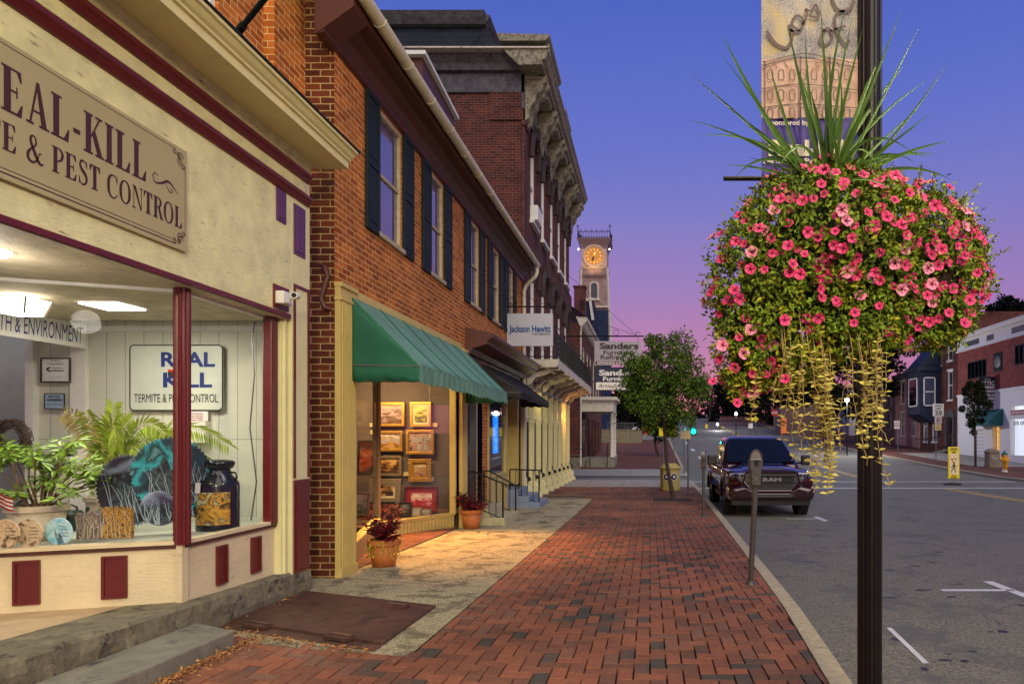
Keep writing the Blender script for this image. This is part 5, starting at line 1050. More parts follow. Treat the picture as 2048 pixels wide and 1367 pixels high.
a, b = P(1189, 730, ds), P(1282, 682, ds); m = MB(); m.box(a.x, b.x, ds-.03, ds+.03, a.z, b.z); m.build('upper_board', flat('sign_greywhite', (172,162,168)), t)
a2, b2 = P(1189, 781, ds), P(1282, 734, ds); m = MB(); m.box(a2.x, b2.x, ds-.03, ds+.03, a2.z, b2.z); m.build('lower_board', flat('sign_navy', (30,40,62)), t)
m = MB(); y = ds-.034
def L2(mb, s, px, py, h, wpx, **k): p = P(px, py, y); txt(mb, s, p, ex, ez, h/F*y, wpx/F*y, **k)
L2(m, 'Sanders', 1199, 697, 12, 78, bold=.04); L2(m, 'Furniture', 1207, 709, 9.5, 62, bold=.02); L2(m, 'Refinishing', 1201, 718, 8.5, 72, bold=.02); m.build('dark_lettering', flat('sign_darktext', (52,34,44)), t, fixn=False)
m = MB(); p = P(1191, 728, y); q = P(1280, 722, y); m.quad(p, (q.x, y, p.z), q, (p.x, y, q.z)); m.build('maroon_band', M['maroon'], t, solid=.002); m = MB(); L2(m, 'REFINISHING & RESTORATION', 1195, 727.5, 4.5, 84, bold=.02); 
L2(m, 'Sanders', 1198, 750, 11, 76, bold=.04); L2(m, 'Furniture', 1206, 761, 8.5, 62, bold=.03)
for v in range(len(m.v)): m.v[v] = (m.v[v][0], m.v[v][1]-.004, m.v[v][2])
m.build('pale_lettering', M['white'], t, fixn=False)
m = MB(); p = P(1192, 779, y); q = P(1280, 764, y); m.quad(p, (q.x, y, p.z), q, (p.x, y, q.z)); m.build('white_band', M['white'], t, solid=.002); m = MB(); L2(m, 'Artisan Gallery', 1196, 775, 8, 78, shear=.35)
for v in range(len(m.v)): m.v[v] = (m.v[v][0], m.v[v][1]-.004, m.v[v][2])
m.build('script_lettering', M['black'], t, fixn=False)
m = MB(); zb = P(0, 672, ds).z; m.tube([(FX, ds, zb), (P(1288, 0, ds).x, ds, zb)], .03, 6); m.tube([(FX, ds, P(0, 548, ds).z), P(1273, 670, ds)], .01, 4); m.tube([(FX, ds, P(0, 625, ds).z), P(1273, 670, ds)], .01, 4)
c = P(1232, 665, ds); m.tube([(c.x+.12*math.cos(a_*.63), ds, c.z+.12*math.sin(a_*.63)) for a_ in range(11)], .01, 5); c = P(1276, 668, ds); m.tube([(c.x+.1*math.cos(a_*.63), ds, c.z+.1*math.sin(a_*.63)) for a_ in range(8)], .012, 5)
for px in (1195, 1276): m.tube([(P(px,0,ds).x, ds, zb), (P(px,0,ds).x, ds, a2.z)], .012, 4)
m.build('bracket', M['iron'], t)
# ================= MANSARD BUILDING =================
man = thing('mansard_building', (FX, 23.5, gz(23)), 'tall dark red brick building with weathered bracketed cornice, slate mansard roof and iron balcony', 'brick building')
MX = FX; y0, y1 = 18.3, 28.8
W3 = [(19.45+1.95*k, 20.4+1.95*k) for k in range(5)]
m = MB(); m.wall('x', MX, y0, y1, 1.9, 9.6, [(a, b, 6.4, 8.75) for a, b in W3]+[(a, b, 2.35, 5.1) for a, b in W3], .18); m.quad((-16, y0, -1.7), (MX, y0, -1.7), (MX, y0, 9.55), (-16, y0, 9.55)); m.build('brick_wall', M['brick_r'], man, fixn=False)
m = MB(); m.box(MX-.02, MX+.05, y0-.045, y0+.45, 1.9, 8.6); m.box(MX-.02, MX+.09, y0-.08, y0+.5, 8.6, 8.72); m.box(MX-.9, MX+.02, y0-.05, y0, 8.75, 9.5); m.build('corner_pier', M['brick_r'], man, fixn=False)
for a, b in W3:
    for (z0, z1_) in ((6.4, 8.75), (2.35, 5.1)):
        m = MB(); m.box(MX-.16, MX-.06, a, a+.09, z0, z1_); m.box(MX-.16, MX-.06, b-.09, b, z0, z1_); m.box(MX-.16, MX-.06, a, b, z1_-.1, z1_); m.box(MX-.15, MX-.07, a, b, (z0+z1_)/2-.03, (z0+z1_)/2+.03); m.box(MX-.15, MX+.12, a-.08, b+.08, z0-.10, z0); wf = m.build('window_frame', M['white'], man)
        m = MB(); m.quad((MX-.12, a, z0), (MX-.12, b, z0), (MX-.12, b, z1_), (MX-.12, a, z1_)); m.build('pane', M['glass_w'], wf, fixn=False); m = MB(); m.quad((MX-.3, a, z0), (MX-.3, b, z0), (MX-.3, b, z1_), (MX-.3, a, z1_)); m.build('curtain', M['curtain_d'] if z0 > 5 else M['curtain'], wf, fixn=False)  # upper sheets are painted dark as unlit rooms, lower ones are lace
        m = MB(); cy = (a+b)/2; rr = (b-a)/2+.10
        pts = [(MX+.0, cy+rr*math.cos(R(k)), z1_-.12+.38*math.sin(R(k))/1) for k in range(0, 181, 15)]
        m.tube([(MX+.05, cy+rr, z1_-.55)]+[(MX+.08, p[1], p[2]) for p in pts]+[(MX+.05, cy-rr, z1_-.55)], .10, 6); m.obox((MX+.12, cy, z1_+.33), (.10,0,0), (0,.09,0), (0,0,.17)); m.build('window_hood', mat('hood_iron', (62,46,44), .8, var=.3) if 'hoodm' not in M else M['hoodm'], man)
m = MB(); m.box(MX-.05, MX+.22, 19.5, 20.2, 6.42, 6.85); m.build('air_conditioner', M['white'], man, bevel=.01)
# frieze, cornice, brackets
m = MB(); m.box(-16, MX+.05, y0-.06, y0, 9.5, 10.05); m.box(MX-.02, MX+.06, y0-.06, y1, 9.05, 10.0); m.build('frieze', M['woodold'], man)
m = MB(); m.profY([(MX, 10.0), (MX+.62, 10.02), (MX+.62, 10.14), (MX+.70, 10.18), (MX+.76, 10.32), (MX+.80, 10.36), (MX+.80, 10.42), (MX-.5, 10.48)], y0-.5, y1+.1); m.build('cornice', M['cornice_w'], man)
m = MB(); m.profX([(y0, 10.02), (y0-.18, 10.04), (y0-.22, 10.20), (y0-.32, 10.33), (y0-.34, 10.42), (y0, 10.46)], -16, MX+.5); m.build('side_cornice', M['woodold'], man)
m = MB(); m.box(-16, MX+.8, y0-.55, y0-.1, 10.43, 10.47); m.build('cornice_flashing', M['offwhite'], man)
bp = [(0, 10.0), (.60, 10.0), (.60, 9.86), (.50, 9.80), (.46, 9.62), (.30, 9.50), (.26, 9.30), (.14, 9.16), (.10, 8.86), (.02, 8.78), (0, 8.78)]
nb = 0
for k in range(6):
    yb = y0+.05+k*1.95
    for dy in ((0, .42) if k < 6 else (0,)):
        m = MB(); m.prism([(MX+.06+x, yb+dy, z) for x, z in bp], (0, .17, 0)); m.box(MX+.06, MX+.5, yb+dy-.03, yb+dy+.20, 9.90, 9.98); m.box(MX+.3, MX+.52, yb+dy+.03, yb+dy+.14, 9.62, 9.80); m.build('bracket', M['cornice_w'], man)
for k in range(5):
    m = MB(); ya = y0+.9+k*1.95; m.box(MX+.06, MX+.10, ya, ya+.9, 9.3, 9.35); m.box(MX+.06, MX+.10, ya, ya+.9, 9.8, 9.85); m.box(MX+.06, MX+.12, ya+.1, ya+.8, 9.42, 9.72); m.box(MX+.09, MX+.55, ya+.1, ya+.8, 9.845, 10.01)
    m.box(MX+.055, MX+.10, ya+.02, ya+.88, 9.34, 9.81); m.build('frieze_panel', M['cornice_w'], man)
# mansard roof
m = MB(); Q = [(MX-.55, y0+.1, 10.45), (MX-.55, y1, 10.45), (MX-1.15, y1-.6, 11.55), (MX-1.15, y0+.3, 11.55), (-16, y0+.3, 11.55), (-16, y0+.1, 10.45)]
m.quad(Q[0], Q[1], Q[2], Q[3]); m.quad(Q[5], Q[0], Q[3], Q[4]); m.quad(Q[3], Q[2], (-16, y1-.6, 11.55), Q[4]); m.build('mansard_roof', M['slate'], man, fixn=False)
m = MB(); m.profX([(y0+.35, 11.48), (y0+.15, 11.5), (y0+.05, 11.65), (y0-.02, 11.78), (y0+.6, 11.84)], -16, MX-1.05); m.profY([(MX-1.25, 11.48), (MX-1.1, 11.5), (MX-1.0, 11.65), (MX-.95, 11.775), (MX-1.3, 11.835)], y0+.2, y1-.5); m.build('roof_coping', M['woodold'], man)
m = MB(); m.quad((MX-1.45, y0+.06, 10.47), (MX-.5, y0+.06, 10.47), (MX-1.1, y0+.27, 11.55), (MX-1.2, y0+.29, 11.55)); m.build('hip_ridge', M['slate'], man, solid=.03, fixn=False)
def dormer(ya, yb, zc, xf, deep, label='dormer'):
    m = MB(); m.box(xf-deep, xf, ya, yb, 10.46, zc); o = m.build('dormer', M['woodold'], man); zt_ = zc
    m = MB(); m.profY([(xf-deep, zt_), (xf+.05, zt_), (xf+.20, zt_+.12), (xf+.22, zt_+.2), (xf-deep, zt_+.26)], ya-.22, yb+.22); m.build('dormer_cornice', M['cornice_w'], o)
    m = MB(); m.box(xf-.9, xf-.25, ya-.012, ya+.01, 10.75, zc-.15); m.build('side_window', M['carglass'], o); m = MB()
    for (p, q, r_, s_) in ((xf-.98, xf-.90, 10.68, zc-.08), (xf-.25, xf-.17, 10.68, zc-.08), (xf-.9, xf-.25, zc-.15, zc-.08), (xf-.9, xf-.25, 10.68, 10.75)): m.box(p, q, ya-.02, ya+.01, r_, s_)
    m.prism([(xf+.02, ya-.05, zc-.02), (xf+.20, ya-.05, zc-.02), (xf+.14, ya-.05, zc-.4), (xf+.06, ya-.05, zc-.62), (xf, ya-.05, zc-.7)], (0, .14, 0)); m.build('side_window_frame', M['cornice_w'], o)
dormer(21.2, 23.6, 12.55, MX+.12, 2.2)
dormer(25.4, 26.8, 12.3, MX+.1, 2.0)
m = MB(); m.prism([(MX-1.9, 19.6, 11.55), (MX-.20, 19.6, 11.20), (MX-.20, 21.1, 11.20), (MX-1.9, 21.1, 11.55)], (0, 0, .12)); o = m.build('small_dormer_roof', M['woodold'], man); m = MB(); m.box(MX-1.4, MX-.42, 19.75, 21.0, 10.46, 11.25); m.build('small_dormer_window', M['curtain_d'], o); m = MB(); m.box(MX-.5, MX-.40, 19.70, 19.78, 10.46, 11.26); m.build('small_dormer_post', M['cornice_w'], o)
# ground floor shopfront
M['warmcream'] = mat('shopfront_cream', (200,186,120), .55, var=.1, bump=.1)
sf2 = thing('arcade_shopfront', (MX, 23.5, gz(23)), 'row of cream painted shop pilasters and panels with ornate scroll bases under the balcony', 'shopfront')
m = MB(); m.box(MX-.15, MX-.07, 18.4, 28.7, -1.8, 1.9); m.build('recessed_panels', M['warmcream'], sf2)
m = MB(); m.box(MX-.3, MX+.06, 18.3, 28.8, 1.45, 1.95); m.build('entablature', M['brown'], sf2)
m = MB(); m.box(MX-.08, MX-.03, 18.4, 28.7, -1.8, -1.50); m.build('sill_course', M['palestep'], sf2)
for k in range(9):
    y = 18.45+k*1.25; z = gz(y)
    m = MB(); m.box(MX-.072, MX+.03, y, y+.20, z, 1.45); m.box(MX-.072, MX+.06, y-.03, y+.23, 1.30, 1.45); m.box(MX-.02, MX+.055, y+.05, y+.15, z+.8, 1.25); m.build('pilaster', M['creamtrim'], sf2)
    m = MB(); m.prism([(MX+.04, y-.03, z), (MX+.30, y-.03, z), (MX+.30, y-.03, z+.10), (MX+.22, y-.03, z+.16), (MX+.24, y-.03, z+.30), (MX+.17, y-.03, z+.42), (MX+.09, y-.03, z+.46), (MX+.10, y-.03, z+.60), (MX+.04, y-.03, z+.66)], (0, .26, 0)); o = m.build('scroll_base', M['creamtrim'], sf2, bevel=.02)
    m = MB(); m.smooth = True; m.lathe((MX+.13, y+.1, z+.60), [(.01, -.06), (.05, -.04), (.06, 0), (.04, .05), (.01, .07)], 10); m.build('iron_finial', M['iron'], o)
    if k < 8:
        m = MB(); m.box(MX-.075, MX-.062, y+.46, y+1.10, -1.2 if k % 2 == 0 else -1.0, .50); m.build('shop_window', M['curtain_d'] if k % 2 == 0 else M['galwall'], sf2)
    if k < 8:
        m = MB(); m.box(MX-.073, MX-.04, y+.22, y+1.22, .60, .68); m.box(MX-.073, MX-.045, y+.70, y+.76, .68, 1.30); m.build('transom_bar', M['creamtrim'], sf2)
lamp('arcade_light', 'POINT', (MX+.3, 26.6, .9), 34, (1, .50, .16), .12)
lamp('arcade_light_pale', 'POINT', (MX+.4, 20.6, 1.2), 9, (1, .92, .5), .12)
# balcony
bal = thing('iron_balcony', (MX+.5, 23.5, 2.1), 'long balcony with black iron lattice railing and curved cream brackets on the dark red building', 'balcony')
m = MB(); m.box(MX, MX+.93, 18.42, 28.9, 2.10, 2.16); m.box(MX+.93, MX+.97, 18.40, 28.92, 1.98, 2.20); m.box(MX, MX+.93, 18.38, 18.42, 1.98, 2.20); m.box(MX+.55, MX+.65, 18.42, 28.9, 1.99, 2.10); m.build('deck', M['offwhite'], bal)
m = MB(); m.box(MX, MX+.93, 18.43, 28.9, 2.07, 2.10); m.build('ceiling_boards', M['brown'], bal)
for k in range(8):
    y = 18.6+k*1.38; pts = [(0, 1.42), (.12, 1.46), (.24, 1.64), (.48, 1.69), (.74, 1.82), (.92, 1.84), (.92, 1.93), (.70, 1.94), (.46, 1.82), (.20, 1.79), (.08, 1.64), (0, 1.62)]
    m = MB(); m.prism([(MX+.06+x, y, z+.08) for x, z in pts], (0, .08, 0)); m.build('curved_bracket', M['offwhite'], bal, bevel=.01)
m = MB(); rx = MX+.92
for z in (2.28, 3.10, 2.95): m.tube([(rx, 18.45, z), (rx, 28.85, z)], .014, 5); m.tube([(MX, 18.45, z), (rx, 18.45, z)], .014, 5)
for k in range(13): y = 18.45+k*.866; m.box(rx-.015, rx+.015, y-.015, y+.015, 2.2, 3.14)
m.build('rail_frame', M['iron'], bal)
m = MB()
for k in range(105):
    y = 18.5+k*.1; m.box(rx-.005, rx+.005, y-.004, y+.004, 2.28, 2.95)
    if k % 2 == 0: m.beam((rx, y, 2.32), (rx, y+.2, 2.62), .008, .008); m.beam((rx, y+.2, 2.32), (rx, y, 2.62), .008, .008); m.beam((rx, y, 2.62), (rx, y+.2, 2.92), .008, .008); m.beam((rx, y+.2, 2.62), (rx, y, 2.92), .008, .008)
for k in range(6):
    x = MX+.05+k*.16; m.tube([(x+.075+.06*math.cos(a_*.63), 18.45, 2.50+.10*math.sin(a_*.63)) for a_ in range(11)], .006, 4); m.tube([(x+.075+.06*math.cos(a_*.63), 18.45, 2.76+.10*math.sin(a_*.63)) for a_ in range(11)], .006, 4); m.box(x-.004, x+.004, 18.445, 18.455, 2.28, 2.95)
m.build('lattice', M['iron'], bal)
# ================= PORCH BUILDING beyond the alley =================
pb = thing('porch_building', (-4, 42, gz(42)), 'dark red brick corner building beyond the alley with a pillared porch', 'brick building')
PX = -3.8; m = MB(); m.wall('x', PX, 36, 52, -1.8, 6.3, [(37.6+2.2*k, 38.6+2.2*k, 2.6, 5.2) for k in range(6)]+[(40.5+2.6*k, 42+2.6*k, -1.2, 1.2) for k in range(4)], .12)
m.quad((-14, 36, -1.7), (PX, 36, -1.7), (PX, 36, 6.3), (-14, 36, 6.3)); m.quad((-7.5, 35.99, 6.3), (-4.38, 35.99, 6.3), (-4.38, 35.99, 7.9), (-7.5, 35.99, 7.9)); m.quad((-4.38, 35.99, 6.3), (-4.38, 37.2, 6.3), (-4.38, 37.2, 7.9), (-4.38, 35.99, 7.9)); m.build('brick_wall', M['brick_r'], pb, fixn=False)
m = MB(); m.box(-14, PX+.06, 35.9, 36, -1.75, -1.0); m.box(-8, PX+.04, 35.95, 36, -.9, -.85); m.build('stone_base', M['stone'], pb)
m = MB(); m.profY([(PX, 6.1), (PX+.15, 6.15), (PX+.30, 6.35), (PX+.42, 6.4), (PX+.42, 6.55), (PX-.2, 6.6)], 35.9, 52); m.tube([(PX+.38, 35.9, 6.38), (PX+.1, 35.9, 6.1), (PX+.06, 35.93, 5.8), (PX+.06, 35.93, -1.5)], .05, 6); m.build('eaves', M['offwhite'], pb)
m = MB(); m.quad((PX+.42, 35.9, 6.55), (PX+.42, 52, 6.55), (PX-3, 52, 9.0), (PX-3, 35.9, 9.0)); m.quad((-5.4, 36.2, 6.3), (-4.4, 36.2, 6.3), (-4.4, 36.2, 8.3), (-5.4, 36.2, 8.3)); m.build('roof', M['slate'], pb, fixn=False)
for k in range(6):
    y = 37.6+2.2*k; m = MB(); m.box(PX-.1, PX-.02, y, y+.08, 2.6, 5.2); m.box(PX-.1, PX-.02, y+.92, y+1, 2.6, 5.2); m.box(PX-.1, PX+.06, y-.05, y+1.05, 2.5, 2.6); m.box(PX-.1, PX-.02, y, y+1, 3.87, 3.95); m.box(PX-.1, PX-.02, y, y+1, 5.12, 5.2); wf = m.build('window_frame', M['offwhite'], pb); m = MB(); m.quad((PX-.07, y, 2.6), (PX-.07, y+1, 2.6), (PX-.07, y+1, 5.2), (PX-.07, y, 5.2)); m.build('pane', M['carglass'], wf, fixn=False)
for k in range(4):
    y = 40.5+2.6*k; m = MB(); m.quad((PX-.07, y, -1.2), (PX-.07, y+1.5, -1.2), (PX-.07, y+1.5, 1.2), (PX-.07, y, 1.2)); m.build('lower_window', M['carglass'], pb, fixn=False)
for k, y in enumerate((36.05, 36.35)):
    m = MB(); m.box(PX-.02+.02, PX+.05, y, y+.12, -.9, 1.3); m.build('side_strip', M['galv'], pb)
m = MB()
for k in range(6): m.box(PX+.04, PX+.10, 36.2+k*.28, 36.2+k*.28+.16, -1.0, 1.35)
m.build('tall_sidelights', M['carglass'], pb)
po = MB(); po.box(PX, -1.95, 36.5, 39.6, 2.0, 2.12); po.box(PX, -1.80, 36.35, 39.75, 2.12, 2.30); po.build('porch_roof', M['offwhite'], pb)
m = MB(); m.box(PX, -2.0, 36.55, 39.5, 1.5, 2.0); m.build('porch_beam', M['offwhite'], pb)
m = MB(); zz = gz(37); m.box(PX, -1.95, 36.9, 39.6, zz, -1.05); 
for k in range(3): m.box(PX+.3, -1.95, 36.5+.14*k, 36.9, zz, zz+.14*(k+1))
m.build('porch_steps', M['stepstone'], pb, bevel=.01)
for y in (36.75, 39.3):
    m = MB(); m.smooth = True; m.lathe((-2.12, y+.25, -1.05), [(.15, 0), (.15, .08), (.11, .12), (.10, 2.4), (.14, 2.46), (.14, 2.55)], 16); m.build('column', M['offwhite'], pb)
m = MB(); m.box(PX+.01, PX+.04, 37.3, 38.4, -1.05, 1.3); m.build('porch_door', flat('porch_door_red', (92,30,32)), pb)
m = MB(); m.tube([(-2.35, 36.5, zz), (-2.35, 36.5, zz+1.1), (-2.35, 37.2, zz+1.4)], .025, 6); m.tube([(-3.3, 36.5, zz), (-3.3, 36.5, zz+1.1), (-3.3, 37.2, zz+1.4)], .025, 6); m.build('porch_handrail', M['iron'], pb)
# yellow-black far low wall and brick planter beyond porch
t = thing('low_wall', (-3, 62, gz(62)), 'low grey brown stone wall at the end of the brick pavement beyond the porch', 'wall'); m = MB(); z = gz(62); m.box(-6.5, -.75, 61.8, 62.3, z-.1, z+1.15); m.box(-6.5, -.7, 61.75, 62.35, z+1.15, z+1.25); m.build('masonry', M['stone'], t, bevel=.01)
# ================= CLOCK TOWER =================
dT = 72.0; S_ = dT/F
tw = thing('clock_tower', (P(1188, 0, dT).x, dT+1.6, gz(dT)), 'square shingled clock tower with a glowing gold dial and iron cresting above the rooftops', 'clock tower')
cx, cy = P(1188, 0, dT).x, dT+1.55
def zt_(py): return (VY-py)*S_
def taper(m, z0, w0, z1, w1): m.add([(cx+a*w, cy+b*w, z) for z, w in ((z0, w0), (z1, w1)) for a, b in ((-1,-1),(1,-1),(1,1),(-1,1))], [(0,3,2,1),(4,5,6,7),(0,1,5,4),(1,2,6,5),(2,3,7,6),(3,0,4,7)])
m = MB(); taper(m, zt_(620), 29*S_, zt_(536), 26*S_); m.build('shingled_shaft', M['clap'], tw)
m = MB(); taper(m, -2, 33*S_, zt_(620), 31*S_); m.build('lower_shaft', M['clapblue'], tw)
m = MB(); taper(m, zt_(536), 27.5*S_, zt_(533), 28*S_); taper(m, zt_(533), 25.5*S_, zt_(492), 25.5*S_); m.build('clock_stage', mat('tower_cream', (176,150,128), .6, var=.1), tw)
for sg in (-1, 1):
    for a, b in (((536, 26.2), (620, 29.2)), ((622, 31.2), (720, 33.2))):
        m = MB(); m.beam((cx+sg*a[1]*S_, cy-a[1]*S_, zt_(a[0])), (cx+sg*b[1]*S_, cy-b[1]*S_, zt_(b[0])), .22, .22); m.build('corner_board', M['offwhite'], tw)
m = MB()
taper(m, zt_(496), 26*S_, zt_(490), 27*S_); taper(m, zt_(490), 27*S_, zt_(480), 33*S_); taper(m, zt_(480), 33*S_, zt_(476), 34*S_); m.build('tower_cornice', M['brown'] if False else mat('tower_cornice_paint', (110,90,96), .6), tw)
m = MB(); w = 32*S_
for k in range(13):
    for sgn, axx in ((-1, 0), (1, 0), (-1, 1), (1, 1)):
        o = -w+2*w*k/12; p = (cx+o, cy+sgn*w) if axx == 0 else (cx+sgn*w, cy+o); z = zt_(476); m.box(p[0]-.02, p[0]+.02, p[1]-.02, p[1]+.02, z, z+.75)
        if k % 2 == 1:
            for dx, dz in ((0, .85), (-.12, .70), (.12, .70)): m.lathe((p[0]+(dx if axx == 0 else 0), p[1]+(dx if axx else 0), z+dz), [(.01, -.07), (.06, 0), (.01, .07)], 6)
for sx_ in (-1, 1):
    for sy_ in (-1, 1): m.box(cx+sx_*w-.04, cx+sx_*w+.04, cy+sy_*w-.04, cy+sy_*w+.04, zt_(476), zt_(476)+1.15); m.lathe((cx+sx_*w, cy+sy_*w, zt_(476)+1.2), [(.02, -.1), (.11, 0), (.02, .22)], 8)
for z in (.12, .6):
    for p, q in (((-1,-1),(1,-1)), ((1,-1),(1,1)), ((1,1),(-1,1)), ((-1,1),(-1,-1))): m.tube([(cx+p[0]*w, cy+p[1]*w, zt_(476)+z), (cx+q[0]*w, cy+q[1]*w, zt_(476)+z)], .025, 4)
m.build('iron_cresting', M['iron'], tw)
yf = cy-25.5*S_; zc = zt_(511)
m = MB(); m.lathe((cx, yf-.02, zc), [(18*S_, 0), (18*S_, .10), (22*S_, .14), (23.5*S_, .10), (23.5*S_, 0)], 40, ax='y', cap=False); m.build('dial_surround', mat('surround_paint', (184,156,132), .6, var=.1), tw)
dial = MB(); dial.lathe((cx, yf-.02, zc), [(.001, .03), (18*S_, .03)], 40, ax='y', cap=False); do = dial.build('clock_dial', M['clockglow'], tw, fixn=False)
m = MB()
for k in range(12):
    a = R(30*k); u = Vector((math.sin(a), 0, math.cos(a))); v = Vector((math.cos(a), 0, -math.sin(a))); m.obox(Vector((cx, yf-.07, zc))+u*13.5*S_, u*2.2*S_, v*.55*S_, (0, .01, 0))
m.build('hour_numerals', M['clockgold'], do)
def hand(mb, ang, L_, w): a = R(ang); u = Vector((math.sin(a), 0, math.cos(a))); v = Vector((math.cos(a), 0, -math.sin(a))); p = Vector((cx, yf-.09, zc)); mb.prism([p-u*.15*L_-v*w*.5, p-u*.15*L_+v*w*.5, p+u*L_*.55+v*w, p+u*L_, p+u*L_*.55-v*w], (0, .02, 0))
m = MB(); hand(m, 15, 9*S_, .10); m.build('hour_hand', M['clockgold'], do); m = MB(); hand(m, 203, 14*S_, .09); m.build('minute_hand', M['black'], do)
for sg in (-1, 1):
    m = MB(); a = P(1188+sg*31, 499, dT); m.tube([(cx+sg*25*S_, yf, zt_(503)), (a.x, yf-.3, a.z)], .03, 5); o = m.build('lamp_arm', M['iron'], tw); m = MB(); m.lathe((a.x, yf-.3, a.z), [(.01, -.1), (.1, 0), (.01, .1)], 8); m.build('lamp_bulb', M['lampcool'], o)
lamp('tower_light', 'SPOT', (cx, yf-1.6, zt_(560)), 260, (1, .66, .3), .2, (cx, yf, zt_(505)), 80)
m = MB(); zl0, zl1 = zt_(597), zt_(572); yl = cy-28.6*S_; pts = [(cx-8*S_, yl, zl0), (cx+8*S_, yl, zl0), (cx+8*S_, yl, zl1)]+[(cx+8*S_*math.cos(R(a)), yl, zl1+8*S_*math.sin(R(a))) for a in range(20, 180, 20)]+[(cx-8*S_, yl, zl1)]
m.tube(pts+[pts[0]], .12, 6); m.box(cx-12*S_, cx+12*S_, yl-.15, yl+.2, zl0-.2, zl0); o = m.build('louvre_frame', M['offwhite'], tw); m = MB()
for k in range(9): z = zl0+.15+k*.21; hw = 7.5*S_ if z < zl1 else 7.5*S_*math.sqrt(max(.05, 1-((z-zl1)/(8*S_))**2)); m.box(cx-hw, cx+hw, yl-.06, yl+.10, z, z+.08)
m.build('louvres', M['galv'], o); m = MB(); m.prism(pts, (0, .02, 0)); m.build('louvre_back', M['black'], o)
m = MB(); yb = cy-28*S_
for k in range(8): c_ = cx-21*S_+k*6*S_; m.tube([(c_+.16*math.cos(a_*1.05), cy-27*S_-.04, zt_(552)+.16*math.sin(a_*1.05)) for a_ in range(7)], .025, 4)
m.build('shingle_band', M['brown'], tw)
m = MB(); yy = cy-31.5*S_; p0, p1, p2, p3 = (cx-31*S_, yy, zt_(598)), (cx-14*S_, yy, zt_(598)), (cx-8*S_, yy, zt_(614)), (cx+30*S_, yy, zt_(614))
for p, q in ((p0, p1), (p1, p2), (p2, p3)): m.beam(p, q, .3, .18)
m.build('skirt_trim', M['offwhite'], tw)
# lower blue roof building at the tower foot
t = thing('town_hall_wing', (-7.5, 66, gz(66)), 'dark blue shingled gable wing at the foot of the clock tower', 'building')
m = MB(); a, b = P(1165, 600, 66), P(1186, 600, 66); m.box(a.x, b.x, 66, 70, gz(66), a.z); m.build('gable_wall', M['clapblue'], t); m = MB(); m.beam(P(1166, 601, 65.9), P(1180, 599, 65.9), .3, .2); m.beam(P(1180, 599, 65.9), P(1186, 640, 65.9), .3, .25); m.build('gable_trim', M['offwhite'], t)
t = thing('red_chimney', P(1156, 600, 60), 'red brown chimney block left of the clock tower', 'chimney'); a, b = P(1148, 640, 60), P(1170, 574, 60); m = MB(); m.box(a.x, b.x, 60, 61, gz(60), b.z); m.box(a.x-.08, b.x+.08, 59.92, 61.1, b.z, b.z+.15); m.build('brickwork', M['brick_r'], t)
# ================= LAMP POST, BASKET, BANNER =================
LX, LY = 1.09, 3.3
def lamppost(loc, label):
    t = thing('street_lamp', loc, label, 'street lamp', group='street lamps'); x, y, z = loc
    m = MB(); n = 96; ring = [(math.cos(6.2832*k/n)*.059*(1-.075*(1 if (k % 6) < 2 else 0)), math.sin(6.2832*k/n)*.059*(1-.075*(1 if (k % 6) < 2 else 0))) for k in range(n)]
    m.prism([(x+a, y+b, z+.12) for a, b in ring], (0, 0, 4.58)); m.build('fluted_pole', M['pole'], t)
    m = MB(); m.lathe((x, y, z), [(.13, 0), (.13, .03), (.10, .06), (.085, .16), (.07, .2)], 24); m.build('base', M['pole'], t)
    m = MB(); m.tube([(x-.28, y, z+4.62), (x, y, z+4.7), (x+.28, y, z+4.62)], .025, 8); m.build('crossarm', M['pole'], t)  # crossarm and globes are out of view and assumed
    for s in (-1, 1):
        m = MB(); m.smooth = True; m.lathe((x+s*.28, y, z+4.66), [(.05, 0), (.15, .1), (.17, .22), (.12, .36), (.04, .42)], 16); m.build('globe', M['lampwarm'], t)
    return t
lamppost((LX, LY, gz(LY)), 'tall dark fluted street lamp post carrying the flower basket and banner')
lamp('post_lamp', 'POINT', (LX, LY, 3.45), 480, (1, .86, .48), .25)  # lamp head above the view, assumed from the warm facade light
lamppost((1.0, -5.0, gz(-5)), 'dark fluted street lamp standing behind the camera')  # whole post is assumed: unseen, added to light facades and basket from behind
lamp('post_lamp', 'POINT', (1.0, -5, 3.45), 3100, (1, .85, .46), .3)  # light of the assumed lamp, raised to brighten the near facades
rf = random.Random(12)
def PX_(px, py, d): return P(px, py, d)
ELL = [((1568, 560, 3.10), (.34, .42, .30)), ((1640, 470, 3.08), (.36, .30, .32)), ((1800, 530, 3.22), (.38, .36, .32)), ((1868, 540, 3.25), (.22, .34, .26)), ((1715, 500, 3.02), (.30, .34, .26)), ((1490, 680, 3.08), (.14, .26, .16)), ((1720, 610, 3.05), (.26, .18, .22)), ((1560, 700, 3.1), (.20, .18, .2)), ((1850, 640, 3.2), (.22, .15, .2)), ((1680, 650, 3.05), (.28, .16, .22))]
ELL = [(P(*c), r) for c, r in ELL]
W_el = [1.1, .9, 1.1, .6, .9, .35, .4, .3, .3, .4]
hb = thing('hanging_basket', (LX-.05, 3.1, .75), 'huge hanging basket overflowing with pink petunias on the street lamp post', 'flower basket')
m = MB(); 
for s in (-1, 1):
    c = Vector((LX-.05+s*.26, 3.14, .70)); m.lathe(c, [(.06, -.12), (.12, -.08), (.16, .02), (.17, .08)], 18); m.tube([Vector((LX, LY, .95)), c+Vector((0, 0, .45)), c+Vector((s*.0, 0, .1))], .012, 6)
m.build('basket_liner', M['soil'], hb)
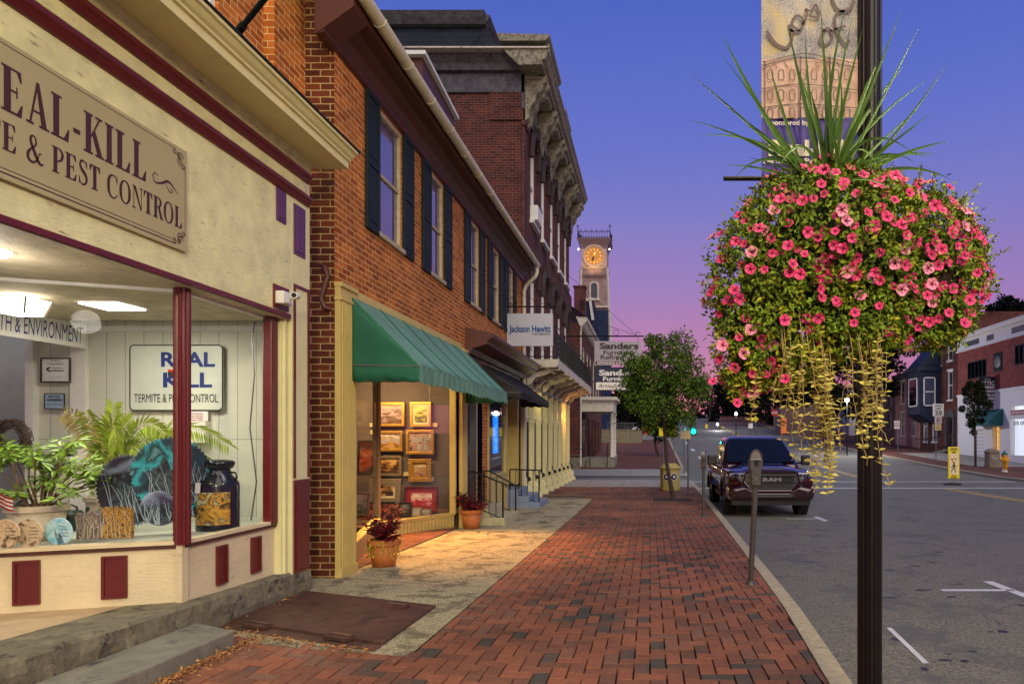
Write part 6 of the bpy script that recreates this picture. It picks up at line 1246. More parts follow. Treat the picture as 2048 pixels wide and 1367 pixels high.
def inell(p, skip):
    for i, (c, r) in enumerate(ELL):
        if i == skip: continue
        q = p-c
        if (q.x/r[0])**2+(q.y/r[1])**2+(q.z/r[2])**2 < .72: return True
    return False
# ellipsoid radii given as (x, z, y)
ELL = [(c, (r[0], r[2], r[1])) for c, r in ELL]
def shell(smin=.82, smax=1.03):
    while True:
        i = rf.choices(range(len(ELL)), W_el)[0]; c, r = ELL[i]; v = Vector((rf.gauss(0,1), rf.gauss(0,1), rf.gauss(0,1))).normalized()
        if v.y > .55: continue
        nn = noise.noise(Vector((v.x*2.2+i*7, v.y*2.2, v.z*2.2)))*.16+noise.noise(Vector((v.x*6+i*7, v.y*6, v.z*6)))*.08
        s = rf.uniform(smin, smax)*(1+nn); p = c+Vector((v.x*r[0], v.y*r[1], v.z*r[2]))*s
        if inell(p, i): continue
        return p, v
ml, my, ms = MB(), MB(), MB()
for k in range(5200):
    p, v = shell(.72, 1.04); tgt = my if (rf.random() < .12+.5*max(0, min(1, (.55-p.z)*2.2))) else ml
    for j in range(4): leafq(tgt, p+Vector((rf.gauss(0,.014), rf.gauss(0,.014), rf.gauss(0,.014))), v*.5+Vector((rf.gauss(0,.8), rf.gauss(0,.8), rf.gauss(0,.8))), v+Vector((rf.gauss(0,.5), rf.gauss(0,.5), .5)), rf.uniform(.020, .036), rf.uniform(.010, .018), .3)
for k in range(46):       # protruding shoots
    p, v = shell(.95, 1.0)
    if v.z < -.3: continue
    d = (v+Vector((rf.gauss(0,.3), 0, rf.uniform(0, .6)))).normalized(); L_ = rf.uniform(.05, .13); ms.tube([p, p+d*L_*.5, p+d*L_+Vector((0,0,.01))], .002, 4)
    for j in range(int(L_/.008)):
        q = p+d*L_*(j*.008/L_); leafq(ml, q, d*.6+Vector((rf.gauss(0,.7), rf.gauss(0,.7), rf.gauss(0,.7))), (rf.gauss(0,1), rf.gauss(0,1), 1), .022, .008, .2)
p0 = P(1895, 470, 3.2)
for (px, py) in ((1958, 368), (1935, 385), (1950, 430), (1960, 460)):
    e = P(px, py, 3.2); ms.tube([p0, p0.lerp(e, .5)+Vector((0,0,-.01)), e], .0025, 4)
    for j in range(26): q = p0.lerp(e, j/26); leafq(ml, q, Vector((rf.gauss(0,1), rf.gauss(0,1), rf.gauss(.4,.8))), (0,-1,.3), .028, .010, .2)
for k in range(120):     # inner stems
    p, v = shell(.6, .9); ms.tube([p-v*.12, p, p+v*.03+Vector((0,0,-.01))], .0022, 4)
ml.build('foliage', M['leaf'], hb, fixn=False); my.build('yellowing_foliage', M['leaf_y'], hb, fixn=False); ms.build('stems', mat('green_stem', (110,110,60), .7), hb, fixn=False)['kind'] = 'stuff'
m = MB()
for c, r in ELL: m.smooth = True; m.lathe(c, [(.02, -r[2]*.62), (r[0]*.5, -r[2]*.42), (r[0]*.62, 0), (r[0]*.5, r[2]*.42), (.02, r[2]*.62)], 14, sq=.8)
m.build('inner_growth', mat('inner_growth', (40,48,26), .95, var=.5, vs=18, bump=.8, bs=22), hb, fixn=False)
# flowers
FL = []
for vi in range(4):
    rv = random.Random(vi); bm_ = MB(); n = 30; r0 = .0255*(1, .85, .72, 1.1)[vi]; rings = []
    for (rr, zz) in ((.10, -.30), (.24, -.10), (.55, -.03), (1.0, .10)):
        rr_ = []
        for k in range(n):
            a = 6.2832*k/n; lobe = 1-.17*(1-abs(math.cos(2.5*a)))**2.0 if rr > .9 else 1
            w2 = (.05*math.sin(5*a+1)+rv.uniform(-.03, .03)) if rr > .5 else 0
            rr_.append((r0*rr*lobe*math.cos(a), r0*rr*lobe*math.sin(a), r0*(zz+w2*2)))
        rings.append(rr_)
    bm_.v = [p for r_ in rings for p in r_]
    for i in range(3):
        for k in range(n): bm_.f.append([i*n+k, i*n+(k+1) % n, (i+1)*n+(k+1) % n, (i+1)*n+k]); bm_.m.append(1 if i == 0 else (2 if (i == 1 and k % 6 in (0, 5)) else 0)); bm_.sm.append(True)
    b = len(bm_.v); bm_.v += [(0, 0, -r0*.45)]
    for k in range(n): bm_.f.append([b, (k+1) % n, k]); bm_.m.append(1); bm_.sm.append(True)
    # tube behind
    for k in range(8):
        pass
    FL.append(bm_)
pal_ = [M['pink'], M['pink'], M['pink'], M['pink2']]
flm = []
for vi, bm_ in enumerate(FL):
    o = bm_.build('flower', [pal_[vi], M['pinkthroat'], M['pinkthroat'] if vi < 3 else M['pink']], None, fixn=False); flm.append(o.data); bpy.data.objects.remove(o)
spots = []; tries = 0
forced = [(1543,437),(1560,505),(1636,475),(1500,497),(1536,513),(1672,600),(1705,532),(1855,590),(1898,625),(1810,498),(1930,645),(1760,505),(1600,548),(1570,640),(1520,655),(1505,748),(1533,748),(1570,757),(1545,690),(1484,530),(1680,455),(1750,460),(1790,350),(1820,385),(1870,410),(1940,600),(1955,545),(1925,520),(1880,500),(1720,480),(1445,690),(1425,762),(1475,805)]
for (px, py) in forced:
    d = 2.80 if 1560 < px < 1880 else 2.95; spots.append((P(px, py, d), Vector((rf.uniform(-.4,.4), -1, rf.uniform(-.1,.4)))))
while len(spots) < 350 and tries < 14000:
    tries += 1; p, v = shell(.99, 1.08)
    if v.y > .1 or (p.z < .42 and p.x > .60): continue
    if p.z < .62 and rf.random() < .55: continue
    if any((p-q[0]).length < .034 for q in spots): continue
    spots.append((p, (v+Vector((rf.gauss(0,.35), -.55+rf.gauss(0,.25), rf.gauss(.1,.3)))).normalized()))
rest = MB()
for i, (p, v) in enumerate(spots):
    rot = v.to_track_quat('Z', 'Y').to_matrix().to_4x4() @ Matrix.Rotation(rf.uniform(0, 6.28), 4, 'Z'); vi = rf.choices(range(4), [4, 3, 2, 1.4])[0]
    if i < 100:
        o = bpy.data.objects.new('flower', flm[vi]); COL.objects.link(o); o.parent = hb; o.matrix_local = Matrix.Translation(p-hb.location) @ rot
    else:
        bm_ = FL[vi]; b = len(rest.v); rest.v += [tuple((rot @ Vector(q))+p) for q in bm_.v]; rest.f += [[b+j for j in f] for f in bm_.f]; rest.m += [(k if vi < 3 else (3 if k == 0 else k)) for k in bm_.m]; rest.sm += bm_.sm
o = rest.build('flowers', [M['pink'], M['pinkthroat'], M['pinkthroat'], M['pink2']], hb, fixn=False); o['kind'] = 'stuff'
# spiky dracaena
sp = thing('spike_plant', P(1650, 385, 3.0), 'tall spiky grass like plant with long arching green blades rising from the flower basket', 'plant')
m = MB(); b0 = P(1655, 400, 3.0)
tips = [(1805,15,3.1),(1838,55,3.3),(1893,130,3.2),(1855,160,3.4),(1865,225,3.0),(1897,283,3.0),(1905,360,3.1),(1445,70,2.9),(1440,105,2.8),(1380,240,2.8),(1455,215,3.0),(1640,8,3.0),(1572,40,3.0),(1705,35,2.9),(1690,20,3.1),(1610,60,3.2),(1450,330,2.9),(1400,270,2.9),(1840,215,3.3),(1810,130,3.4),(1770,90,3.3),(1725,60,3.0),(1595,480,2.8),(1580,455,2.8),(1685,440,2.75),(1880,310,3.2),(1835,250,2.8),(1720,230,2.75),(1740,260,2.8),(1790,320,2.8),(1560,330,2.75),(1545,290,2.8),(1500,180,3.0),(1540,130,3.1),(1660,110,2.9),(1760,340,2.7),(1490,250,2.8),(1620,180,2.8),(1680,150,2.8),(1735,160,3.1),(1590,120,3.1)]
for k in range(14): tips.append((1655+rf.gauss(0, 90), rf.uniform(130, 340), 3.0+rf.gauss(0, .18)))
for k in range(9): tips.append((1655+rf.choice((-1, 1))*rf.uniform(90, 220), rf.uniform(280, 400), 3.0+rf.gauss(0, .2)))
for (px, py, d) in tips:
    e = P(px, py, d); ext = math.hypot(px-1655, (400-py)); low = (400-py) < abs(px-1655)*.75
    s_ = b0+Vector((rf.gauss(0,.018), rf.gauss(0,.02), 0)); hh = Vector((0,0, .22 if low else .06)); ctl = s_.lerp(e, rf.uniform(.3, .6))+hh*rf.uniform(.3, 1.5)+Vector((rf.gauss(0,.03), 0, .18 if py > 400 else 0)); n = 12; w0 = rf.uniform(.012, .022); L = []; Rr = []; C_ = []
    for i in range(n+1):
        t = i/n; p = s_*(1-t)**2+ctl*2*t*(1-t)+e*t*t; dd = (2*(1-t)*(ctl-s_)+2*t*(e-ctl)).normalized(); sd = dd.cross(Vector((0,-1,.15))).normalized(); w = w0*(.75+.9*t if t < .3 else 1.02*(1-((t-.3)/.7)**1.8))+.0008
        L.append(p-sd*w*.5); Rr.append(p+sd*w*.5); C_.append(p+Vector((0,.25*w,0)))
    m.add(L+C_+Rr, [(i, i+1, n+2+i, n+1+i) for i in range(n)]+[(n+1+i, n+2+i, 2*n+3+i, 2*n+2+i) for i in range(n)])
m.build('blades', M['blade'], sp, fixn=False)
# trailing vines
tv = thing('trailing_vine', (LX-.25, 3.0, .3), 'long yellow green vines trailing down below the petunia basket', 'trailing plant')
m, ms = MB(), MB()
vines = [(1640,700,1640,990),(1655,700,1660,975),(1630,720,1625,960),(1690,700,1700,930),(1600,700,1590,920),(1740,670,1745,880),(1755,680,1752,975),(1560,720,1540,880),(1615,690,1600,860),(1670,720,1676,900),(1720,690,1720,850),(1580,720,1610,905),(1535,740,1500,850),(1648,700,1655,960),(1636,720,1630,985),(1710,720,1735,900),(1760,640,1758,800),(1690,720,1690,860),(1625,700,1650,930),(1570,690,1575,840)]
for k in range(16):
    xa = rf.uniform(1545, 1765); vines.append((xa, rf.uniform(670, 740), xa+rf.gauss(0, 22), rf.uniform(780, 900)))
for vi_, (xa, ya, xb, yb) in enumerate(vines):
    xa += rf.gauss(0, 14); xb += rf.gauss(0, 12)
    d = rf.uniform(2.78, 3.05); n = 16; pts = []; ph = rf.uniform(0, 6); am = rf.uniform(4, 16)
    for i in range(n+1):
        t = i/n; pts.append(P(xa+(xb-xa)*t+am*math.sin(t*rf.uniform(4, 5)+ph)*t, ya+(yb-ya)*t, d)+Vector((rf.gauss(0,.003), rf.gauss(0,.006), 0)))
    pts = [P(xa, ya-70, d)+Vector((0,.08,0))]+pts; ms.tube(pts, .0017, 4); z_len = (yb-ya)/F*d; Lt = int(z_len/.026*(1.3 if vi_ in (0, 1, 2, 12, 13, 14) else .72))
    for j in range(Lt):
        t = min(.999, (j+rf.random())/Lt); q = pts[1:][min(n, int(t*n))].lerp(pts[1:][min(n, int(t*n)+1)], (t*n) % 1); a = rf.uniform(0, 6.28)
        for s in (-1, 1): leafq(m, q, (s*math.cos(a), s*math.sin(a)*.6, rf.gauss(.15,.25)), (rf.gauss(0,.4), -.45, 1), rf.uniform(.022, .038), rf.uniform(.018, .028), .12)
m.build('leaves', M['vein'], tv, fixn=False); ms.build('stems', mat('vine_stem', (170,140,80), .7), tv, fixn=False)
# banner
bz = .03; BY = 3.30
ban = thing('street_banner', (.8, BY, 1.3), 'tall street banner with swirling painted sky, town buildings and a purple sponsor panel', 'banner')
x0, x1 = P(1523, 0, BY).x, P(1716, 0, BY).x
def zpx(py): return (VY-py)/F*BY
def bm_sw():
    m, nt, b, N, L = newmat('banner_swirls'); t = N.new('ShaderNodeTexCoord'); n0 = N.new('ShaderNodeTexNoise'); n0.inputs['Scale'].default_value = 2.2; n0.inputs['Distortion'].default_value = 2.2; n0.inputs['Detail'].default_value = 1
    L.new(t.outputs['Object'], n0.inputs['Vector']); wv = N.new('ShaderNodeTexWave'); wv.inputs['Scale'].default_value = 26; wv.inputs['Distortion'].default_value = 34; wv.inputs['Detail'].default_value = 4; wv.inputs['Detail Scale'].default_value = .9
    L.new(t.outputs['Object'], wv.inputs['Vector']); c = N.new('ShaderNodeValToRGB'); cols = [(.0,(96,92,100)),(.45,(140,136,140)),(.7,(176,164,150)),(1,(196,170,84))]
    while len(c.color_ramp.elements) < 4: c.color_ramp.elements.new(.5)
    for e, (p, q) in zip(c.color_ramp.elements, cols): e.position = p; e.color = lin(q)+(1,)
    mx = N.new('ShaderNodeMath'); mx.operation = 'MULTIPLY_ADD'; mx.inputs[1].default_value = .55; L.new(wv.outputs['Fac'], mx.inputs[0]); mr = N.new('ShaderNodeMapRange'); mr.inputs[1].default_value = .35; mr.inputs[2].default_value = .65; mr.inputs[4].default_value = .5; L.new(n0.outputs['Fac'], mr.inputs[0]); L.new(mr.outputs[0], mx.inputs[2])
    L.new(mx.outputs[0], c.inputs[0]); L.new(c.outputs[0], b.inputs['Base Color']); b.inputs['Roughness'].default_value = .7; return m
def bsheet(za, zb, mt, name, y=0):
    n = 16; m = MB(); m.add([(x0+(x1-x0)*i/n, BY+y+.006*math.sin(i*.8+za*9), z) for z in (za, zb) for i in range(n+1)], [(i, i+1, n+2+i, n+1+i) for i in range(n)]); return m.build(name, mt, ban, solid=.002, fixn=False)
bsheet(zpx(236), 2.75, bm_sw(), 'painted_cloth'); bsheet(zpx(362), zpx(236), flat('banner_purple', (66,48,136), .6), 'sponsor_panel')
m = MB(); bsk = bsheet(zpx(238), zpx(118), picmat('banner_town', [(176,140,120),(190,150,130),(170,130,104)], 5, 2), 'painted_buildings', -.004)
y = BY-.016
def bl(pts, w): ribbon(m, [(*[P(px, py, y).x, P(px, py, y).z], w) for px, py in pts], lambda a, b, l: Vector((a, y, b)))
for pts in ([(1525,125),(1600,108),(1640,112),(1714,128)], [(1526,132),(1602,116),(1714,136)], [(1524,178),(1600,168),(1714,180)], [(1527,215),(1600,208),(1714,216)], [(1530,120),(1530,238)], [(1602,112),(1600,238)], [(1660,114),(1660,236)]): bl(pts, .0045)
for r__ in range(3):
    for c__ in range(8):
        px = 1536+c__*22; py = (150, 190, 226)[r__]; bl([(px, py+9), (px, py-9), (px+9, py-9), (px+9, py+9), (px, py+9)], .0035)
for k in range(9): bl([(1526+k*21, 122), (1534+k*21, 136)], .003)
bl([(1533,62),(1552,88),(1575,95),(1585,70),(1578,50)], .016); bl([(1578,60),(1600,62),(1606,40),(1592,32),(1584,50),(1600,62)], .013); bl([(1606,50),(1614,30),(1610,20)], .012); bl([(1610,18),(1622,22),(1632,10),(1638,34),(1618,32)], .012)
bl([(1650,60),(1640,82),(1652,90),(1665,75),(1658,58),(1645,62)], .014); bl([(1690,22),(1672,30),(1672,60),(1690,88),(1700,80)], .014); bl([(1660,62),(1692,52)], .012)
bl([(1712,-12),(1700,18),(1676,20),(1664,-8),(1672,-40)], .016)
m.build('painted_lines', M['sign_brown'], ban, fixn=False)
m = MB()
def bt(s, px, py, h, w_, **k): p = P(px, py, BY); txt(m, s, (p.x, BY-.016, p.z), ex, ez, h/F*BY, w_/F*BY, **k)
bt('Sponsored by', 1533, 253, 10, 84, bold=.015); bt('Real-Kill', 1536, 313, 30, 160, bold=.05); bt('Termite & Pest Control', 1521, 329, 10, 186, bold=.03); m.build('lettering', flat('banner_cream', (230,215,190)), ban, fixn=False)
for z in (zpx(357), 2.74): m = MB(); m.tube([(P(1447, 0, BY).x, BY, z), (LX, BY, z)], .012, 8); m.build('banner_arm', M['pole'], ban)
# ================= PARKING METERS =================
def meter(base, label, rz=0, lean=0.0):
    t = thing('parking_meter', base, label, 'parking meter', group='parking meters'); x, y, z = base
    m = MB(); m.tube([(x, y, z), (x+lean*1.05, y, z+1.05)], .030, 14); m.lathe((x, y, z), [(.055, 0), (.05, .02), (.032, .04)], 14); m.build('post', M['meter'], t)
    hx = x+lean*1.05; hz = z+1.04; h = [(-.035, 0), (.035, 0), (.050, .02), (.056, .16), (.070, .19), (.070, .27), (.064, .29), (-.064, .29), (-.070, .27), (-.070, .19), (-.056, .16), (-.050, .02)]
    m = MB(); m.prism([(hx+a, y-.055, hz+b) for a, b in h], (0, .11, 0)); o = m.build('head', M['meter'], t, bevel=.012)
    m = MB(); arc = [(hx+.058*math.cos(R(a)), y-.04, hz+.28+.10*math.sin(R(a))) for a in range(0, 181, 15)]; m.prism(arc, (0, .08, 0)); m.build('dome_window', M['chrome'] if False else mat('meter_dome', (150,150,140), .15, metal=.5), o)
    m = MB(); m.tube([(q[0]+(q[0]-hx)*.06, q[1]-.004, q[2]+.004) for q in arc], .007, 6, cap=True); m.build('dome_rim', M['meter'], o)
    m = MB(); m.prism([(hx-.028, y-.058, hz+.27), (hx+.028, y-.058, hz+.27), (hx+.024, y-.058, hz+.235), (hx, y-.058, hz+.20), (hx-.024, y-.058, hz+.235)], (0, .01, 0)); m.build('coin_plate', M['blackpl'], o)
    m = MB(); m.box(hx-.012, hx+.012, y-.062, y-.05, hz+.06, hz+.10); m.build('lock', M['galv'], o)
    t.rotation_euler = (0, 0, rz); return t
g = G(1501, 1168); meter(tuple(g), 'grey parking meter on a peeling post at the kerb, nearest the camera', 0, .05)
g = G(1407, 1033); meter(tuple(g), 'parking meter turned sideways beside the front corner of the truck', R(80))
# ================= TRUCK =================
TX, TY = 2.78, 15.15; TZ = gz(16.2)+RD-.0
tk = thing('pickup_truck', (TX, TY, TZ), 'dark maroon pickup truck parked at the kerb, seen from the front', 'pickup truck')
def tr(x, y, z): return (TX+x, TY+y, TZ+z-.012*y)
def loft(m, secs, close=True):
    n = len(secs[0]); m.add([p for s in secs for p in s], [(i*n+k, i*n+(k+1) % n, (i+1)*n+(k+1) % n, (i+1)*n+k) for i in range(len(secs)-1) for k in range(n)]+[tuple(range(n))[::-1], tuple(range((len(secs)-1)*n, len(secs)*n))])
def bsec(y, hw, zb, zs, zt, cr=.0):
    h = [(0, zb), (hw*.80, zb), (hw*.95, zb+.03), (hw*.985, zb+.12), (hw, (zb+zs)/2), (hw*.99, zs-.12), (hw*.96, zs-.03), (hw*.88, zs+.015), (hw*.62, zt-.035), (hw*.56, zt-.002), (hw*.3, zt+.012), (0, zt+.015)]
    return [tr(x, y, z) for x, z in h]+[tr(-x, y, z) for x, z in h[-2:0:-1]]
m = MB(); m.smooth = True
loft(m, [bsec(.10, .93, .62, 1.00, 1.06), bsec(.18, .98, .58, 1.04, 1.10), bsec(.45, 1.01, .48, 1.08, 1.16), bsec(.55, 1.02, .80, 1.09, 1.17), bsec(1.35, 1.02, .80, 1.11, 1.21), bsec(1.45, 1.02, .46, 1.12, 1.22), bsec(1.7, 1.01, .46, 1.14, 1.20), bsec(3.9, 1.01, .46, 1.17, 1.18), bsec(4.2, 1.01, .80, 1.20, 1.20), bsec(5.1, 1.01, .80, 1.22, 1.22), bsec(5.75, 1.0, .5, 1.22, 1.22)])
m.build('body', M['redpaint'], tk, bevel=.0)
m = MB(); m.smooth = True
def csec(z, hw, ya, yb, r=.16):
    pts = []
    for (sx_, yy, a0) in ((1, ya, -90), (1, yb, 0), (-1, yb, 90), (-1, ya, 180)):
        for k in range(5):
            a = R(a0+k*22.5); cx_ = sx_*(hw-r); cy_ = yy+(r if yy == ya else -r); pts.append(tr(cx_+r*math.cos(a), cy_+r*math.sin(a), z))
    return pts
loft(m, [csec(1.12, .955, 1.42, 4.05, .12), csec(1.22, .94, 1.55, 4.03, .14), csec(1.62, .83, 2.16, 3.95, .14), csec(1.82, .76, 2.48, 3.85, .16), csec(1.895, .70, 2.64, 3.75, .18), csec(1.93, .55, 2.85, 3.5, .2)]); m.build('cab', M['redpaint'], tk)
m = MB(); n = 10
def wsp(s, t):  # windshield surface
    z = 1.24+(1.83-1.24)*t; hw = (.90-.19*t); ya = 1.565+.93*t; x = hw*s; return tr(x*.97, ya-.05+.055*s*s*s*s, z+.02)
m.smooth = True; m.add([wsp(-1+2*i/n, j/6) for j in range(7) for i in range(n+1)], [(j*(n+1)+i, j*(n+1)+i+1, (j+1)*(n+1)+i+1, (j+1)*(n+1)+i) for j in range(6) for i in range(n)]); o = m.build('windshield', M['carglass'], tk, fixn=False)
m = MB()
for s in (-.5, .25): m.beam(tr(s-.3, 1.60, 1.265), tr(s+.28, 1.66, 1.30), .02, .014)
m.build('wipers', M['blackpl'], o)
for s in (-1, 1):
    m = MB(); m.add([tr(s*.925, 1.85, 1.26), tr(s*.92, 3.85, 1.26), tr(s*.80, 3.8, 1.74), tr(s*.80, 2.55, 1.74)], [(0,1,2,3)]); m.build('side_window', M['carglass'], tk, fixn=False)
    m = MB(); m.beam(tr(s*.98, 1.95, 1.22), tr(s*1.14, 1.9, 1.24), .05, .05); m.obox(tr(s*1.20, 1.88, 1.30), (.11,0,0), (0,.06,0), (0,0,.13)); m.build('side_mirror', M['blackpl'], tk, bevel=.025)
    m = MB(); m.smooth = True
    for wy in (1.0, 4.65): pass
    for wy in (.98, 4.62):
        w_ = MB(); c = Vector(tr(s*.86, wy, .40)); w_.lathe(c, [(.30, -.14), (.385, -.13), (.405, -.09), (.405, .09), (.385, .13), (.30, .14)], 32, ax='x'); wh = w_.build('wheel', M['tyre'], tk)
        w_ = MB(); w_.lathe(c+Vector((s*.12, 0, 0)), [(.30, 0), (.26, s*.0+.01), (.05, .02), (.01, .03)] if s > 0 else [(.30, 0), (.26, -.01), (.05, -.02), (.01, -.03)], 20, ax='x'); w_.build('rim', M['chrome'], wh)
        w_ = MB()
        for k in range(40): a = 6.2832*k/40; w_.obox(c+Vector((0, .405*math.cos(a), .405*math.sin(a))), (.12, 0, 0), (0, .014*math.sin(a), -.014*math.cos(a)), (0, .008*math.cos(a), .008*math.sin(a)))
        w_.build('tread', M['tyre'], wh)
        w_ = MB(); w_.tube([tr(s*1.0, wy+.50*math.cos(R(a)), .42+.50*math.sin(R(a))) for a in range(0, 181, 15)], .045, 8); w_.build('wheel_arch', M['redpaint'], tk)
    # headlights
    m = MB(); m.prism([tr(s*.60, .075, .90), tr(s*.93, .13, .90), tr(s*.955, .15, 1.03), tr(s*.60, .07, 1.05)], (0, .06, 0)); hl = m.build('headlight', M['lampglass'], tk, bevel=.008)
    m = MB(); m.prism([tr(s*.59, .085, .83), tr(s*.93, .135, .84), tr(s*.93, .13, .895), tr(s*.595, .075, .895)], (0, .05, 0)); m.build('chrome_strip', M['chrome'], hl)
    m = MB()
    for k in range(3): c = Vector(tr(s*(.67+.10*k), .07+.012*k, .97)); m.lathe(c, [(.001, .0), (.036, .006), (.04, .0)], 12, ax='y')
    m.build('lamp_units', M['blackpl'], hl)
    m = MB(); m.lathe(tr(s*.80, .03, .56), [(.001, .01), (.05, .012), (.06, 0)], 14, ax='y'); m.build('fog_light', M['lampglass'], tk)
    m = MB(); m.obox(tr(s*.84, -.035, .55), (.09, .03*s, 0), (0, .012, 0), (0, 0, .05)); m.build('fog_bezel', M['blackpl'], tk, bevel=.01)
m = MB(); m.prism([tr(-.44, .03, .64), tr(.44, .03, .64), tr(.62, .055, .84), tr(.57, .07, 1.05), tr(-.57, .07, 1.05), tr(-.62, .055, .84)], (0, .05, 0)); gr_ = m.build('grille', M['blackpl'], tk)
m = MB()
for k in range(8): m.box(TX-.50, TX+.50, TY+.012, TY+.04, TZ+.68+.042*k, TZ+.69+.042*k)
m.box(TX-.56, TX+.56, TY+.008, TY+.04, TZ+.815, TZ+.835); m.box(TX-.54, TX+.54, TY+.008, TY+.04, TZ+.955, TZ+.975)
m.build('grille_mesh', mat('grille_dark', (16,16,18), .4, metal=.2, bump=0), gr_)
m = MB(); txt(m, 'RAM', (TX, TY+.002, TZ+.852), ex, ez, .085, .42, bold=.06, align='c'); m.build('grille_lettering', M['galv'], gr_, fixn=False, solid=.006)
m = MB(); m.tube([tr(-.64, .05, .84), tr(-.59, .055, 1.06), tr(.59, .055, 1.06), tr(.64, .05, .84), tr(.46, .02, .63), tr(-.46, .02, .63), tr(-.64, .05, .84)], .026, 8); m.build('grille_surround', M['redpaint'], gr_)
m = MB(); m.smooth = False
loft(m, [[tr(x, y, z) for x, z in ((-.94*w, .42+a), (.94*w, .42+a), (1.0*w, .52), (.99*w, .70-a), (.70*w, .76-a), (.46*w, .61-a*.5), (-.46*w, .61-a*.5), (-.70*w, .76-a), (-.99*w, .70-a), (-1.0*w, .52))] for y, w, a in ((-.05, .84, .06), (-.02, .92, .025), (.05, .98, .005), (.30, 1.02, 0))]); bp_ = m.build('front_bumper', M['redpaint'], tk, bevel=.015)
m = MB(); m.box(TX-.50, TX+.50, TY-.058, TY-.04, TZ+.485, TZ+.565); m.build('lower_intake', M['blackpl'], bp_, bevel=.01); m = MB()
for k in range(22): m.box(TX-.46+.042*k, TX-.444+.042*k, TY-.066, TY-.056, TZ+.505, TZ+.53)
m.build('intake_studs', M['galv'], bp_); m = MB(); m.box(TX-.9, TX+.9, TY+.1, TY+5.5, TZ+.30, TZ+.55); m.build('underbody', M['blackpl'], tk)
m = MB(); m.prism([tr(-.34, .2, 1.115), tr(.34, .2, 1.115), tr(.52, 1.45, 1.225), tr(-.52, 1.45, 1.225)], (0, 0, .022)); m.build('hood_bulge', M['redpaint'], tk, bevel=.015)
# ================= TREES =================
def crown(mb, c, rad, n, ls, rk, clumps=26, mb2=None, gap=.3):
    cs = []
    for k in range(clumps):
        v = Vector((rk.gauss(0,1), rk.gauss(0,1), rk.gauss(0,1))).normalized(); s = rk.random()**.40*.95*(1+.15*noise.noise(v*1.8+Vector((c[0], 0, 0)))); cs.append((Vector((c[0]+v.x*rad[0]*s, c[1]+v.y*rad[1]*s, c[2]+v.z*rad[2]*s)), rk.uniform(.13, .30)*min(rad)))
    for i in range(n):
        q, r_ = rk.choice(cs); v = Vector((rk.gauss(0,1), rk.gauss(0,1), rk.gauss(0,1))).normalized(); p = q+v*r_*rk.uniform(.4, 1.15)
        leafq(mb if (mb2 is None or rk.random() < .8) else mb2, p, v+Vector((rk.gauss(0,.8), rk.gauss(0,.8), rk.gauss(-.2,.8))), (rk.gauss(0,.6), rk.gauss(0,.6), 1), ls*rk.uniform(.7, 1.3), ls*.6, .2)
    return cs
def tree(name, base, c, rad, n, ls, label, mt, group=None, trunk_r=.06, clumps=26, bend=None, mt2=None):
    rk = random.Random(int(abs(c[0]*37+c[1]*11))+n); t = thing(name, base, label, 'tree', group=group); ml, m2 = MB(), MB(); cs = crown(ml, c, rad, n, ls, rk, clumps, m2 if mt2 else None); ml.build('crown', mt, t, fixn=False)
    if mt2: m2.build('lighter_leaves', mt2, t, fixn=False)
    m = MB(); b = Vector(base); top = Vector(c)+Vector((0, 0, rad[2]*.2)); mid = b.lerp(Vector((c[0], c[1], c[2]-rad[2])), .6) if not bend else Vector(bend); fork = Vector((c[0], c[1], c[2]-rad[2]*.75))
    m.tube([b-Vector((0,0,.05)), b+Vector((0,0,.1)), mid, fork, top], [trunk_r*1.4, trunk_r, trunk_r*.8, trunk_r*.7, trunk_r*.25], 8)
    for q, r_ in cs[:14]: m.tube([fork.lerp(top, rk.random()*.5), fork.lerp(q, .55)+Vector((0,0,-.05)), q], [trunk_r*.45, trunk_r*.3, trunk_r*.1], 5)
    m.build('trunk', M['bark'], t, fixn=False); return t
b = G(1346, 999); c = P(1328, 768, b.y)
tree('street_tree', tuple(b), tuple(c), (1.28, 1.2, 1.48), 21000, .082, 'young leafy street tree with a curved trunk growing from the brick pavement near the truck', M['leaf_tree'], 'street trees', .065, 95, bend=P(1334, 930, b.y), mt2=M['leaf'])
b = G(1951, 932); c = P(1950, 808, b.y)
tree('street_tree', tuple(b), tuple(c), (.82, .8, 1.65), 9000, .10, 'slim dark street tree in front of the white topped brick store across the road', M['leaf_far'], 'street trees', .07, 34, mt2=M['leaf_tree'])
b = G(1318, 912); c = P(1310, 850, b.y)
tree('street_tree', tuple(b), tuple(c), (1.3, 1.3, 1.5), 4000, .16, 'small dark street tree beyond the alley behind the curved street tree', M['leaf_far'], 'street trees', .1, 20)
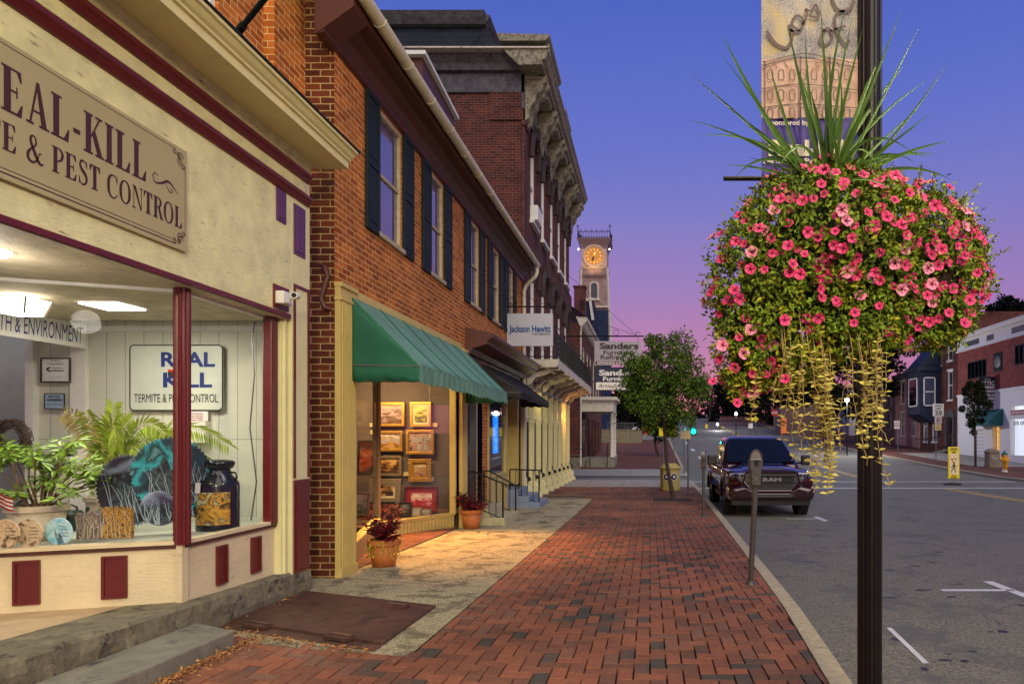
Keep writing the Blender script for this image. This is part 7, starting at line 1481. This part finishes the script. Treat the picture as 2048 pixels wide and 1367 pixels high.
# pits
for (px, py, w_, lb) in ((1345, 999, .55, 'dirt square around the curved street tree'),):
    g = G(px, py); m = MB(); m.box(g.x-w_, g.x+w_, g.y-.35, g.y+.35, g.z, g.z+.012); struct(m.build('tree_pit', M['soil']))
FT = [((1760, 690), 52, (2.6, 2.2, 3.2), 5200, .16, 'large dark tree overhanging the brown houses behind the lamp post'), ((1715, 730), 60, (4.2, 2.5, 4.6), 3600, .2, 'dark tree right of the hanging vines, left of the lamp post'), ((1570, 765), 95, (7.5, 5, 8.0), 4200, .34, 'tall dark tree behind the truck, seen left of the hanging vines'),
((1500, 806), 110, (7, 4, 7.4), 3000, .34, 'broad dark tree in the distance directly above the truck roof'), ((1448, 822), 130, (7, 4, 6), 2400, .36, 'distant bushy tree left of the starry street light'), ((1640, 760), 80, (5, 3, 6), 2400, .26, 'dark tree seen through the trailing vines'),
((1290, 815), 78, (4.5, 3, 4.0), 3600, .26, 'dark tree mass behind the chain link fence at the end of the pavement'), ((1250, 812), 76, (3.6, 3, 3.4), 2600, .26, 'dark tree beside the porch behind the fence'), ((2030, 622), 70, (3.0, 3, 1.6), 2200, .2, 'tree top showing above the roof of the white topped store')]
for i, ((px, py), d, rad, n, ls, lb) in enumerate(FT):
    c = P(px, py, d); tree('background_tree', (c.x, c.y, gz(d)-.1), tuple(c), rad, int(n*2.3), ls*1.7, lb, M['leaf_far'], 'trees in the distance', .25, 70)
# ================= STREET FURNITURE LEFT =================
def bin_(g, r, h, mt, label, emb):
    t = thing('litter_bin', tuple(g), label, 'litter bin', group='concrete litter bins'); m = MB(); m.lathe(g, [(r*.92, 0), (r*.95, .03), (r*.95, h*.8)], 8); m.build('concrete_body', mt, t, bevel=.02)
    m = MB(); m.lathe((g[0], g[1], g[2]+h*.8), [(r*1.04, 0), (r*1.04, .05), (r*.55, h*.2), (r*.4, h*.2)], 8); m.build('lid', mt, t, bevel=.01)
    for k, a in enumerate(emb):
        c = Vector(g)+Vector((math.cos(R(a))*r*.90, math.sin(R(a))*r*.90, h*.52)); n = Vector((math.cos(R(a)), math.sin(R(a)), 0)); s = Vector((-n.y, n.x, 0)); m = MB()
        for (ra, off, mi) in ((.13, .004, 0), (.105, .010, 1), (.045, .016, 0)):
            m.mi = mi; pts = [c+n*off+s*ra*math.cos(q*.3927)+Vector((0,0,ra*math.sin(q*.3927))) for q in range(16)]; m.add(pts, [tuple(range(16))])
        m.build('round_emblem', [M['white'], M['black']], t, fixn=False)
g = G(1340, 980); bin_(tuple(g), .36, .92, M['aggreg'], 'yellowish aggregate concrete litter bin with round emblems behind the curved tree trunk', (-112, -67))
g = G(1984, 935); bin_(tuple(g), .42, 1.05, M['aggreg_g'], 'grey aggregate concrete litter bin beside the fire hydrant across the road', (-100,))
def post_sign(name, base, top, r_, panels, label, back=False, group=None, cat='road sign'):
    t = thing(name, tuple(base), label, cat, group=group); d = base[1]; m = MB(); m.tube([base, (base[0], d, top)], r_, 8); m.build('post', M['galv'], t)
    for (shape, x0, z0, x1, z1, mt, texts) in panels:
        m = MB()
        if shape == 'd': cx, cz, h = (x0+x1)/2, (z0+z1)/2, (x1-x0)/2; m.prism([(cx-h, d-.05, cz), (cx, d-.05, cz-h), (cx+h, d-.05, cz), (cx, d-.05, cz+h)], (0, .012, 0))
        elif shape == 'o': cx, cz, h = (x0+x1)/2, (z0+z1)/2, (x1-x0)/2; m.prism([(cx+h*math.cos(R(22.5+45*k)), d-.05, cz+h*math.sin(R(22.5+45*k))) for k in range(8)], (0, .012, 0))
        else: m.box(x0, x1, d-.05, d-.038, z0, z1)
        o = m.build('sign_panel', mt, t)
        for (s, fx, fz, h, w_, mt2) in texts:
            m = MB(); txt(m, s, (x0+(x1-x0)*fx, d-.056, z0+(z1-z0)*fz), ex, ez, h, w_, align='c', bold=.02); m.build('lettering', mt2, o, fixn=False)
    return t
def rect(px0, py1, px1, py0, d): a, b = P(px0, py1, d), P(px1, py0, d); return (a.x, a.z, b.x, b.z)
g = G(1376, 993); r = rect(1361, 877, 1381, 861, g.y); post_sign('sign_post', g, P(0, 858, g.y).z, .022, [('r', *r, M['signyel'] if False else M['tag'], [])], 'thin sign post with a small pale sign between the curved tree and the truck')
for px, lb in ((1325, 'small yellow sign on a thin post just left of the curved trunk, facing away'), (1346, 'small yellow sign on a thin post just right of the curved trunk, facing away')):
    g = G(px+2, 940); r = rect(px-7, 872, px+6, 855, g.y); post_sign('sign_post', g, P(0, 853, g.y).z, .025, [('r', *r, M['signyel'], [])], lb, group='yellow signs behind the tree')
g = G(1872, 926); d = g.y; r = rect(1865, 832, 1887, 807, d); r2 = rect(1869, 846, 1883, 833, d); r3 = rect(1869, 860, 1882, 847, d)
t = post_sign('speed_limit_sign', g, P(0, 806, d).z, .03, [('r', *r, M['white'], [('SPEED', .5, .76, .11, .42, M['black']), ('LIMIT', .5, .54, .11, .36, M['black']), ('25', .5, .12, .25, .42, M['black'])]), ('r', *r2, M['white'], [('P', .5, .25, .16, .12, M['black'])]), ('r', *r3, M['tag'], [('ON', .5, .6, .07, .12, M['red']), ('STREET', .5, .25, .07, .26, M['red'])])], 'white speed limit 25 sign with two small parking signs below, across the road')
m = MB(); c = Vector(((r2[0]+r2[2])/2, d-.06, (r2[1]+r2[3])/2)); m.tube([c+Vector((.14*math.cos(k*.524), 0, .14*math.sin(k*.524))) for k in range(13)], .018, 5); m.tube([c+Vector((-.1,0,.1)), c+Vector((.1,0,-.1))], .015, 4); m.build('no_parking_ring', M['red'], t)
g = G(1796, 912); r = rect(1788, 857, 1799, 841, g.y); post_sign('parking_sign', g, P(0, 838, g.y).z, .03, [('r', *r, M['white'], [('NO', .5, .6, .12, .25, M['red']), ('PARKING', .5, .3, .1, .4, M['red'])])], 'small white parking sign on a grey post just right of the lamp post')
# in-street crosswalk sign
g = G(1906, 969, RD); d = g.y
t = thing('crosswalk_sign', tuple(g), 'bright yellow in street pedestrian sign reading STATE LAW standing in the middle of the road', 'road sign')
m = MB(); m.lathe(g, [(.36, 0), (.36, .04), (.28, .07), (.05, .09)], 20, sq=.6); m.build('rubber_base', M['blackpl'], t)
a0, b0 = P(1896, 957, d), P(1919, 893, d); cx = (a0.x+b0.x)/2; m = MB(); m.prism([(a0.x, d, a0.z), (cx-.05, d, g.z+.08), (cx+.05, d, g.z+.08), (b0.x, d, a0.z)], (0, .03, 0)); m.build('flexible_stem', M['galv'], t)
m = MB(); m.box(a0.x, b0.x, d-.01, d+.04, a0.z, b0.z); pn = m.build('yellow_panel', M['signyel'], t, bevel=.02)
a1, b1 = P(1899, 948, d), P(1916, 906, d); m = MB(); m.box(a1.x, b1.x, d-.018, d-.008, a1.z, b1.z); m.build('white_panel', M['tag'], t, bevel=.012)
m = MB(); txt(m, 'STATE', (cx, d-.022, P(0, 899.5, d).z), ex, ez, .085, .26, align='c', bold=.04); txt(m, 'LAW', (cx, d-.022, P(0, 905.4, d).z), ex, ez, .085, .18, align='c', bold=.04); txt(m, 'WITHIN', (cx, d-.022, P(0, 952, d).z), ex, ez, .05, .2, align='c', bold=.03); txt(m, 'CROSSWALK', (cx, d-.022, P(0, 956, d).z), ex, ez, .05, .3, align='c', bold=.03)
f = lambda x, z: Vector((cx+x, d-.022, P(0, 938, d).z+z))
m.lathe(f(0, .26), [(.001, 0), (.034, 0)], 12, ax='y', cap=False)
for pl, w_ in (([(.0,.22),(.0,.08)], .07), ([(0,.09),(-.07,-.02),(-.11,-.12)], .035), ([(0,.09),(.05,-.02),(.05,-.13)], .035), ([(0,.20),(-.08,.12),(-.10,.05)], .025), ([(0,.20),(.08,.13),(.10,.08)], .025)): ribbon(m, [(x, z, w_) for x, z in pl], lambda a, b, l: f(a, b)+Vector((0, -.001, 0)))
m.build('black_symbols', M['black'], t, fixn=False)
m = MB(); z = P(0, 921, d).z; m.tube([(cx-.11, d-.024, z+.09), (cx+.11, d-.024, z+.09), (cx, d-.024, z-.10), (cx-.11, d-.024, z+.09)], .017, 4); m.build('yield_triangle', M['red'], t)
# hydrant
g = G(2009, 943); t = thing('fire_hydrant', tuple(g), 'yellow fire hydrant with a green cap and white foot across the road', 'fire hydrant')
m = MB(); m.lathe(g, [(.15, 0), (.15, .05), (.11, .06), (.11, .28)], 16); m.build('white_foot', M['white'], t)
hy = mat('hydrant_yellow', (226,160,20), .5, bump=0); m = MB(); m.lathe(g+Vector((0,0,.28)), [(.16, 0), (.16, .06), (.12, .08), (.12, .5), (.16, .52), (.16, .57)], 16); m.build('barrel', hy, t)
m = MB(); m.tube([g+Vector((-.24,0,.66)), g+Vector((.24,0,.66))], .065, 10); m.tube([g+Vector((0,-.22,.6)), g], .085, 12); m.build('outlet_caps', hy, t)
m = MB(); m.lathe(g+Vector((0,0,.85)), [(.15, 0), (.14, .08), (.08, .16), (.03, .18), (.03, .24)], 16); m.build('bonnet', mat('hydrant_green', (30,100,80), .5, bump=0), t)
# traffic signal
g = G(1371, 952); t = thing('traffic_signal', tuple(g), 'traffic signal showing a bright green light beside the curved street tree', 'traffic signal'); d = 33.0; a = P(1387, 862, d)
gx_, gzz = 2.0, gz(33); m = MB(); m.tube([(1.72, 33.1, gzz), (1.72, 33.1, a.z+.35)], .05, 8); m.tube([(1.72, 33.1, a.z+.1), (a.x, 33.1, a.z+.1)], .03, 6); m.build('post', M['galv'], t)
m = MB(); m.box(a.x-.16, a.x+.16, 33.0, 33.2, a.z-.2, a.z+.75); m.build('signal_head', M['blackpl'], t, bevel=.03)
for k in range(3): m = MB(); m.lathe((a.x, 32.98, a.z+.29*k), [(.001, .012), (.09, .01), (.10, 0)], 16, ax='y'); m.build('green_lens' if k == 0 else 'dark_lens', M['greenlamp'] if k == 0 else M['blackpl'], t)
lamp('signal_light', 'POINT', (a.x, 32.6, a.z), 18, (0, 1, .85), .1)
# far fence and signs
t = thing('chain_link_fence', (-1, 66, gz(66)), 'chain link fence closing the pavement beyond the low stone wall', 'fence'); z = gz(66); m = MB()
for k in range(8): x = -4.2+k*.85; m.tube([(x, 66, z), (x, 66, z+1.75)], .03, 6)
m.tube([(-4.2, 66, z+1.7), (1.75, 66, z+1.7)], .025, 6); m.build('posts', M['galv'], t); m = MB()
for k in range(58): x = -4.2+k*.103; m.beam((x, 66, z+.05), (x+.3, 66, z+1.7), .010, .010); m.beam((x+.3, 66, z+.05), (x, 66, z+1.7), .010, .010)
m.build('mesh', M['galv'], t)
d = 64.0; z = gz(d)
for (px, w_, py0, py1, shp, mt, txs, lb) in ((1272, 20, 850, 869, 'd', M['white'], [('ROAD', .5, .55, .14, .4, M['black']), ('CLOSED', .5, .35, .14, .5, M['black'])], 'white diamond warning sign in front of the fence'), (1294, 12, 853, 868, 'r', M['signor'], [('SIDEWALK', .5, .6, .1, .5, M['black']), ('CLOSED', .5, .3, .1, .45, M['black'])], 'orange rectangular construction sign in front of the fence')):
    r = rect(px-w_/2, py1, px+w_/2, py0, d); post_sign('warning_sign', Vector(((r[0]+r[2])/2, d, z)), r[3], .025, [(shp, *r, mt, txs)], lb)
# distant signs (right of centre)
for (px, w_, py0, py1, pyb, shp, mt, txs, lb) in ((1511, 13, 831, 844, 873, 'd', M['signyel'], [], 'yellow diamond pedestrian warning sign above the truck roof'), (1501, 9, 846, 856, 873, 'r', M['white'], [], 'small white sign left of the yellow diamond sign'), (1446, 8, 852, 861, 868, 'd', M['signyel'], [], 'tiny yellow diamond sign far up the road'), (1413, 5, 848, 868, 872, 'r', M['signyel'], [], 'narrow yellow green marker sign by the far road edge'), (1549, 15, 818, 832, 870, 'o', M['red'], [('STOP', .5, .36, .2, .55, M['white'])], 'red stop sign seen left of the trailing vines')):
    d = 62.0 if px > 1480 else 90.0; r = rect(px-w_/2, py1, px+w_/2, py0, d); post_sign('distant_sign', Vector(((r[0]+r[2])/2, d, gz(d)+RD)), r[3], .04, [(shp, *r, mt, txs)], lb, group='distant road signs')
for (px, py, d, lb) in ((1472, 827, 70, 'lit street lamp shining above the truck, the brighter far lamp'), (1435, 848, 85, 'small lit street lamp far up the road left of the truck'), (1694, 800, 48, 'lit street lamp glowing behind the trailing vines'), (1229, 841, 60, 'small warm wall lamp beyond the porch column')):
    a = P(px, py, d); t = thing('distant_lamp', (a.x, d, gz(d)), lb, 'street lamp', group='distant street lamps'); m = MB(); m.tube([(a.x, d, gz(d)-.1), (a.x, d, a.z-.2)], .05, 8); m.build('post', M['iron'], t); m = MB(); m.smooth = True; m.lathe(a, [(.02, -.16), (.14, -.06), (.15, .06), (.03, .18)], 12); m.build('globe', M['lampcool'] if px != 1229 else M['lampwarm'], t)
    lamp('far_lamp', 'POINT', (a.x, d-.4, a.z), (1100 if px == 1694 else 260) if px != 1229 else 40, (.95, .95, 1) if px != 1229 else (1, .7, .4), .2)
t = thing('utility_pole', (P(1420, 0, 120).x, 120, gz(120)), 'distant wooden utility pole with crossarms above the far trees', 'utility pole'); m = MB(); x = P(1420, 0, 120).x; zt2 = P(0, 798, 120).z; m.tube([(x, 120, gz(120)), (x, 120, zt2+.4)], .16, 6); m.box(x-1.5, x+1.5, 119.9, 120.1, zt2-.1, zt2+.1); m.box(x-1.1, x+1.1, 119.9, 120.1, zt2-1, zt2-.8); m.build('pole', M['bark'], t)
t = thing('overhead_wires', (x, 118, zt2), 'thin overhead wires sagging from the distant utility pole', 'wires'); m = MB()
for k in range(3):
    e = Vector((x-1.3+k*1.3, 120, zt2+.2)); s = Vector((30, 150, 10+k)); m.tube([e.lerp(s, i/10)+Vector((0,0,-1.5*math.sin(math.pi*i/10))) for i in range(11)], .03, 3)
m.build('cable', M['black'], t)
# ================= RIGHT SIDE =================
RX = 22.2
st2 = thing('store_building', (RX, 42, gz(42)), 'two storey red brick store with a white cornice and white shopfront across the road', 'store')
m = MB(); m.wall('x', RX, 30, 48, 3.1, 6.2, [(43.9, 46.4, 4.15, 5.25), (38.0, 40.4, 4.5, 5.6), (33, 35.4, 4.3, 5.4)], .15, 1); m.quad((RX, 48, -1.4), (40, 48, -1.4), (40, 48, 7.0), (RX, 48, 7.0)); m.build('brick_wall', M['brick_s'], st2, fixn=False)
m = MB(); m.box(RX-.02, RX+1, 30, 48.02, 6.2, 7.0); m.profY([(RX-.02, 6.95), (RX-.25, 7.0), (RX-.30, 7.12), (RX-.36, 7.2), (RX-.36, 7.26), (RX+1, 7.3)], 30, 48.3); m.profY([(RX-.02, 6.15), (RX-.10, 6.17), (RX-.10, 6.26), (RX-.02, 6.3)], 30, 48.1); m.build('white_cornice', M['white'], st2)
for k in range(4):
    y = 46.8-k*3.0; m = MB(); m.box(RX-.03, RX-.015, y-(2.0 if k % 2 == 0 else .9), y, 6.42, 6.78); m.build('louvred_vent', M['galv'], st2)
for (a, b, c, e) in ((43.9, 46.4, 4.15, 5.25), (38.0, 40.4, 4.5, 5.6)):
    m = MB(); n = 5
    for k in range(n+1): yy = a+(b-a)*k/n; m.box(RX-.03, RX+.08, yy-.03, yy+.03, c, e)
    m.box(RX-.03, RX+.08, a, b, c-.05, c+.03); m.box(RX-.03, RX+.08, a, b, e-.03, e+.05); wf = m.build('window_frame', M['shutter'], st2); m = MB(); m.quad((RX+.06, a, c), (RX+.06, b, c), (RX+.06, b, e), (RX+.06, a, e)); m.build('pane', M['carglass'], wf, fixn=False)
m = MB(); m.box(RX-.05, RX, 41.9, 42.9, 4.3, 5.5); md = m.build('medallion_panel', M['shutter'], st2, bevel=.01); m = MB(); m.lathe((RX-.06, 42.4, 4.9), [(.001, -.03), (.2, -.04), (.34, -.02), (.38, 0)], 20, ax='x'); m.build('medallion', M['galv'], md)
m = MB(); m.wall('x', RX, 30, 48, -1.5, 3.1, [(38.2, 41.0, -1.0, 2.0), (42.2, 43.1, -1.35, .75), (44.2, 45.6, -1.3, .6), (31, 36, -1, 2)], .3, 1); m.box(RX-.08, RX, 30, 48, 3.0, 3.14); m.build('white_front', M['white'], st2, fixn=False)
m = MB(); m.box(RX+.3, RX+.34, 38.2, 41.0, -1.0, 2.0); sw_ = m.build('lit_shop_window', emis('lit_window_white', (200,205,215), 1.0), st2); m = MB()
for yy in (38.2, 41.0): m.box(RX-.02, RX+.12, yy-.06, yy+.06, -1.0, 2.0)
m.box(RX-.02, RX+.12, 38.2, 41.0, -1.1, -1.0); m.box(RX+.05, RX+.07, 38.5, 40.9, 1.2, 1.75); m.build('window_mullions', M['white'], sw_); m = MB(); m.box(RX+.02, RX+.04, 38.4, 40.9, 1.45, 1.75); m.build('red_poster', M['red'], sw_)
m = MB(); txt(m, 'SPECIALS', (RX+.018, 40.8, 1.52), (0,-1,0), ez, .14, 1.9, bold=.03); m.build('poster_lettering', M['white'], sw_, fixn=False); m = MB(); txt(m, '25% OFF', (RX+.04, 40.7, .85), (0,-1,0), ez, .22, 1.4, bold=.03); m.build('window_lettering', M['black'], sw_, fixn=False)
m = MB(); m.box(RX+.28, RX+.32, 42.2, 43.1, -1.35, .75); dd_ = m.build('lit_door', emis('lit_door_yellow', (235,180,80), .9), st2); m = MB()
for k in range(3): m.box(RX+.25, RX+.28, 42.2+.3*k+.28, 42.22+.3*k+.30, -1.35, .75)
for k in range(6): m.box(RX+.25, RX+.28, 42.2, 43.1, -1.2+.33*k, -1.17+.33*k)
m.build('door_grid', M['offwhite'], dd_)
m = MB(); m.box(RX+.2, RX+.26, 44.2, 45.6, -1.3, .6); dr_ = m.build('white_door', M['white'], st2); m = MB()
for k in range(7): m.box(RX+.18, RX+.20, 44.25, 45.55, -1.1+.24*k, -1.08+.24*k)
m.build('door_slats', M['galv'], dr_)
t = thing('teal_awning', (RX, 43, 1.2), 'small teal awning over the lit doorway of the white fronted store', 'awning'); m = MB(); m.prism([(RX, 41.8, 1.9), (RX-.9, 41.8, 1.1), (RX-.9, 41.8, .85), (RX, 41.8, .85)], (0, 2.6, 0)); m.build('canvas', mat('teal_canvas', (28,94,92), .8, bump=.1), t)
t = thing('storage_sign', (21.7, 42.9, 1.8), 'tall dark framed projecting sign with white lettered panels on the store across the road', 'sign'); y = 42.9; a, b = P(1957, 822, y), P(1990, 753, y); m = MB(); m.box(a.x, b.x, y-.06, y+.06, a.z, b.z); m.build('sign_box', flat('sign_green_black', (24,36,34)), t)
m = MB(); p, q = P(1960, 819, y), P(1988, 772, y); m.box(p.x, q.x, y-.075, y-.06, p.z, q.z); m.build('pale_panel', M['tag'] if False else M['white'], t)
def L3(m, s, px, py, h, w_, **k): p = P(px, py, y); txt(m, s, (p.x, y-.085, p.z), ex, ez, h/F*y, w_/F*y, **k)
m = MB(); L3(m, 'The', 1968, 760, 4, 12, shear=.3); L3(m, 'ATTIC', 1959, 770, 8, 29, bold=.05); m.build('white_lettering', M['white'], t, fixn=False)
m = MB()
for k, s in enumerate(('Unusual', 'Storage', 'LOCKERS', 'BOXES', 'Hourly and', 'Monthly')): L3(m, s, 1961, 780+7.4*k, 5.5 if k < 2 else 4, 26, bold=.04)
m.build('dark_lettering', M['black'], t, fixn=False)
def house(name, label, y0, y1, zt, wallm, wins, xs=RX, wm=None, sidew=True, corn=None, door=None, backing='curtain_d', depth=14):
    t = thing(name, (xs, (y0+y1)/2, gz((y0+y1)/2)), label, 'house', group='row houses across the road'); zb = gz(y1)-2.5
    m = MB(); m.wall('x', xs, y0, y1, zb, zt, [(a, b, c, d) for a, b, c, d in wins]+([door] if door else []), .12, 1); m.quad((xs, y0, zb), (xs+depth, y0, zb), (xs+depth, y0, zt), (xs, y0, zt)); m.quad((xs, y1, zb), (xs+depth, y1, zb), (xs+depth, y1, zt), (xs, y1, zt)); m.quad((xs, y0, zt), (xs+depth, y0, zt), (xs+depth, y1, zt), (xs, y1, zt)); m.build('wall', wallm, t, fixn=False)
    for a, b, c, d in wins:
        m = MB(); m.box(xs+.02, xs+.1, a, a+.08, c, d); m.box(xs+.02, xs+.1, b-.08, b, c, d); m.box(xs+.02, xs+.1, a, b, d-.08, d); m.box(xs+.02, xs+.1, a, b, (c+d)/2-.03, (c+d)/2+.03); m.box(xs-.08, xs+.1, a-.06, b+.06, c-.12, c); m.box(xs-.04, xs+.05, a-.1, b+.1, d, d+.14); wf = m.build('window_frame', wm or M['white'], t)
        m = MB(); m.quad((xs+.09, a, c), (xs+.09, b, c), (xs+.09, b, d), (xs+.09, a, d)); m.build('pane', M['glass_far'], wf, fixn=False); m = MB(); m.quad((xs+.3, a, c), (xs+.3, b, c), (xs+.3, b, d), (xs+.3, a, d)); m.build('curtain', M[backing], wf, fixn=False)  # dark sheet behind the pane is painted as the unlit room
    m = MB(); m.profY([(xs, zt-.35), (xs-.18, zt-.3), (xs-.22, zt-.12), (xs-.35, zt-.05), (xs-.35, zt+.08), (xs+.3, zt+.12)], y0-.05, y1+.05); m.build('cornice', corn or M['woodold'], t)
    if door:
        a, b, c, d = door; m = MB(); m.box(xs+.11, xs+.16, a, b, c, d); dd = m.build('door', M['dooroak'], t); m = MB(); m.box(xs+.09, xs+.11, a+.15, b-.15, (c+d)/2, d-.2); m.build('door_pane', M['carglass'], dd)
        m = MB(); m.prism([(xs-.12, (a+b)/2+.75*math.cos(R(k)), d+.55*math.sin(R(k))) for k in range(0, 181, 20)], (.12, 0, 0)); m.box(xs-.15, xs, a-.25, a-.05, c, d); m.box(xs-.15, xs, b+.05, b+.25, c, d); m.build('door_surround', corn or M['woodold'], t)
        m = MB(); zb2 = gz((a+b)/2)
        for k in range(3): m.box(xs-.35*(3-k), xs, a-.1, b+.1, zb2-.1, zb2+(c-zb2)*(k+1)/3)
        m.build('stoop', M['stepstone'], t)
    return t
bm2 = mat('brick_darkred_plain', (96,38,34), .85, var=.3, vs=3, bump=.4)
red = house('row_house', 'dark red brick row house with an arched doorway next to the white topped store', 48.05, 52.6, 9.2, M['brick_r'], [(48.75, 49.55, 5.8, 7.2), (50.6, 51.4, 5.6, 6.9), (48.75, 49.55, 2.9, 5.0), (51.4, 52.3, -.2, 2.2)], door=(48.6, 49.5, -.75, 1.6))
bay = thing('bay_window', (21.6, 52, 2), 'dark navy two sided bay window projecting from the red row house', 'bay window'); bx0, bx1, by0, by1 = 20.25, 22.2, 50.7, 53.2
m = MB(); m.box(bx0+.3, bx1, by0, by1, 1.9, 5.2); m.prism([(bx0+.3, by0, 1.9), (bx1, by0, 1.9), (bx1, by0, 1.3), (bx0+1.2, by0, 1.3)], (0, by1-by0, 0)); m.prism([(bx0+.05, by0-.25, 5.2), (bx1+.1, by0-.25, 5.2), (bx1+.1, by0-.25, 5.45), (bx0+.05, by0-.25, 5.45)], (0, by1-by0+.5, 0)); m.prism([(bx0+.2, by0, 5.45), (bx1, by0, 7.4), (bx1, by0, 5.45)], (0, by1-by0, 0)); m.build('navy_casing', mat('navy_wood', (24,34,56), .55, var=.2), bay)
for (xa, xb) in ((20.85, 21.75),):
    m = MB(); m.box(xa, xa+.07, by0-.05, by0, 2.5, 4.7); m.box(xb-.07, xb, by0-.05, by0, 2.5, 4.7); m.box(xa, xb, by0-.05, by0, 2.5, 2.58); m.box(xa, xb, by0-.05, by0, 4.62, 4.7); m.box(xa, xb, by0-.05, by0, 3.55, 3.62); o = m.build('window_frame', M['white'], bay); m = MB(); m.quad((xa, by0-.02, 2.5), (xb, by0-.02, 2.5), (xb, by0-.02, 4.7), (xa, by0-.02, 4.7)); m.build('pane', flat('bay_pane', (70,74,92), .3), o, fixn=False)
m = MB(); m.box(bx0+.25, bx0+.30, 51.1, 51.17, 2.5, 4.7); m.box(bx0+.25, bx0+.30, 52.7, 52.77, 2.5, 4.7); m.box(bx0+.25, bx0+.3, 51.1, 52.77, 4.62, 4.7); m.box(bx0+.25, bx0+.3, 51.1, 52.77, 2.5, 2.58); o = m.build('front_window_frame', M['white'], bay); m = MB(); m.quad((bx0+.28, 51.1, 2.5), (bx0+.28, 52.7, 2.5), (bx0+.28, 52.7, 4.7), (bx0+.28, 51.1, 4.7)); m.build('front_pane', M['carglass'], o, fixn=False)
house('row_house', 'narrow red brick row house behind the navy bay window', 52.65, 54.6, 7.4, M['brick_r'], [(53.2, 54.0, -.2, 2.2), (53.2, 54.0, 3.0, 5.0)])
house('row_house', 'pale pink painted brick house with four dark windows left of the navy bay', 54.65, 60.2, 5.6, M['brick_p'], [(55.6, 56.5, .3, 2.3), (58.0, 58.9, .3, 2.3), (55.6, 56.5, 3.1, 5.0), (58.0, 58.9, 3.1, 5.0)], wm=M['offwhite'])
house('row_house', 'brown house with a timber bay just right of the lamp post', 60.25, 64, 5.2, mat('brown_house', (84,62,56), .8, var=.2), [(61, 62, 3.0, 4.6), (62.6, 63.6, 3.0, 4.6), (61, 62, .9, 2.4)], wm=M['brown'])
house('row_house', 'low pale lilac house front half hidden by the lamp post', 64.05, 70, 4.4, mat('lilac_house', (120,116,150), .8, var=.15), [(65, 66.3, 1.5, 3.4), (67.6, 68.9, 1.5, 3.4)])
house('row_house', 'white house seen through the trailing vines', 74, 82, 5.5, mat('white_house', (190,186,196), .8, var=.15), [(75, 76.2, 2, 3.6), (78, 79.2, 2, 3.6), (80.3, 81.4, 2, 3.6)])
house('row_house', 'dark distant house behind the vines left of the white one', 84, 95, 6.5, mat('dark_house', (70,60,70), .8, var=.15), [(86, 87.2, 3, 4.6), (89, 90.2, 3, 4.6), (92, 93.2, 3, 4.6)])
# lit orange wall far
t = thing('lit_shop', (P(1568, 0, 75).x, 75, gz(75)), 'distant low building with an orange lit wall left of the trailing vines', 'building'); a, b = P(1560, 872, 75), P(1640, 835, 75); m = MB(); m.box(a.x+.2, b.x, 75, 80, gz(75)-.3, b.z+1.2); m.build('wall', mat('brown_brickwork', (96,70,66), .8, var=.2), t); m = MB(); a, b = P(1562, 866, 74.9), P(1573, 835, 74.9); m.box(a.x, b.x, 74.9, 74.98, a.z, b.z); m.build('lit_doorway', emis('orange_glow', (190,96,44), .55), t)
# iron railings of row houses
t = thing('iron_railing', (21.2, 50.3, gz(50)), 'black iron stoop railing in front of the red row house', 'railing'); m = MB(); z = gz(50)
for k in range(9): m.tube([(20.6, 48.9+k*.35, z), (20.6, 48.9+k*.35, z+1.0)], .02, 5)
m.tube([(20.6, 48.9, z+1.0), (20.6, 51.7, z+1.0)], .03, 5); m.tube([(20.6, 48.9, z+1.0), (22.1, 48.9, z+1.5)], .03, 5); m.build('rails', M['iron'], t)
# far bicycle-like clutter is omitted; low fence behind truck
t = thing('picket_fence', (P(1470, 0, 95).x, 95, gz(95)), 'low pale red picket fence along the far road edge above the truck', 'fence'); m = MB()
xa, xb = P(1440, 0, 95).x, P(1530, 0, 95).x; n = 34
for k in range(n): x = xa+(xb-xa)*k/n; m.box(x, x+.07, 95, 95.05, gz(95)-.1, gz(95)+1.3)
m.box(xa, xb, 95.05, 95.1, gz(95)+.9, gz(95)+1.0); m.build('pickets', mat('fence_red', (120,84,90), .8), t)
